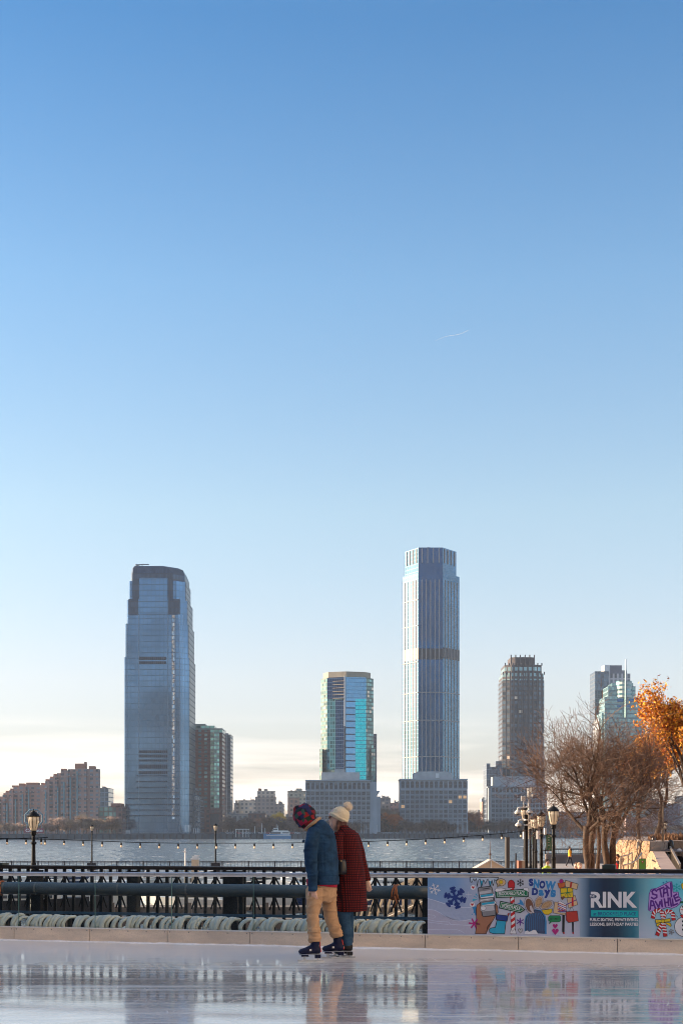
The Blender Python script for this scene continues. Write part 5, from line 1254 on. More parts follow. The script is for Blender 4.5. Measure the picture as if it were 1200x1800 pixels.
# bobble hat
hat = NB('cream_knit'); n1 = hat.n('TexWave', {'Scale':55.0,'Distortion':1.5}); hat.set(n1.inputs[0], hat.mapv((1,1,1), rot=(0,R(-28),0))); n2 = hat.noise(90,3,.6)
hat.P(Base_Color=hat.mix(n2,(.62,.51,.34,1),(.80,.70,.52,1)), Roughness=.95, Normal=hat.bump(hat.math('ADD', n1.outputs['Fac'], n2),.55,.01))
hc = Vector(w_(628,268)); hx = Vector((73,0,136)).normalized()
mb = MB()
prof = [(.104,-.018),(.110,.0),(.111,.022),(.109,.045),(.102,.075),(.09,.10),(.07,.122),(.045,.138),(.02,.146),(.004,.149)]
mb.lathe(prof, 28, hc-hx*.012, hx); mb.tube([hc+hx*.0+Vector((0,0,0))+(Vector((136,0,-73)).normalized()*(.109*math.cos(t*math.pi/12)))+Vector((0,1,0))*(.107*math.sin(t*math.pi/12)) for t in range(24)], .013, 8, closed=True)
remesh('bobble_hat', mb, .006, hat.m, wom, 2, .0035, 45, 2)
pom = NB('pompom_fur'); n2 = pom.noise(60,4,.6); pom.P(Base_Color=pom.mix(n2,(.62,.50,.38,1),(.85,.76,.64,1)), Roughness=1); pom.b.inputs['Sheen Weight'].default_value=.5
mb = MB(); rr = random.Random(4); pcn = Vector(w_(697,178)); mb.ball(pcn, .045, 14, 10)
for i in range(2600):
    d = Vector((rr.gauss(0,1),rr.gauss(0,1),rr.gauss(0,1))).normalized(); t = d.orthogonal().normalized(); L = rr.uniform(.052,.066)
    e_ = pcn+d*L+Vector((rr.uniform(-.006,.006),rr.uniform(-.006,.006),rr.uniform(-.006,.006))); mb.add([pcn+d*.04+t*.0011, pcn+d*.04-t*.0011, e_],[(0,1,2)])
mb.build('pompom', pom.m, bpy.data.objects['bobble_hat'])

# ---------------------------------------------------------------- small distant people (one continuous body each)
def small_person(label, loc, h, top, bottom, hairc, pose='stand', rz=0.0, group=None):
    r = thing('person', label, 'person', loc, rz, group); k = h/1.75
    def q(x, y, z): return (x*k, y*k, z*k)
    mb = MB(); seat = pose == 'sit'; s0 = -.42 if seat else 0
    st = .13 if pose == 'walk' else 0
    mb.tube([q(0,0,.9+s0),q(0,0,1.1+s0),q(0,0,1.35+s0),q(0,0,1.46+s0)],[(.15*k,.1*k),(.14*k,.1*k),(.19*k,.11*k),(.08*k,.07*k)],12); mb.tube([q(0,0,1.44+s0),q(0,-.01,1.56+s0)],.05*k,8); mb.ball(q(0,-.01,1.64+s0),.1*k,12,9,(.85,.95,1.15)); mb.ball(q(0,-.11,1.62+s0),.018*k,6,4)
    for sg in (-1,1):
        if seat: mb.tube([q(sg*.09,0,.5),q(sg*.1,-.42,.5),q(sg*.1,-.44,.08),q(sg*.1,-.56,.05)],[.08*k,.065*k,.045*k,.04*k],8); mb.tube([q(sg*.19,0,.97),q(sg*.23,-.05,.72),q(sg*.12,-.28,.62)],[.055*k,.045*k,.035*k],8)
        else: mb.tube([q(sg*.09,0,.92),q(sg*.09,-sg*st,.5),q(sg*.09,-sg*st*2+(.04 if sg<0 else 0),.08),q(sg*.09,-sg*st*2-.12,.04)],[.09*k,.06*k,.045*k,.035*k],8); mb.tube([q(sg*.19,0,1.4),q(sg*.24,.04*sg,1.12),q(sg*.22,-.1,.88)],[.055*k,.045*k,.035*k],8)
    remesh('body', mb, .02, skinm, r, 2)
    mb = MB(); mb.tube([q(0,0,.84+s0),q(0,0,1.1+s0),q(0,0,1.35+s0),q(0,0,1.49+s0)],[(.18*k,.13*k),(.18*k,.13*k),(.22*k,.14*k),(.1*k,.09*k)],12)
    for sg in (-1,1):
        if seat: mb.tube([q(sg*.2,0,.97),q(sg*.24,-.05,.72),q(sg*.13,-.24,.63)],[.07*k,.06*k,.05*k],8)
        else: mb.tube([q(sg*.2,0,1.4),q(sg*.25,.04*sg,1.12),q(sg*.22,-.09,.92)],[.07*k,.06*k,.05*k],8)
    remesh('jacket', mb, .02, top, r, 2)
    mb = MB(); mb.tube([q(0,0,.8+s0),q(0,0,1.0+s0)],[(.165*k,.12*k),(.15*k,.115*k)],12)
    for sg in (-1,1):
        if seat: mb.tube([q(sg*.09,0,.5),q(sg*.1,-.42,.5),q(sg*.1,-.44,.12)],[.095*k,.08*k,.06*k],8)
        else: mb.tube([q(sg*.09,0,.92),q(sg*.09,-sg*st,.5),q(sg*.09,-sg*st*2+(.04 if sg<0 else 0),.1)],[.1*k,.075*k,.06*k],8)
    remesh('trousers', mb, .02, bottom, r, 2)
    mb = MB(); mb.ball(q(0,.02,1.67+s0),.115*k,12,8,(.9,.95,1.05)); mb.build('hair', hairc, r, True)
    return r
# ---------------------------------------------------------------- esplanade on the right, lower pier on the left
espm = mat('esplanade_paving', (.30,.25,.21), .85, scale=.8, var=.25, bump=.2, bscale=12)
mb = MB(); mb.prism([(xa(845,24),24),(xa(872,60),60),(xa(925,131),131),(130,131),(130,24)], WZ-2, ESP); struct(mb.build('esplanade', espm))
mb = MB()
for y in (36, 44, 55, 70, 90, 112): mb.box(xa(905,y), 70, y, y+.5, ESP+.004, ESP+.006)
struct(mb.build('paving_joints', mat('paving_dark', (.14,.11,.10), .9)))
lowwall = mat('low_wall', (.16,.13,.12), .9, scale=1, var=.3)
mb = MB(); mb.box(xa(958,131), xa(1062,131), 130.6, 131.4, ESP, za(1501.5,131)); tag(mb.build('low_wall', lowwall), 'low dark wall at the river end of the esplanade behind the walking figure', 'wall')
def railing(name, label, p, q, z0, z1, post, bal, w_=.05, m_=None, group=None):
    m_ = m_ or steel; r = thing(name, label, 'railing', p, group=group); o = Vector(p); p = Vector(p)-o; q = Vector(q)-o; d = (q-p); L = d.length; d.normalize()
    mb = MB()
    for z in (z1, z0+.12*(z1-z0), z1-.14*(z1-z0)): mb.bar(p+Vector((0,0,z-o.z)), q+Vector((0,0,z-o.z)), w_, w_)
    mb.build('rail', m_, r)
    mb = MB(); s = 0
    while s < L: c = p+d*s; mb.bar(c+Vector((0,0,z0-o.z)), c+Vector((0,0,z1-o.z)), w_*.45); s += bal
    mb.build('baluster', m_, r)
    s = 0; pr = None
    while s < L:
        if pr is None: mb = MB(); mb.bar((0,0,z0-o.z),(0,0,z1-o.z+.04),w_*1.7); pr = mb.build('post', m_, r); pr.location = p+d*s
        else: c = pr.copy(); C.objects.link(c); c.location = p+d*s
        s += post
    return r
railing('esplanade_railing', 'thin black railing on the low wall behind the figure in the orange jacket', (xa(958,131.2),131.2,0), (xa(1085,131.2),131.2,0), za(1501.5,131), za(1492,131), 2.4, .2)
# lower pier
LP = -2.45; pierm = mat('pier_deck', (.20,.16,.14), .9, scale=.6, var=.3)
mb = MB(); mb.prism([(-62,133),(xa(958,133),133),(xa(958,139),139),(-62,139)], WZ-2, LP); struct(mb.build('outer_pier', pierm))
railing('pier_railing', 'long thin railing along the outer pier in front of the river', (-60,138,0), (xa(958,138),138,0), LP, za(1514,138), 2.55, .34, .07, mat('rail_bronze', (.06,.055,.06), .5))
# ---- street lamps
blackm = mat('lamp_black', (.006,.006,.007), .5, 0, scale=4, bump=.05, spec=.18)
lg = NB('lamp_glass'); lg.P(Base_Color=(.80,.70,.56,1), Roughness=.25, Transmission_Weight=.25); lg.b.inputs['Subsurface Weight'].default_value = .0
tlx = lg.n('BsdfTranslucent', {0:(.90,.80,.66,1)}); mxs = lg.n('MixShader', {0:.3, 1:lg.b.outputs[0], 2:tlx.outputs[0]}); lg.t.links.new(mxs.outputs[0], lg.t.nodes['Material Output'].inputs[0])
def lamp(label, px, topy, Y, base=ESP, group=None, proto=[None], s=1.0):
    zt = za(topy, Y); h = zt-base
    r = thing('street_lamp', label, 'street lamp', (xa(px,Y),Y,base), group=group)
    mb = MB(); mb.lathe([(.22,0),(.22,.08),(.19,.12),(.17,.4),(.14,.5),(.16,.54),(.12,.6),(.085,.75)],16); mb.build('base', blackm, r)
    lz = h-1.02*.72; q_ = .72
    Q = lambda pr: [(r_*q_, lz+(z_-lz)*q_) for r_, z_ in pr]
    mb = MB(); mb.lathe([(.085,.7),(.085,.75),(.075,lz*.6),(.09,lz*.61),(.09,lz*.63),(.07,lz*.64),(.06,lz-.45),(.10,lz-.42),(.10,lz-.38),(.06,lz-.35),(.055,lz-.16),(.09,lz-.12),(.10,lz-.03),(.075,lz)],16); mb.build('pole', blackm, r)
    mb = MB(); mb.lathe(Q([(.10,lz),(.15,lz+.05),(.20,lz+.22),(.245,lz+.46),(.265,lz+.66)]),16); g_ = mb.build('lantern_glass', lg.m, r, True)
    mb = MB(); mb.lathe(Q([(.0255,lz+.05),(.06,lz+.2),(.06,lz+.42),(.03,lz+.5)]),10); mb.build('bulb', whitem, g_)
    mb = MB()
    for i in range(8):
        a = i*math.pi/4; mb.tube([(r_*math.cos(a),r_*math.sin(a),z_) for r_, z_ in Q([(.105,lz),(.208,lz+.22),(.252,lz+.46),(.27,lz+.66)])],.008,5)
    mb.build('lantern_rib', blackm, r)
    mb = MB(); mb.lathe(Q([(.28,lz+.65),(.295,lz+.68),(.26,lz+.72),(.22,lz+.78),(.17,lz+.81),(.17,lz+.84),(.10,lz+.87),(.09,lz+.90),(.035,lz+.91),(.02,lz+.95),(.035,lz+.975),(.0,lz+1.02)]),16); mb.build('lantern_cap', blackm, r)
    return r
lamp('nearest black street lamp on the left, its lantern in front of the round clock sign', 59.5, 1421.5, 47)
lamp('small distant black street lamp between the left lamp and the blue skyscraper', 162, 1448.5, 150, LP)
lamp('small black street lamp in front of the red brick tower, above the railing', 379, 1446.5, 134, LP)
for px, Y in ((162,150),(379,134)):
    mb = MB(); s_ = 1.0; mb.prism([(xa(px,Y)-.42,Y-.42),(xa(px,Y)+.42,Y-.42),(xa(px,Y)+.42,Y+.42),(xa(px,Y)-.42,Y+.42)], LP-.1 if Y < 139 else WZ-1, za(1516,Y)); tag(mb.build('lamp_plinth', mat('plinth_dark', (.05,.04,.04), .8)), 'dark square plinth at the foot of the small lamp '+('in front of the brick tower' if px > 200 else 'nearer the left edge'), 'plinth')
RG = 'street lamps in the row on the right'
for px, ty, Y, lb in ((972,1413,50,'frontmost and biggest street lamp of the row on the right'),(950.5,1424,62,'second street lamp of the right hand row, carrying the green banner'),(941,1431,72,'street lamp half hidden behind the second lamp of the right hand row'),(937,1431.5,78,'slim street lamp just left of the second lamp in the right hand row'),(931.5,1438,95,'farthest street lamp of the right hand row, beside the camera pole')):
    lamp(lb, px, ty, Y, group=RG)
lamp('street lamp half hidden behind the camera pole', 922, 1413, 64)
lamp('small street lamp on the raised terrace at the far right', 1168.5, 1441, 118, .3)
grn = mat('banner_green', (.035,.14,.07), .7, scale=4)
for px, py0, py1, hw, Y, lb in ((963.7,1467,1495,5,62,'larger green banner on the second right hand lamp'),(936.5,1464,1484,2.6,80,'smaller green banner partly hidden behind the lamp poles')):
    r = thing('lamp_banner', lb, 'banner', (xa(px,Y),Y-.05,0)); k = Y/F
    mb = MB(); mb.box(-hw*k,hw*k,-.008,.008,za(py1,Y),za(py0,Y)); mb.build('cloth', grn, r)
    mb = MB()
    for p in (py0,py1): mb.bar((-hw*k-.15,0,za(p,Y)),(hw*k,0,za(p,Y)),.03)
    mb.build('bracket', blackm, r)
    for j in range(4): mb = MB(); mb.box(-hw*k*.35,hw*k*.3,-.0105,-.0095,za(py0+4+j*4.6+1.8,Y),za(py0+4+j*4.6,Y)); mb.build('printed_mark', mat('pale_print', (.35,.45,.36), .7), r)
# white junction boxes on lamps
for i, (px, y0, y1, hw, Y, lb) in enumerate(((945,1460,1475,2.3,71,'white equipment box on the pole of the third right hand lamp'),(957.5,1456,1467,2,61,'white equipment box on the second right hand lamp pole'),(920,1461,1475,1.6,63,'white equipment box low on the camera pole'))):
    mb = MB(); k = Y/F; x = xa(px,Y); mb.prism([(x-hw*k,Y-.12),(x+hw*k,Y-.12),(x+hw*k,Y+.1),(x-hw*k,Y+.1)], za(y1,Y), za(y0,Y)); mb.prism([(x-hw*k*.8,Y-.14),(x+hw*k*.8,Y-.14),(x+hw*k*.8,Y-.12),(x-hw*k*.8,Y-.12)], za(y1-2,Y), za(y0+2,Y)); tag(mb.build('equipment_box', whitem), lb, 'box')
# camera pole
Yp = 58; r = thing('camera_pole', 'thick black pole carrying white dome security cameras and a white flood light mast', 'camera pole', (xa(924,Yp),Yp,ESP)); k = Yp/F
zz0 = lambda py: za(py,Yp)-ESP
mb = MB(); mb.lathe([(.14,0),(.14,.3),(.085,.32),(.08,zz0(1432))],14); mb.build('pole', blackm, r)
wp = mat('camera_white', (.70,.68,.64), .45, scale=8)
for (px, py, x0) in ((909,1428,1422),(930,1427,1424),(910.5,1450,1424)):
    cx = (px-924)*k; cz = zz0(py); mb = MB(); mb.lathe([(.03,.10),(.06,.09),(.115,.03),(.13,0),(.12,-.05)],14,(cx,0,cz)); dm = mb.build('dome_camera', wp, r)
    mb = MB(); mb.ball((cx,0,cz-.06),.075,12,8); mb.build('lens_dome', mat('smoked_dome', (.05,.05,.06), .1), dm, True)
    mb = MB(); mb.tube([(cx,0,cz+.09),(cx,0,cz+.17),(cx+.08*(1 if cx<0 else -1),0,cz+.2),(0,0,cz+.2)],.028,8); mb.build('camera_arm', wp, r)
mb = MB(); mb.tube([((928.5-924)*k,.1,zz0(1475)),((928.5-924)*k,.1,zz0(1385))],.028,8); mb.tube([((931-924)*k,.1,zz0(1440)),((931-924)*k,.1,zz0(1390))],.016,8); mb.build('white_mast', wp, r)
mb = MB(); mb.box((927.5-924)*k,(933-924)*k,.0,.2,zz0(1400),zz0(1385.5)); mb.box((933-924)*k,(941-924)*k,-.06,.22,zz0(1393.5),zz0(1384)); mb.lathe([(.04,-.1),(.05,0)],8,((935-924)*k,0,zz0(1396))); mb.build('flood_light', wp, r)
mb = MB(); mb.box((916-924)*k,(923-924)*k,.1,.18,zz0(1408),zz0(1399)); mb.bar((-.08,.14,zz0(1420)),(-.08,.14,zz0(1408)),.03); mb.build('antenna_box', wp, r)
for py in (1450, 1441): mb = MB(); mb.lathe([(.095,-.03),(.095,.03)],14,(0,0,zz0(py))); mb.build('clamp', wp, r)
# marina pile, hut, gauges, boards
mb = MB(); Y = 52; mb.lathe([(.085,0),(.085,za(1473,Y)-WZ+1.5),(.10,za(1473,Y)-WZ+1.5),(.10,za(1471.5,Y)-WZ+1.5)],14,(xa(891,Y),Y,WZ-1.5)); tag(mb.build('mooring_pile', mat('pile_dark', (.03,.025,.025), .6, scale=2)), 'plain dark mooring pile standing left of the camera pole', 'pile')
Y = 84; r = thing('dock_hut', 'small pitched roof dock hut with a ball topped spire behind the railing', 'hut', (xa(862,Y),Y,WZ)); k = Y/F; hb = lambda py: za(py,Y)-WZ
hutw = mat('hut_cream', (.62,.48,.34), .7, scale=2)
mb = MB(); mb.box(-23*k,23*k,0,1.6,0,hb(1526)); mb.build('wall', hutw, r)
mb = MB(); mb.add([(-28*k,-.2,hb(1527)),(28*k,-.2,hb(1527)),(0,-.2,hb(1511.5)),(-28*k,1.8,hb(1527)),(28*k,1.8,hb(1527)),(0,1.8,hb(1511.5))],[(0,1,2),(5,4,3),(0,2,5,3),(1,4,5,2),(0,3,4,1)]); mb.build('roof', hutw, r)
mb = MB(); mb.bar((-28*k,-.24,hb(1527)),(0,-.24,hb(1511)),.10,.06); mb.bar((28*k,-.24,hb(1527)),(0,-.24,hb(1511)),.10,.06); mb.bar((0,-.22,hb(1526)),(0,-.22,hb(1512)),.07); mb.build('bargeboard', whitem, r)
mb = MB(); mb.tube([(0,.4,hb(1512)),(0,.4,hb(1479))],[.035,.012],6); mb.ball((0,.4,hb(1501.5)),.08,10,8); mb.build('spire', mat('spire_brown', (.10,.06,.05), .5), r)
Y = 100; r = thing('dock_pedestal', 'pale dock pedestal with a white slanted cap left of the small lamp', 'pedestal', (xa(343.5,Y),Y,WZ)); k = Y/F; hb = lambda py: za(py,Y)-WZ
mb = MB(); mb.box(-6*k,6*k,-.2,.2,0,hb(1511)); mb.build('column', hutw, r)
mb = MB(); mb.box(-7.5*k,7*k,-.25,.25,hb(1511),hb(1508.5)); mb.box(-5*k,5.5*k,-.2,.2,hb(1508.5),hb(1505)); mb.prism([(-3*k,-.15),(7*k,-.15),(7*k,.15),(-3*k,.15)],hb(1505),hb(1503),[(-1*k,-.15),(7.5*k,-.15),(7.5*k,.15),(-1*k,.15)]); mb.build('cap', whitem, r)
Y = 101; r = thing('gauge_post', 'thin pale post with a small cross piece on the dock left of the pedestal', 'post', (xa(325.5,Y),Y,WZ)); hb = lambda py: za(py,Y)-WZ
mb = MB(); mb.tube([(0,0,0),(0,0,hb(1491))],.055,8); mb.build('post', whitem, r); mb = MB(); mb.box(-.14,.1,-.05,.05,hb(1498),hb(1496)); mb.box(-.07,.07,-.07,.07,hb(1494),hb(1491)); mb.build('cross_piece', whitem, r)
# floating docks
dockm = mat('dock_timber', (.14,.11,.09), .85, scale=1.5, var=.3)
for i, (a, c, y, w2) in enumerate(((-22,12,86,2.6),(-26,8,99,3.2),(-24,14,113,3.0),(-16,6,74,2.4))):
    mb = MB(); mb.box(a, c, y, y+w2, WZ-.2, WZ+.42)
    for x in range(int(a), int(c), 4): mb.box(x, x+.22, y-.25, y-.02, WZ-1, WZ+1.3)
    tag(mb.build('floating_dock', dockm), 'timber floating dock in the marina, '+('second nearest','second farthest','farthest','nearest')[i]+' of the four seen through the railing', 'dock', 'floating docks in the marina')
# ---- moored boats (seen through the railing)
gelw = mat('gelcoat_white', (.72,.70,.66), .3, scale=1, var=.06); gelt = mat('teak_trim', (.35,.20,.10), .6); navyh = mat('hull_navy', (.03,.05,.12), .3)
def boat(label, x, y, L, hull, cabin=True, mast=True, rz=0.0, fly=False):
    r = thing('moored_boat', label, 'boat', (x,y,WZ), rz, 'boats moored in the marina')
    W_ = L*.15; H = L*.11; mb = MB(); secs = []
    for t in (0,.12,.35,.6,.8,.93,1.0):
        wd = W_*(1 if t < .5 else max(.03, 1-((t-.5)/.5)**2.2)); hh = H*(1+.35*t*t)
        xx = -L/2+L*t; secs.append([(xx,-wd,hh),(xx,-wd*.8,.05),(xx,0,-.25),(xx,wd*.8,.05),(xx,wd,hh)])
    vs = [p for s_ in secs for p in s_]; fs = [(5*i+j,5*i+j+1,5*i+6+j,5*i+5+j) for i in range(6) for j in range(4)]+[(5*i,5*i+5,5*i+9,5*i+4) for i in range(6)]+[(0,1,2,3,4)]
    mb.add(vs, fs); mb.build('hull', hull, r)
    mb = MB(); mb.box(-L*.32,L*.16,-W_*.62,W_*.62,H*1.0,H*1.0+L*.055); mb.prism([(-L*.28,-W_*.5),(L*.06,-W_*.5),(L*.06,W_*.5),(-L*.28,W_*.5)],H+L*.055,H+L*.10,[(-L*.24,-W_*.42),(L*.0,-W_*.42),(L*.0,W_*.42),(-L*.24,W_*.42)]); mb.build('cabin', gelw, r)
    mb = MB(); mb.box(-L*.27,L*.10,-W_*.64,W_*.64,H+L*.018,H+L*.04); mb.build('window_strip', darkm, r)
    if mast:
        mb = MB(); mb.tube([(L*.08,0,H),(L*.08,0,H+L*.42)],.05,6); mb.tube([(L*.08,0,H+.12*L),(-L*.34,0,H+.13*L)],.06,6); mb.build('mast', gelt, r)
    mb = MB(); mb.tube([(-L*.45,-W_*.9,H*1.5),(L*.2,-W_*.95,H*1.6),(L*.46,-W_*.2,H*1.85)],.02,5); mb.tube([(-L*.45,W_*.9,H*1.5),(L*.2,W_*.95,H*1.6),(L*.46,W_*.2,H*1.85)],.02,5)
    for t in (-.4,-.2,0,.2,.36): mb.bar((L*t,-W_*.92,H),(L*t,-W_*.92,H*1.62),.03)
    mb.build('guard_rail', gelw, r)
    return r
tarp = mat('boat_cover_blue', (.02,.05,.13), .7); tarpk = mat('boat_cover_black', (.015,.015,.02), .7); gelb = mat('hull_dark_green', (.02,.05,.045), .3)
HC = {'white':gelw,'navy':navyh,'dark green':gelb,'black':tarpk}
rrb = random.Random(5); bl = []
for i, (px, Y, c) in enumerate(((-60,96,'navy'),(20,112,'white'),(70,84,'black'),(120,124,'navy'),(165,92,'white'),(205,108,'black'),(255,95,'dark green'),(300,121,'white'),(335,90,'white'),(395,108,'navy'),(440,92,'white'),(480,122,'black'),(520,96,'dark green'),(560,110,'white'),(600,92,'navy'),(650,118,'white'),(690,94,'white'),(725,108,'black'),(790,100,'navy'))):
    place = 'far left, under the nearest lamp' if px < 100 else 'under the small left lamp' if px < 190 else 'below the blue skyscraper' if px < 330 else 'near the dock pedestal and small lamp' if px < 420 else 'left of the hooded skater' if px < 540 else 'behind the two skaters' if px < 640 else 'right of the checked coat' if px < 740 else 'near the dock hut'
    row = 'nearer' if Y < 100 else 'middle row' if Y < 115 else 'farthest row'
    boat(f'{c} hulled {row} boat moored {place}', xa(px,Y), Y, rrb.uniform(6.5,9), HC[c], mast=False, rz=R(rrb.choice((0,180))+rrb.uniform(-14,14)))
# gangway with pale truss sides
r = thing('gangway', 'pale truss sided gangway sloping down behind the railing, right of the checked coat', 'gangway', (0,0,0)); gw = mat('gangway_pale', (.62,.50,.36), .5, .1)
for yy in (60, 61.4):
    mb = MB(); a = Vector((xa(610,60),yy,WZ+.6)); c = Vector((xa(760,60),yy,ESP+.1)); 
    for dz in (0,1.1): mb.bar(a+Vector((0,0,dz)), c+Vector((0,0,dz)), .07)
    for i in range(9):
        p = a.lerp(c, i/9); q = a.lerp(c, (i+1)/9); mb.bar(p, q+Vector((0,0,1.1)), .05); mb.bar(p, p+Vector((0,0,1.1)), .05)
    mb.build('truss_side', gw, r)
mb = MB(); a = Vector((xa(610,60),60.7,WZ+.55)); c = Vector((xa(760,60),60.7,ESP+.05)); mb.bar(a, c, 1.3, .06); mb.build('walkway', gw, r)
# dinghy rack
mb = MB()
# ---- stone terrace with ramp
stone = NB('rough_granite'); v1 = stone.n('TexVoronoi', {'Scale':1.5}, feature='DISTANCE_TO_EDGE'); stone.set(v1.inputs[0], stone.mapv((1,1,1.7))); n1 = stone.noise(3.5,6,.65)
stone.P(Base_Color=stone.mix(stone.rng(n1,.3,.7),(.28,.17,.10,1),(.46,.30,.18,1)), Roughness=.95, Normal=stone.bump(stone.math('ADD', n1, stone.math('MULTIPLY', stone.rng(v1.outputs[0],0,.12),.12)),1.0,.10))
def at3(px, py, Y): v = at(px, py, Y); return (v.x, v.y, v.z)
def gridwall(mb, q, nx_, nz_, amp, seed):
    a, b_, c, d = [Vector(p) for p in q]; nrm = (b_-a).cross(d-a).normalized(); vs = []
    for j in range(nz_+1):
        for i in range(nx_+1):
            u, v = i/nx_, j/nz_; p = a.lerp(b_, u).lerp(d.lerp(c, u), v); e_ = 1 if 0 < i < nx_ and 0 < j < nz_ else .3
            vs.append(p+nrm*amp*e_*(noise.noise(p*1.3+Vector((seed,0,0)))+.6*noise.noise(p*3.5)))
    mb.add(vs, [(j*(nx_+1)+i, j*(nx_+1)+i+1, (j+1)*(nx_+1)+i+1, (j+1)*(nx_+1)+i) for j in range(nz_) for i in range(nx_)])
tz = za(1477,60)
r = thing('stone_terrace', 'sunlit rough granite retaining wall of the raised terrace on the right', 'retaining wall', (xa(1110,58),58,ESP)); o_ = -Vector(r.location)
mb = MB()
A1 = Vector((xa(1080,64)-.2,65,ESP)); A2 = Vector((xa(1088,66),66,tz)); A3 = Vector((xa(1142,53),53,tz)); A4 = Vector((xa(1142,53)-.5,52,ESP))
gridwall(mb, [A1, A4, A3, A2], 60, 24, .13, 1)
A5 = Vector((xa(1076,76),76,ESP)); A6 = Vector((xa(1092,76),76,tz)); gridwall(mb, [A5, A1, A2, A6], 26, 16, .12, 2)
w_o = mb.build('back_wall', stone.m, r, True); w_o.location = o_
mb = MB()   # wall under the ramp, running towards the viewer
R1 = Vector(at3(1122,1491,57)); R2 = Vector(at3(1147,1497,52)); R3 = Vector(at3(1163,1534,36)); 
B1 = Vector((R1.x-.9,57,ESP)); B2 = Vector((R2.x-1.1,51,ESP)); B3 = Vector((R3.x-.6,35,ESP))
gridwall(mb, [B1, B2, R2, R1], 20, 16, .16, 3); gridwall(mb, [B2, B3, R3, R2], 34, 16, .14, 4)
w_o = mb.build('ramp_wall', stone.m, r, True); w_o.location = o_
mb = MB(); ramp = mat('ramp_paving', (.34,.24,.20), .85, scale=2, var=.2)
q1 = Vector(at3(1112,1492,58)); q4 = Vector(at3(1190,1500,50)); q5 = Vector(at3(1192,1538,36))
n = 22
for i in range(n):
    f0, f1 = i/n, (i+.93)/n; a = R2.lerp(R3,f0); c = R2.lerp(R3,f1); dR = Vector((q5.x-R3.x,0,0)); dL = Vector((q4.x-R2.x,0,0))
    e0 = a+dL.lerp(dR,f0)+Vector((0,0,.0)); e1 = c+dL.lerp(dR,f1); t = Vector((0,0,-.05))
    mb.add([a,c,e1,e0,a+t,c+t,e1+t,e0+t],[(0,3,2,1),(4,5,6,7),(0,1,5,4),(1,2,6,5),(2,3,7,6),(3,0,4,7)])
a_ = mb.build('ramp_step', ramp, r); a_.location = o_
mb = MB(); t = Vector((0,0,-.06)); mb.add([R2+t,R3+t,Vector((q5.x,R3.y,R3.z))+t,Vector((q4.x,R2.y,R2.z))+t],[(0,3,2,1)]); mb.add([q1,R2,Vector((q4.x+6,R2.y,R2.z)),Vector((q4.x+6,60,q1.z))],[(0,1,2,3)]); a_ = mb.build('landing', mat('joint_dark', (.16,.10,.08), .9), r); a_.location = o_
mb = MB(); mb.prism([(A2.x,66),(A3.x,53),(xa(1160,54),54),(xa(1176,60),60),(60,60),(80,120),(xa(1095,120),120)], ESP, tz-.03); struct(mb.build('raised_terrace', mat('terrace_paving', (.30,.22,.17), .9, scale=1, var=.2)))
hedge = mat('dry_hedge', (.16,.08,.04), .95, scale=3, var=.5, bump=.8, bscale=8, bdist=.1)
# dry ornamental hedge behind the platform: many small blades
mb = MB(); rr = random.Random(6); xL, xR = xa(1158,66), xa(1225,66)
for i in range(5200):
    x = rr.uniform(xL,xR); y = rr.uniform(64,68.5); z = tz-.1+rr.random()*.35; h_ = rr.uniform(.12,.4); a = rr.uniform(0,6.28); dx, dy = .035*math.cos(a), .035*math.sin(a)
    mb.add([(x-dx,y-dy,z-.3),(x+dx,y+dy,z-.3),(x+rr.uniform(-.1,.1),y,z+h_-.25)],[(0,1,2)])
tag(mb.build('dry_planting', hedge), 'dry russet planting along the terrace at the right edge', kind='stuff')
# curved bench, bins, covers on the terrace
lit = mat('bench_pale', (.55,.45,.36), .6, scale=3)
r = thing('curved_bench', 'pale curved bench rail on the terrace above the ramp', 'bench', (0,0,0))
P_ = [at3(1121,1481,58),at3(1120,1486,57.4),at3(1124,1490,57),at3(1133,1493,56.4),at3(1142,1495,55.8),at3(1152,1495.5,55.2)]
mb = MB(); mb.tube(P_, [(.05,.16)]*6, 8, ref=(0,0,1)); mb.build('seat', lit, r)
mb = MB()
for p in P_[1:]: mb.bar(p, (p[0],p[1],p[2]-.35), .06)
mb.build('leg', lit, r)
mb = MB(); mb.tube([at3(1137,1484,58),at3(1150,1481.5,57),at3(1153,1483,56)], .03, 6); mb.build('hand_rail', lit, r)
bluem = mat('bin_blue', (.02,.09,.38), .4); binb = mat('bin_black', (.01,.01,.012), .35)
for px, y0, y1, hw, Y, mm, lb in ((1142.5,1479,1490,4.5,62,bluem,'bright blue bin on the terrace by the curved bench'),(1168,1486,1494,3.2,60,bluem,'small blue and white bin beside the thin trunk on the terrace')):
    r = thing('waste_bin', lb, 'bin', (xa(px,Y),Y,za(y1,Y))); k = Y/F; h_ = (y1-y0)*k
    mb = MB(); mb.lathe([(hw*k*.9,0),(hw*k,h_*.1),(hw*k,h_)],16); mb.build('drum', mm, r); mb = MB(); mb.lathe([(hw*k*1.05,h_),(hw*k*1.05,h_*1.1),(hw*k*.6,h_*1.22),(.02,h_*1.25)],16); mb.build('lid', binb if px < 1150 else whitem, r)
for px, py, rx, Y, lb in ((1148,1477,4.2,63,'dark rounded cover right beside the blue bin'),(1178,1485,5.2,58,'large dark rounded cover near the ramp railing')):
    mb = MB(); k = Y/F; mb.lathe([(rx*k,-.35),(rx*k,0),(rx*k*.9,.12),(rx*k*.6,.2),(.02,.23)],16,(xa(px,Y),Y,za(py+1,Y))); tag(mb.build('dome_cover', binb, smooth=True), lb, 'cover')
pst = mat('ramp_rail_steel', (.30,.25,.20), .4, .6)
r = thing('ramp_railing', 'steel railing with vertical bars descending the right side of the ramp', 'railing', (0,0,0))
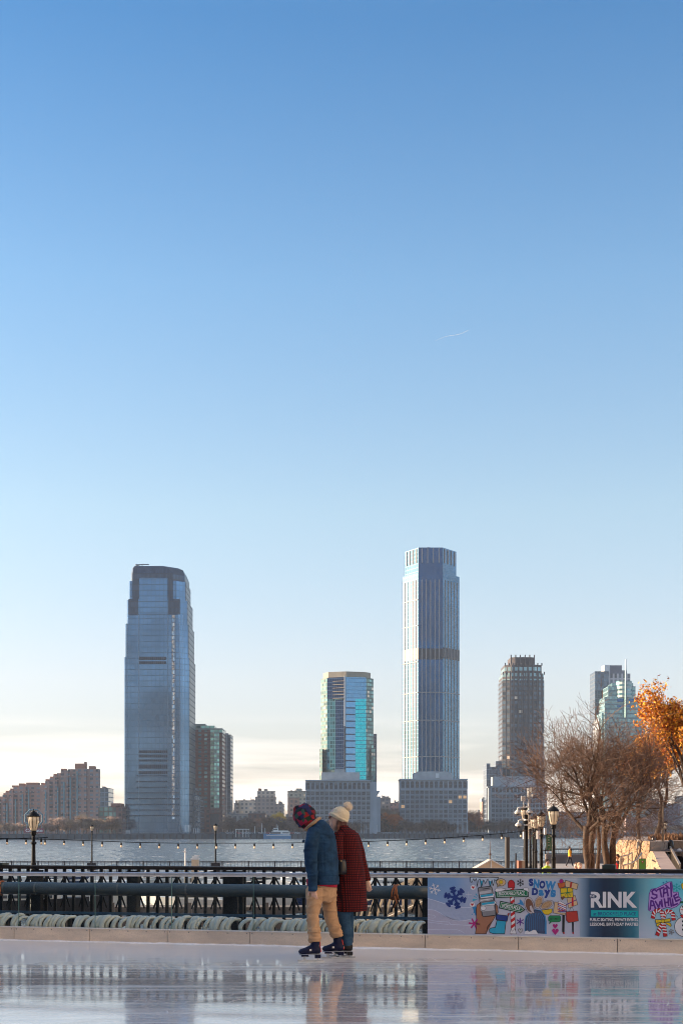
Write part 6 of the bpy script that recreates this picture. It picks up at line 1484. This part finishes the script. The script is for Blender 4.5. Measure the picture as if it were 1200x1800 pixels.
p0 = Vector(at3(1177,1489,55)); p1 = Vector(at3(1194,1520,40)); mb = MB(); mb.bar(p0, p1, .06); mb.build('rail', pst, r)
for i in range(11): p = p0.lerp(p1, i/10); mb = MB(); mb.bar(p, p-Vector((0,0,1.0)), .03); mb.build('baluster', pst, r)
r = thing('handrail', 'thin curved handrails in front of the granite wall', 'railing', (0,0,0))
for q in ([at3(1090,1506,44),at3(1103,1503,46),at3(1110,1499,48)],[at3(1095,1521,40),at3(1108,1518,42),at3(1120,1510,44),at3(1127,1499,46)]):
    mb = MB(); mb.tube(q, .025, 6); mb.build('rail', pst, r)
    for p in q: mb = MB(); mb.bar(p, (p[0],p[1],ESP), .04); mb.build('post', pst, r)
# green sandwich sign
Y = 34; r = thing('sandwich_sign', 'small green board sign with a red triangle behind the black railing', 'sign', (xa(1128,Y),Y,ESP)); k = Y/F; hb = lambda py: za(py,Y)-ESP
mb = MB(); mb.box(-6*k,6*k,-.02,.02,hb(1532),hb(1509)); mb.build('board', mat('sign_black', (.03,.035,.03), .6), r)
mb = MB(); mb.box(-5.2*k,5.2*k,-.024,-.0205,hb(1531),hb(1510.5)); mb.build('green_face', mat('sign_green', (.10,.26,.03), .6), r)
mb = MB(); mb.add([(-2.6*k,-.027,hb(1513)),(2.6*k,-.027,hb(1513)),(0,-.027,hb(1518.5))],[(0,2,1)]); mb.build('triangle', mat('sign_red', (.35,.03,.03), .6), r)
mb = MB(); mb.ball((0,-.024,hb(1514.6)),.018,10,6,(1,.2,1)); mb.build('dot', whitem, r)
for sx_ in (-4,4): mb = MB(); mb.bar((sx_*k,.0,0),(sx_*k,.0,hb(1532)),.03); mb.build('leg', steel, r)
# tables and boards behind the lamps on the left of the esplanade
Y = 48
for px, w2, y0, lb in ((905,3,1500,'tall dark folded board left of the camera pole'),): 
    mb = MB(); k = Y/F; x = xa(px,Y); mb.prism([(x-w2*k,Y-.2),(x+w2*k,Y-.2),(x+w2*k,Y+.2),(x-w2*k,Y+.2)],ESP,za(y0,Y),[(x-w2*k*.1,Y-.03),(x+w2*k*.7,Y-.03),(x+w2*k*.7,Y+.03),(x-w2*k*.1,Y+.03)]); tag(mb.build('folded_board', mat('board_dark', (.03,.04,.06), .6)), lb, 'board')
for px, lb, c in ((913.5,'reddish planter box beside the dark board',(.20,.08,.05)),(918.5,'pale planter box next to the camera pole',(.38,.28,.2))):
    mb = MB(); k = Y/F; x = xa(px,Y-1); mb.prism([(x-2.4*k,Y-1),(x+2.4*k,Y-1),(x+2.4*k,Y-.6),(x-2.4*k,Y-.6)],ESP,za(1513,Y-1),[(x-3*k,Y-1.1),(x+3*k,Y-1.1),(x+3*k,Y-.5),(x-3*k,Y-.5)]); tag(mb.build('planter_box', mat(lb, c, .8)), lb, 'planter')
# ---- people on the esplanade
fab = lambda n, c: mat('fabric_'+n, c, .9, scale=12, var=.15)
dk = fab('dark', (.02,.02,.03)); hb_ = fab('hair_dark', (.02,.015,.012)); hb2 = fab('hair_fair', (.35,.24,.15))
orj = NB('orange_red_jacket'); orj.P(Base_Color=orj.mix(orj.math('GREATER_THAN', orj.n('SeparateXYZ',{0:orj.obj()}).outputs[0], .02),(.85,.36,.01,1),(.65,.05,.03,1)), Roughness=.8)
small_person('person walking in an orange and red jacket and dark trousers by the river wall', (xa(1000.5,118),118,ESP), 1.68, orj.m, dk, hb_, 'walk', R(70))
redj = fab('red', (.60,.02,.03))
small_person('person seated in a bright red jacket under the trees', (xa(1078,62),62,-.86), 1.7, redj, dk, hb2, 'sit', R(-60))
small_person('dark clothed person seated behind the red jacket', (xa(1084,63),63,-.84), 1.7, dk, dk, hb_, 'sit', R(-40))
small_person('person with fair hair and dark coat, only the head showing over the railing', (xa(1018,52),52,ESP), 1.74, dk, dk, hb2, 'stand', R(10))
small_person('person beside the fair haired one behind the railing', (xa(1012.5,53),53,ESP), 1.72, fab('tan', (.4,.28,.2)), dk, fab('hair_brown', (.12,.06,.035)), 'stand', R(-50))
mb = MB(); mb.prism([(xa(1176,52),44),(60,44),(60,60),(xa(1176,60),60)],ESP,-.92); struct(mb.build('lower_walkway', espm))
small_person('person in a dark coat and pale cap at the right edge beside the ramp railing', (xa(1193,54),54,-.92), 1.72, dk, dk, fab('cap_pale', (.6,.55,.5)), 'stand', R(160))
hv = mat('hi_vis', (.55,.75,.05), .6)
small_person('person in a hi vis vest standing behind the second lamp', (xa(961,60),60,ESP), 1.72, hv, dk, hb_, 'stand', R(30))
mb = MB(); mb.prism([(xa(1068,61),61),(xa(1091,61),61),(xa(1091,61),64.6),(xa(1068,61),64.6)],ESP,-.865); tag(mb.build('stone_plinth', stone.m), 'low stone plinth under the bench with the seated people', 'plinth')
r = thing('bench', 'dark bench under the trees carrying the seated people', 'bench', (xa(1081,62.4),62.4,-.86))
mb = MB(); mb.box(-.7,.7,-.4,.9,.36,.42); mb.build('seat', dockm, r)
for x in (-.6,.6): mb = MB(); mb.box(x-.04,x+.04,-.1,.8,0,.36); mb.build('leg', steel, r)
# ---- string lights
r = thing('string_lights', 'long sagging string of warm bulbs hanging across the river view', 'string lights', (0,34,0)); YB = 34
bulbm = NB('bulb_warm'); bulbm.P(Base_Color=(.8,.62,.42,1), Roughness=.15, Emission_Color=(1,.62,.34,1), Emission_Strength=.03); bulbm = bulbm.m
def wy(px): 
    pts = [(-60,1472),(0,1475),(46,1476),(105,1477),(171,1479.5),(238,1482),(305,1483.3),(372,1483.3),(438,1483.3),(505,1483),(575,1482),(641,1480.5),(709,1478),(777,1474.5),(846,1469.5),(880,1466.5),(924,1462)]
    for (a, ya), (c, yc) in zip(pts, pts[1:]):
        if a <= px <= c: return ya+(yc-ya)*(px-a)/(c-a)
    return 1472
mb = MB(); mb.tube([(xa(p,YB),0,za(wy(p)-1.2,YB)) for p in range(-60, 925, 8)], .009, 5); mb.build('cable', blackm, r)
sp = bp_ = None; px = -20.5
while px < 920:
    x, z = xa(px,YB), za(wy(px),YB)
    if sp is None:
        mb = MB(); mb.lathe([(.006,.03),(.010,.0),(.021,-.01),(.023,-.055),(.018,-.06)],10); sp = mb.build('socket', blackm, r, True)
        mb = MB(); mb.lathe([(.010,-.055),(.015,-.068),(.024,-.085),(.025,-.098),(.018,-.112),(.005,-.118)],10); bp_ = mb.build('bulb', bulbm, r, True)
        sp.location = bp_.location = (x,0,z)
    else:
        for o in (sp, bp_): c = o.copy(); C.objects.link(c); c.location = (x,0,z)
    px += 33.4
r2 = thing('string_lights', 'short second string of bulbs crossing at the far left', 'string lights', (0,30,0))
mb = MB(); mb.tube([(xa(p,30),0,za(1474.5-(p-20)*.035 if p < 60 else 1473+(p-60)*.01,30)) for p in range(-60, 76, 8)]+[(xa(85,30),0,za(1472,30))], .008, 5); mb.build('cable', blackm, r2)
for px in (13, 73):
    for o in (sp, bp_): c = o.copy(); C.objects.link(c); c.parent = r2; c.location = (xa(px,30),0,za(1475,30))
# ---- ferry and little things on the far bank
Yf = shoreY(488)-14; r = thing('ferry', 'white and blue passenger ferry moored against the far bank', 'ferry', (xa(487,Yf),Yf,WZ)); k = Yf/F
mb = MB(); L = 48*k; secs = []
for t in (0,.2,.5,.75,.9,1.0):
    wd = 4*(1 if t < .6 else max(.05,1-((t-.6)/.4)**2)); xx = L/2-L*t; hh = 3.0+.9*t; secs.append([(xx,-wd,hh),(xx,-wd*.85,0),(xx,0,-.6),(xx,wd*.85,0),(xx,wd,hh)])
vs = [p for s_ in secs for p in s_]; fs = [(5*i+j,5*i+5+j,5*i+6+j,5*i+j+1) for i in range(5) for j in range(4)]+[(5*i,5*i+4,5*i+9,5*i+5) for i in range(5)]+[(4,3,2,1,0)]
mb.add(vs, fs); mb.build('hull', mat('ferry_blue', (.12,.30,.52), .4), r)
mb = MB(); mb.prism([(-L*.30,-3.2),(L*.46,-3.2),(L*.46,3.2),(-L*.30,3.2)],3.2,5.6,[(-L*.18,-3),(L*.46,-3),(L*.46,3),(-L*.18,3)]); mb.prism([(-L*.12,-2.6),(L*.40,-2.6),(L*.40,2.6),(-L*.12,2.6)],5.6,6.3); mb.prism([(-L*.16,-2),(L*.04,-2),(L*.04,2),(-L*.16,2)],6.3,8.2,[(-L*.12,-1.8),(L*.04,-1.8),(L*.04,1.8),(-L*.12,1.8)]); mb.bar((-L*.02,0,8.2),(-L*.02,0,11.5),.3); mb.bar((L*.03,0,8.2),(L*.03,0,10),.25); mb.build('cabin', gelw, r)
mb = MB(); mb.box(-L*.24,L*.14,-3.34,-3.2,3.9,5.0); mb.box(L*.2,L*.44,-3.34,-3.2,4.2,4.9); mb.box(-L*.13,L*.02,-2.1,-1.95,6.8,7.6); mb.build('window_strip', darkm, r)
mb = MB(); mb.box(-L*.38,L*.49,-4.1,-4.0,2.2,2.7); mb.build('stripe', gelw, r)
# landing stage
Yl = shoreY(430)-8; r = thing('landing_stage', 'pale roofed landing stage left of the ferry', 'landing stage', (xa(427,Yl),Yl,WZ)); k = Yl/F
mb = MB(); mb.box(-14*k,12*k,-3,3,-.5,1.2); mb.build('pontoon', seaw, r); mb = MB(); mb.prism([(-13*k,-3),(11*k,-3),(11*k,3),(-13*k,3)],7.0,7.5); mb.build('canopy', whitem, r)
for x in (-12,-6,0,5,10): mb = MB(); mb.bar((x*k,-2.5,1.2),(x*k,-2.5,7),.3); mb.build('leg', whitem, r)
# masts
for i, (px, t) in enumerate(((448,1452),(460,1447),(466,1455),(640,1449),(648,1446),(662,1450))):
    Y = shoreY(px)+4; mb = MB(); mb.tube([(xa(px,Y),Y,.3),(xa(px,Y),Y,za(t,Y))],[.3,.15],6); tag(mb.build('flag_pole', whitem), ['thin pale pole right of the landing stage','taller thin pole above the ferry bow','short thin pole above the ferry cabin','thin pole left of the gap between the offices','thin pole in the gap between the arched offices','short pole near the right arched office'][i], 'pole')
# parked cars along the far bank (tiny)
cars = [mat('car_white',(.6,.6,.6),.3), mat('car_red',(.45,.03,.02),.3), mat('car_dark',(.04,.05,.07),.3), mat('car_silver',(.3,.32,.35),.3)]
prs = []
for cm in cars:
    e = thing('parked_car', 'x', 'car', (0,0,0), group='cars parked along the far bank')
    mb = MB(); mb.prism([(-2.2,-.9),(2.2,-.9),(2.2,.9),(-2.2,.9)],.3,.95,[(-2.15,-.85),(2.1,-.85),(2.1,.85),(-2.15,.85)]); mb.prism([(-1.5,-.8),(1.2,-.8),(1.2,.8),(-1.5,.8)],.95,1.5,[(-1.1,-.7),(.7,-.7),(.7,.7),(-1.1,.7)]); mb.build('body', cm, e)
    mb = MB(); mb.box(-1.2,.9,-.82,-.76,1.0,1.4); mb.build('window', darkm, e)
    for x in (-1.35,1.35): mb = MB(); mb.tube([(x,-.93,.33),(x,.93,.33)],.33,10,ref=(0,0,1)); mb.build('wheel', binb, e)
    prs.append(e)
rr = random.Random(9); cl = ['white','red','dark','silver']; used_c = [0]*4
spots = [(i*7.3+rr.uniform(0,3)) for i in range(40) if rr.random() < .8]
for i, off in enumerate(p for p in list(range(392,540,7))+list(range(664,702,5))+list(range(822,858,6))+list(range(1095,1160,7))):
    px = off+rr.uniform(-2,2); Y = shoreY(px)+12; j = rr.choice((0,1,2,3,2,3)); lb = cl[j]+' car parked on the far bank road'
    loc = (xa(px,Y), Y, .2); rz = math.atan(.8)*0+rr.uniform(-.1,.5)
    if used_c[j] == 0: o = prs[j]; o.location = loc; o.rotation_euler = (0,0,rz); o['label'] = lb
    else: dup(prs[j], loc, rz, lb)
    used_c[j] += 1
for j in range(4):
    if not used_c[j]:
        for c in kids(prs[j]): bpy.data.objects.remove(c)
        bpy.data.objects.remove(prs[j])
# ---- vapour trail high in the sky
mb = MB(); Y = 9000; a = at(766,598.5,Y); c = at(822,581,Y+800); n = 16
mb.tube([a.lerp(c,i/n)+Vector((0,0,6*math.sin(i*.4))) for i in range(n+1)], [.7+.9*(i/n)**.8 for i in range(n+1)], 8)
vt = NB('vapour'); vt.P(Base_Color=(1,1,1,1), Roughness=1); tb = vt.n('BsdfTransparent'); ms = vt.n('MixShader', {0:.5,1:tb.outputs[0],2:vt.b.outputs[0]}); vt.t.links.new(ms.outputs[0], vt.t.nodes['Material Output'].inputs[0])
tag(mb.build('vapour_trail', vt.m, smooth=True), 'thin white vapour trail in the clear sky above the tallest tower', 'vapour trail')
# ---- towers behind the viewer, mirrored in the far glass; unseen side blocks added to shade and fill-light the rink
fm = facade('plaza_tower_stone', (.42,.33,.27), (.05,.07,.09), 3, 4, .42, .4, metal=.4)
fm2 = facade('bounce_block_pale', (.66,.58,.48), (.05,.07,.09), 3, 4, .55, .5, metal=.4)
fmb = facade('city_tower_grey', (.45,.42,.42), (.06,.09,.13), 3, 4, .3, .35, metal=.5); fmc = facade('city_tower_brown', (.62,.42,.33), (.05,.06,.08), 3, 4, .45, .4, metal=.3); fmd = facade('city_tower_dark', (.06,.07,.09), (.05,.08,.12), 3, 4, .2, .2, metal=.6)
BT = [(-122,-60,58,103.5,23,'added unseen block shading the rink, off to the left',fm),(34,-110,40,128,95,'added unseen pale block bouncing sunlight onto the rink, off to the right',fm2),
 (-60,-420,55,50,225,'tall stone office tower far behind the viewer',fm),(150,-390,60,50,255,'tallest stone office tower far behind the viewer, to the right',fmc),(30,-470,60,50,300,'dark glass tower far behind the viewer, in the middle',fmd),(-190,-440,60,50,190,'grey tower far behind the viewer, to the left',fmb),
 (-330,-500,80,50,240,'brown tower far behind the viewer, second from the left',fmc),(-480,-460,70,50,170,'grey tower far behind the viewer, farthest left',fmd),(290,-450,60,50,210,'grey tower far behind the viewer, right of the tallest one',fmb),(420,-480,80,50,280,'stone tower far behind the viewer, farthest right',fm)]
for x, y, w_2, d_, h_, lb, m_ in BT:
    r = thing('office_tower', lb, 'office tower', (x,y,0)); mb = MB(); mb.prism([(0,0),(w_2,0),(w_2,d_),(0,d_)],0,h_); mb.build('wall', m_, r); mb = MB(); mb.prism([(5,5),(w_2-5,5),(w_2-5,d_-5),(5,d_-5)],h_,h_+6); mb.build('roof', roofm, r)
# ---------------------------------------------------------------- trees
barkm = NB('bark'); n1 = barkm.noise(3,6,.7,barkm.mapv((3,3,.7))); barkm.P(Base_Color=barkm.mix(barkm.rng(n1,.35,.7),(.032,.021,.016,1),(.12,.078,.054,1)), Roughness=.95, Normal=barkm.bump(n1,.8,.06)); barkm = barkm.m
twigm = mat('twig', (.13,.072,.047), .9, scale=2, var=.25)
def grow(mbs, p, d, L, r, lv, rr, maxlv, up=.1, spread=.6, leaves=None, bend=.25, kids_=(2,3)):
    """adds a bent tapering limb and its children; mbs = (trunk, limbs, twigs)"""
    n = 4 if lv < 3 else (3 if lv < 5 else 2); pts = [p.copy()]; q = p.copy(); dd = d.copy()
    for i in range(n):
        dd = (dd+Vector((rr.uniform(-1,1),rr.uniform(-1,1),rr.uniform(-.6,.8)))*bend*.6+Vector((0,0,up*.3))).normalized(); q = q+dd*(L/n); pts.append(q.copy())
    r1 = r*(.66 if lv < maxlv else .4); rad = [max(.005, r+(r1-r)*i/n) for i in range(n+1)]
    mb = mbs[0] if lv == 0 else (mbs[1] if lv < 4 else mbs[2])
    mb.tube(pts, rad, 9 if lv == 0 else (6 if lv < 3 else 3), cap=lv < 2)
    if leaves is not None and lv >= maxlv-3: leaves += [(x_.copy(), dd.copy()) for x_ in pts[1:]]
    if lv >= maxlv: return
    k = rr.randint(*kids_)+(1 if lv in (1,2,3) else 0)
    for j in range(k):
        if j == 0: base = pts[-1]; ang = spread*.45*rr.uniform(.3,1)
        else: f = rr.uniform(.45,1); i0 = min(n-1,int(f*n)); base = pts[i0].lerp(pts[i0+1], f*n-i0); ang = spread*rr.uniform(.7,1.25)
        ax = dd.orthogonal().normalized(); ax.rotate(Matrix.Rotation(rr.uniform(0,6.28),3,dd)); nd = dd.copy(); nd.rotate(Matrix.Rotation(ang,3,ax)); nd = (nd+Vector((0,0,up))).normalized()
        grow(mbs, base, nd, L*rr.uniform(.66,.86), r1*(.95 if j == 0 else rr.uniform(.5,.72)), lv+1, rr, maxlv, up, spread, leaves, bend, kids_)
def tree(name, label, loc, L, r, seed, maxlv, stems=((0,0,1),), up=.1, spread=.6, group=None, trunkL=None, leafm=None, leafn=1.0, leafs=.07, kids_=(2,3), bend=.25, tm=None, bm_=None, lean=None, clip=None):
    rr = random.Random(seed); root = thing(name, label, 'tree', loc, group=group); mbs = (MB(), MB(), MB()); lv = [] if leafm else None
    for st in stems:
        d = Vector(st).normalized(); T = trunkL or L
        pts = [Vector((0,0,-.1)), Vector((d.x*.1,d.y*.1,T*.3)), d*T*.65, d*T]; pts = [pts[0].lerp(pts[3],i/9)+Vector((.03*math.sin(i*1.3+seed),.03*math.cos(i*1.7+seed),0)) for i in range(10)]; mbs[0].tube(pts, [r*(1.3-.12*i if i < 3 else 1.0-.02*i)*(1+.07*math.sin(i*2.1+seed)) for i in range(10)], 12); pts = [pts[0],pts[3],pts[7],pts[9]-d*.25]
        for j in range(3 if len(stems) < 3 else 2):
            nd = d.copy(); ax = Matrix.Rotation(rr.uniform(0,6.28),3,'Z')@Vector((1,0,0)); nd.rotate(Matrix.Rotation(spread*(.25+.55*(j>0)),3,ax)); grow(mbs, pts[-1], nd, L, r*(.75 if j == 0 else .55), 1, rr, maxlv, up, spread, lv, bend, kids_)
    mbs[0].build('trunk', tm or barkm, root, True); cr_ = MB()
    cr = mbs[1].build('limbs', tm or barkm, root, True); mbs[2].build('twigs', bm_ or twigm, cr)
    if leafm:
        lb_ = MB()
        for p, d in lv:
            for _ in range(int(leafn) if leafn >= 1 else (1 if rr.random() < leafn else 0)):
                c = p+Vector((rr.gauss(0,.09),rr.gauss(0,.09),rr.gauss(0,.09))); s = leafs*rr.uniform(.6,1.3); a = Vector((rr.gauss(0,1),rr.gauss(0,1),rr.gauss(0,1))).normalized(); b_ = a.orthogonal().normalized(); b_.rotate(Matrix.Rotation(rr.uniform(0,6.28),3,a))
                e_ = a.cross(b_); lb_.cur = rr.choice((0,0,1)) if p.z > L*2 else rr.choice((0,1,1)); lb_.add([c-b_*s, c-e_*s*.45, c+b_*s, c+e_*s*.45+a*s*.2], [(0,1,2,3)])
        lb_.build('leaves', leafm, cr)
    return root
TG = 'bare trees on the esplanade'
def sc(px, Y): return (xa(px,Y), Y, ESP)
tree('bare_tree', 'leftmost bare multi stemmed tree of the clump, its limb reaching over the lamps', sc(1034,56), 1.52, .135, 21, 7, stems=((-.04,0,1),(.07,.1,1)), up=.0, spread=.95, trunkL=2.9, bend=.5, group=TG)
tree('bare_tree', 'middle bare tree of the clump with a slim pale trunk', sc(1051,60), 1.35, .085, 12, 7, stems=((.0,0,1),), up=.03, spread=.75, trunkL=3.1, bend=.5, group=TG)
tree('bare_tree', 'rightmost and thickest bare tree of the clump with twin trunks', sc(1068,57), 1.52, .14, 33, 7, stems=((-.05,0,1),(.10,.05,1)), up=.01, spread=.92, trunkL=2.9, bend=.5, group=TG)
for o in list(C.objects):
    if o.get('group') == TG: o.scale = (1.05, 1.05, 1.075)
tree('bare_tree', 'small slender bare tree on the terrace left of the orange tree', (xa(1121,74),74,tz-.1), .85, .10, 5, 6, up=.12, spread=.6, trunkL=1.5)
lf = [mat('leaf_amber', (.72,.33,.02), .7, scale=4, var=.35), mat('leaf_rust', (.50,.15,.02), .7, scale=4, var=.35)]
tree('autumn_tree', 'tree with glowing orange autumn leaves at the right edge', (xa(1153,70),70,tz-.1), 1.12, .13, 8, 7, stems=((.16,0,1),), up=.16, spread=.64, trunkL=1.9, leafm=lf, leafn=2, leafs=.085, kids_=(2,3), bend=.5)
tree('autumn_tree', 'second orange leaved tree partly outside the right edge', (xa(1213,66),66,tz-.1), 1.45, .16, 44, 7, stems=((-.06,0,1),), up=.16, spread=.66, trunkL=2.5, leafm=lf, leafn=2, leafs=.085, bend=.5)
mb = MB(); Y = 56; mb.tube([(xa(1164,Y),Y,za(1497,Y)),(xa(1164,Y),Y,za(1410,Y))],[.05,.035],8); tag(mb.build('slim_pole', mat('pole_tan', (.34,.24,.17), .7)), 'slim tan pole standing beside the ramp at the right', 'pole')
# ---- far bank trees: three crowns of twigs, copied along the shore
def fartree(seed, m_, h=10, dense=2600, wide=4.2):
    rr = random.Random(seed); root = thing('far_tree', 'x', 'tree'); mb = MB(); mb.tube([(0,0,-.3),(0,0,h*.3),(.3,0,h*.6)],[.35,.25,.12],6); mb.build('trunk', barkm, root)
    mb = MB(); cl_ = [(Vector((rr.gauss(0,wide*.42),rr.gauss(0,wide*.42),h*rr.uniform(.38,.85))), rr.uniform(1.0,2.2)) for _ in range(13)]
    for i in range(dense):
        c, s = rr.choice(cl_); d = Vector((rr.gauss(0,1),rr.gauss(0,1),rr.gauss(0,1))).normalized(); p = c+d*s*rr.random()**.4; q = p+(d+Vector((0,0,.6))).normalized()*rr.uniform(.5,1.5); t = (q-p).orthogonal().normalized()*.07
        mb.add([p-t, p+t, q], [(0,1,2)])
    mb.build('crown', m_, root); return root
fb1 = mat('far_twig_brown', (.22,.15,.12), .95, scale=.3, var=.3); fb2 = mat('far_twig_tan', (.34,.25,.18), .95, scale=.3, var=.3); fyl = mat('far_leaf_yellow', (.75,.45,.03), .8, scale=.5, var=.2); forg = mat('far_leaf_orange', (.50,.14,.03), .8, scale=.5, var=.3); fb3 = mat('far_twig_dark', (.12,.085,.075), .95, scale=.3, var=.3)
prot = {'b':fartree(1,fb1), 't':fartree(2,fb2), 'y':fartree(3,fyl,11,5200,3.2), 'o':fartree(4,forg,11,4200), 'd':fartree(5,fb3)}
usedp = set(); rr = random.Random(77)
names = {'b':'bare brown tree','t':'pale tan bare tree','y':'bright yellow tree','o':'orange leaved tree','d':'dark bare tree'}
def put(k, px, h, off, where):
    Y = shoreY(px)+off; s = h*Y/F/10; loc = (xa(px,Y),Y,.2); lb = names[k]+' on the far bank '+where; g = 'trees along the far bank'
    if k in usedp: o = dup(prot[k], loc, rr.uniform(0,6.28), lb, (s*rr.uniform(.9,1.25),)*2+(s,))
    else: o = prot[k]; usedp.add(k); o.location = loc; o.scale = (s*1.1,s*1.1,s); o['label'] = lb
    o['group'] = g
for px in range(-8, 216, 7): put(rr.choice('bttb'), px+rr.uniform(-3,3), rr.uniform(17,32) if px > 95 else rr.uniform(14,22), rr.uniform(14,26), 'in front of the stepped brick apartments')
for px in (147, 152, 118, 196): put('t', px, 38 if px == 147 else 30, 22, 'standing tall before the brick apartments')
for px in range(395, 540, 6): put(rr.choice('bddb'), px+rr.uniform(-2,2), rr.uniform(16,32), rr.uniform(20,45), 'behind the ferry and landing stage')
for px in range(664, 702, 6): put(rr.choice('bdo'), px, rr.uniform(18,34), rr.uniform(24,40), 'in the gap between the arched offices')
for px in (672, 680, 690): put('t', px, 46, 70, 'rising in the gap between the arched offices')
put('y', 492, 34, 40, 'above the ferry'); put('o', 828, 38, 30, 'right of the second arched office'); put('o', 838, 26, 26, 'right of the second arched office')
for px in range(824, 858, 6): put(rr.choice('bdd'), px+2, rr.uniform(14,24), 34, 'right of the second arched office')
for px in range(538, 1040, 6):
    if px < 655 or 701 < px < 822 or px > 858: put(rr.choice('bdd'), px, rr.uniform(13,26), 8, 'before the ground floor of the offices')
for px in range(1042, 1215, 9): put(rr.choice('bdt'), px, rr.uniform(9,16), rr.uniform(12,20), 'at the right behind the terrace')
# ---------------------------------------------------------------- the air
hz = MB(); hz.box(-1800, 1800, -40, 2600, -8, 330)
hb3 = bpy.data.materials.new('haze'); hb3.use_nodes = True; t_ = hb3.node_tree; t_.nodes.remove(t_.nodes['Principled BSDF']); pv = t_.nodes.new('ShaderNodeVolumePrincipled'); pv.inputs['Color'].default_value = (.75,.85,1,1); pv.inputs['Density'].default_value = HAZE if 'HAZE' in globals() else .00007; t_.links.new(pv.outputs[0], t_.nodes['Material Output'].inputs[1])
hz = hz.build('haze', hb3); hz['kind'] = 'stuff'; hz.display_type = 'WIRE'
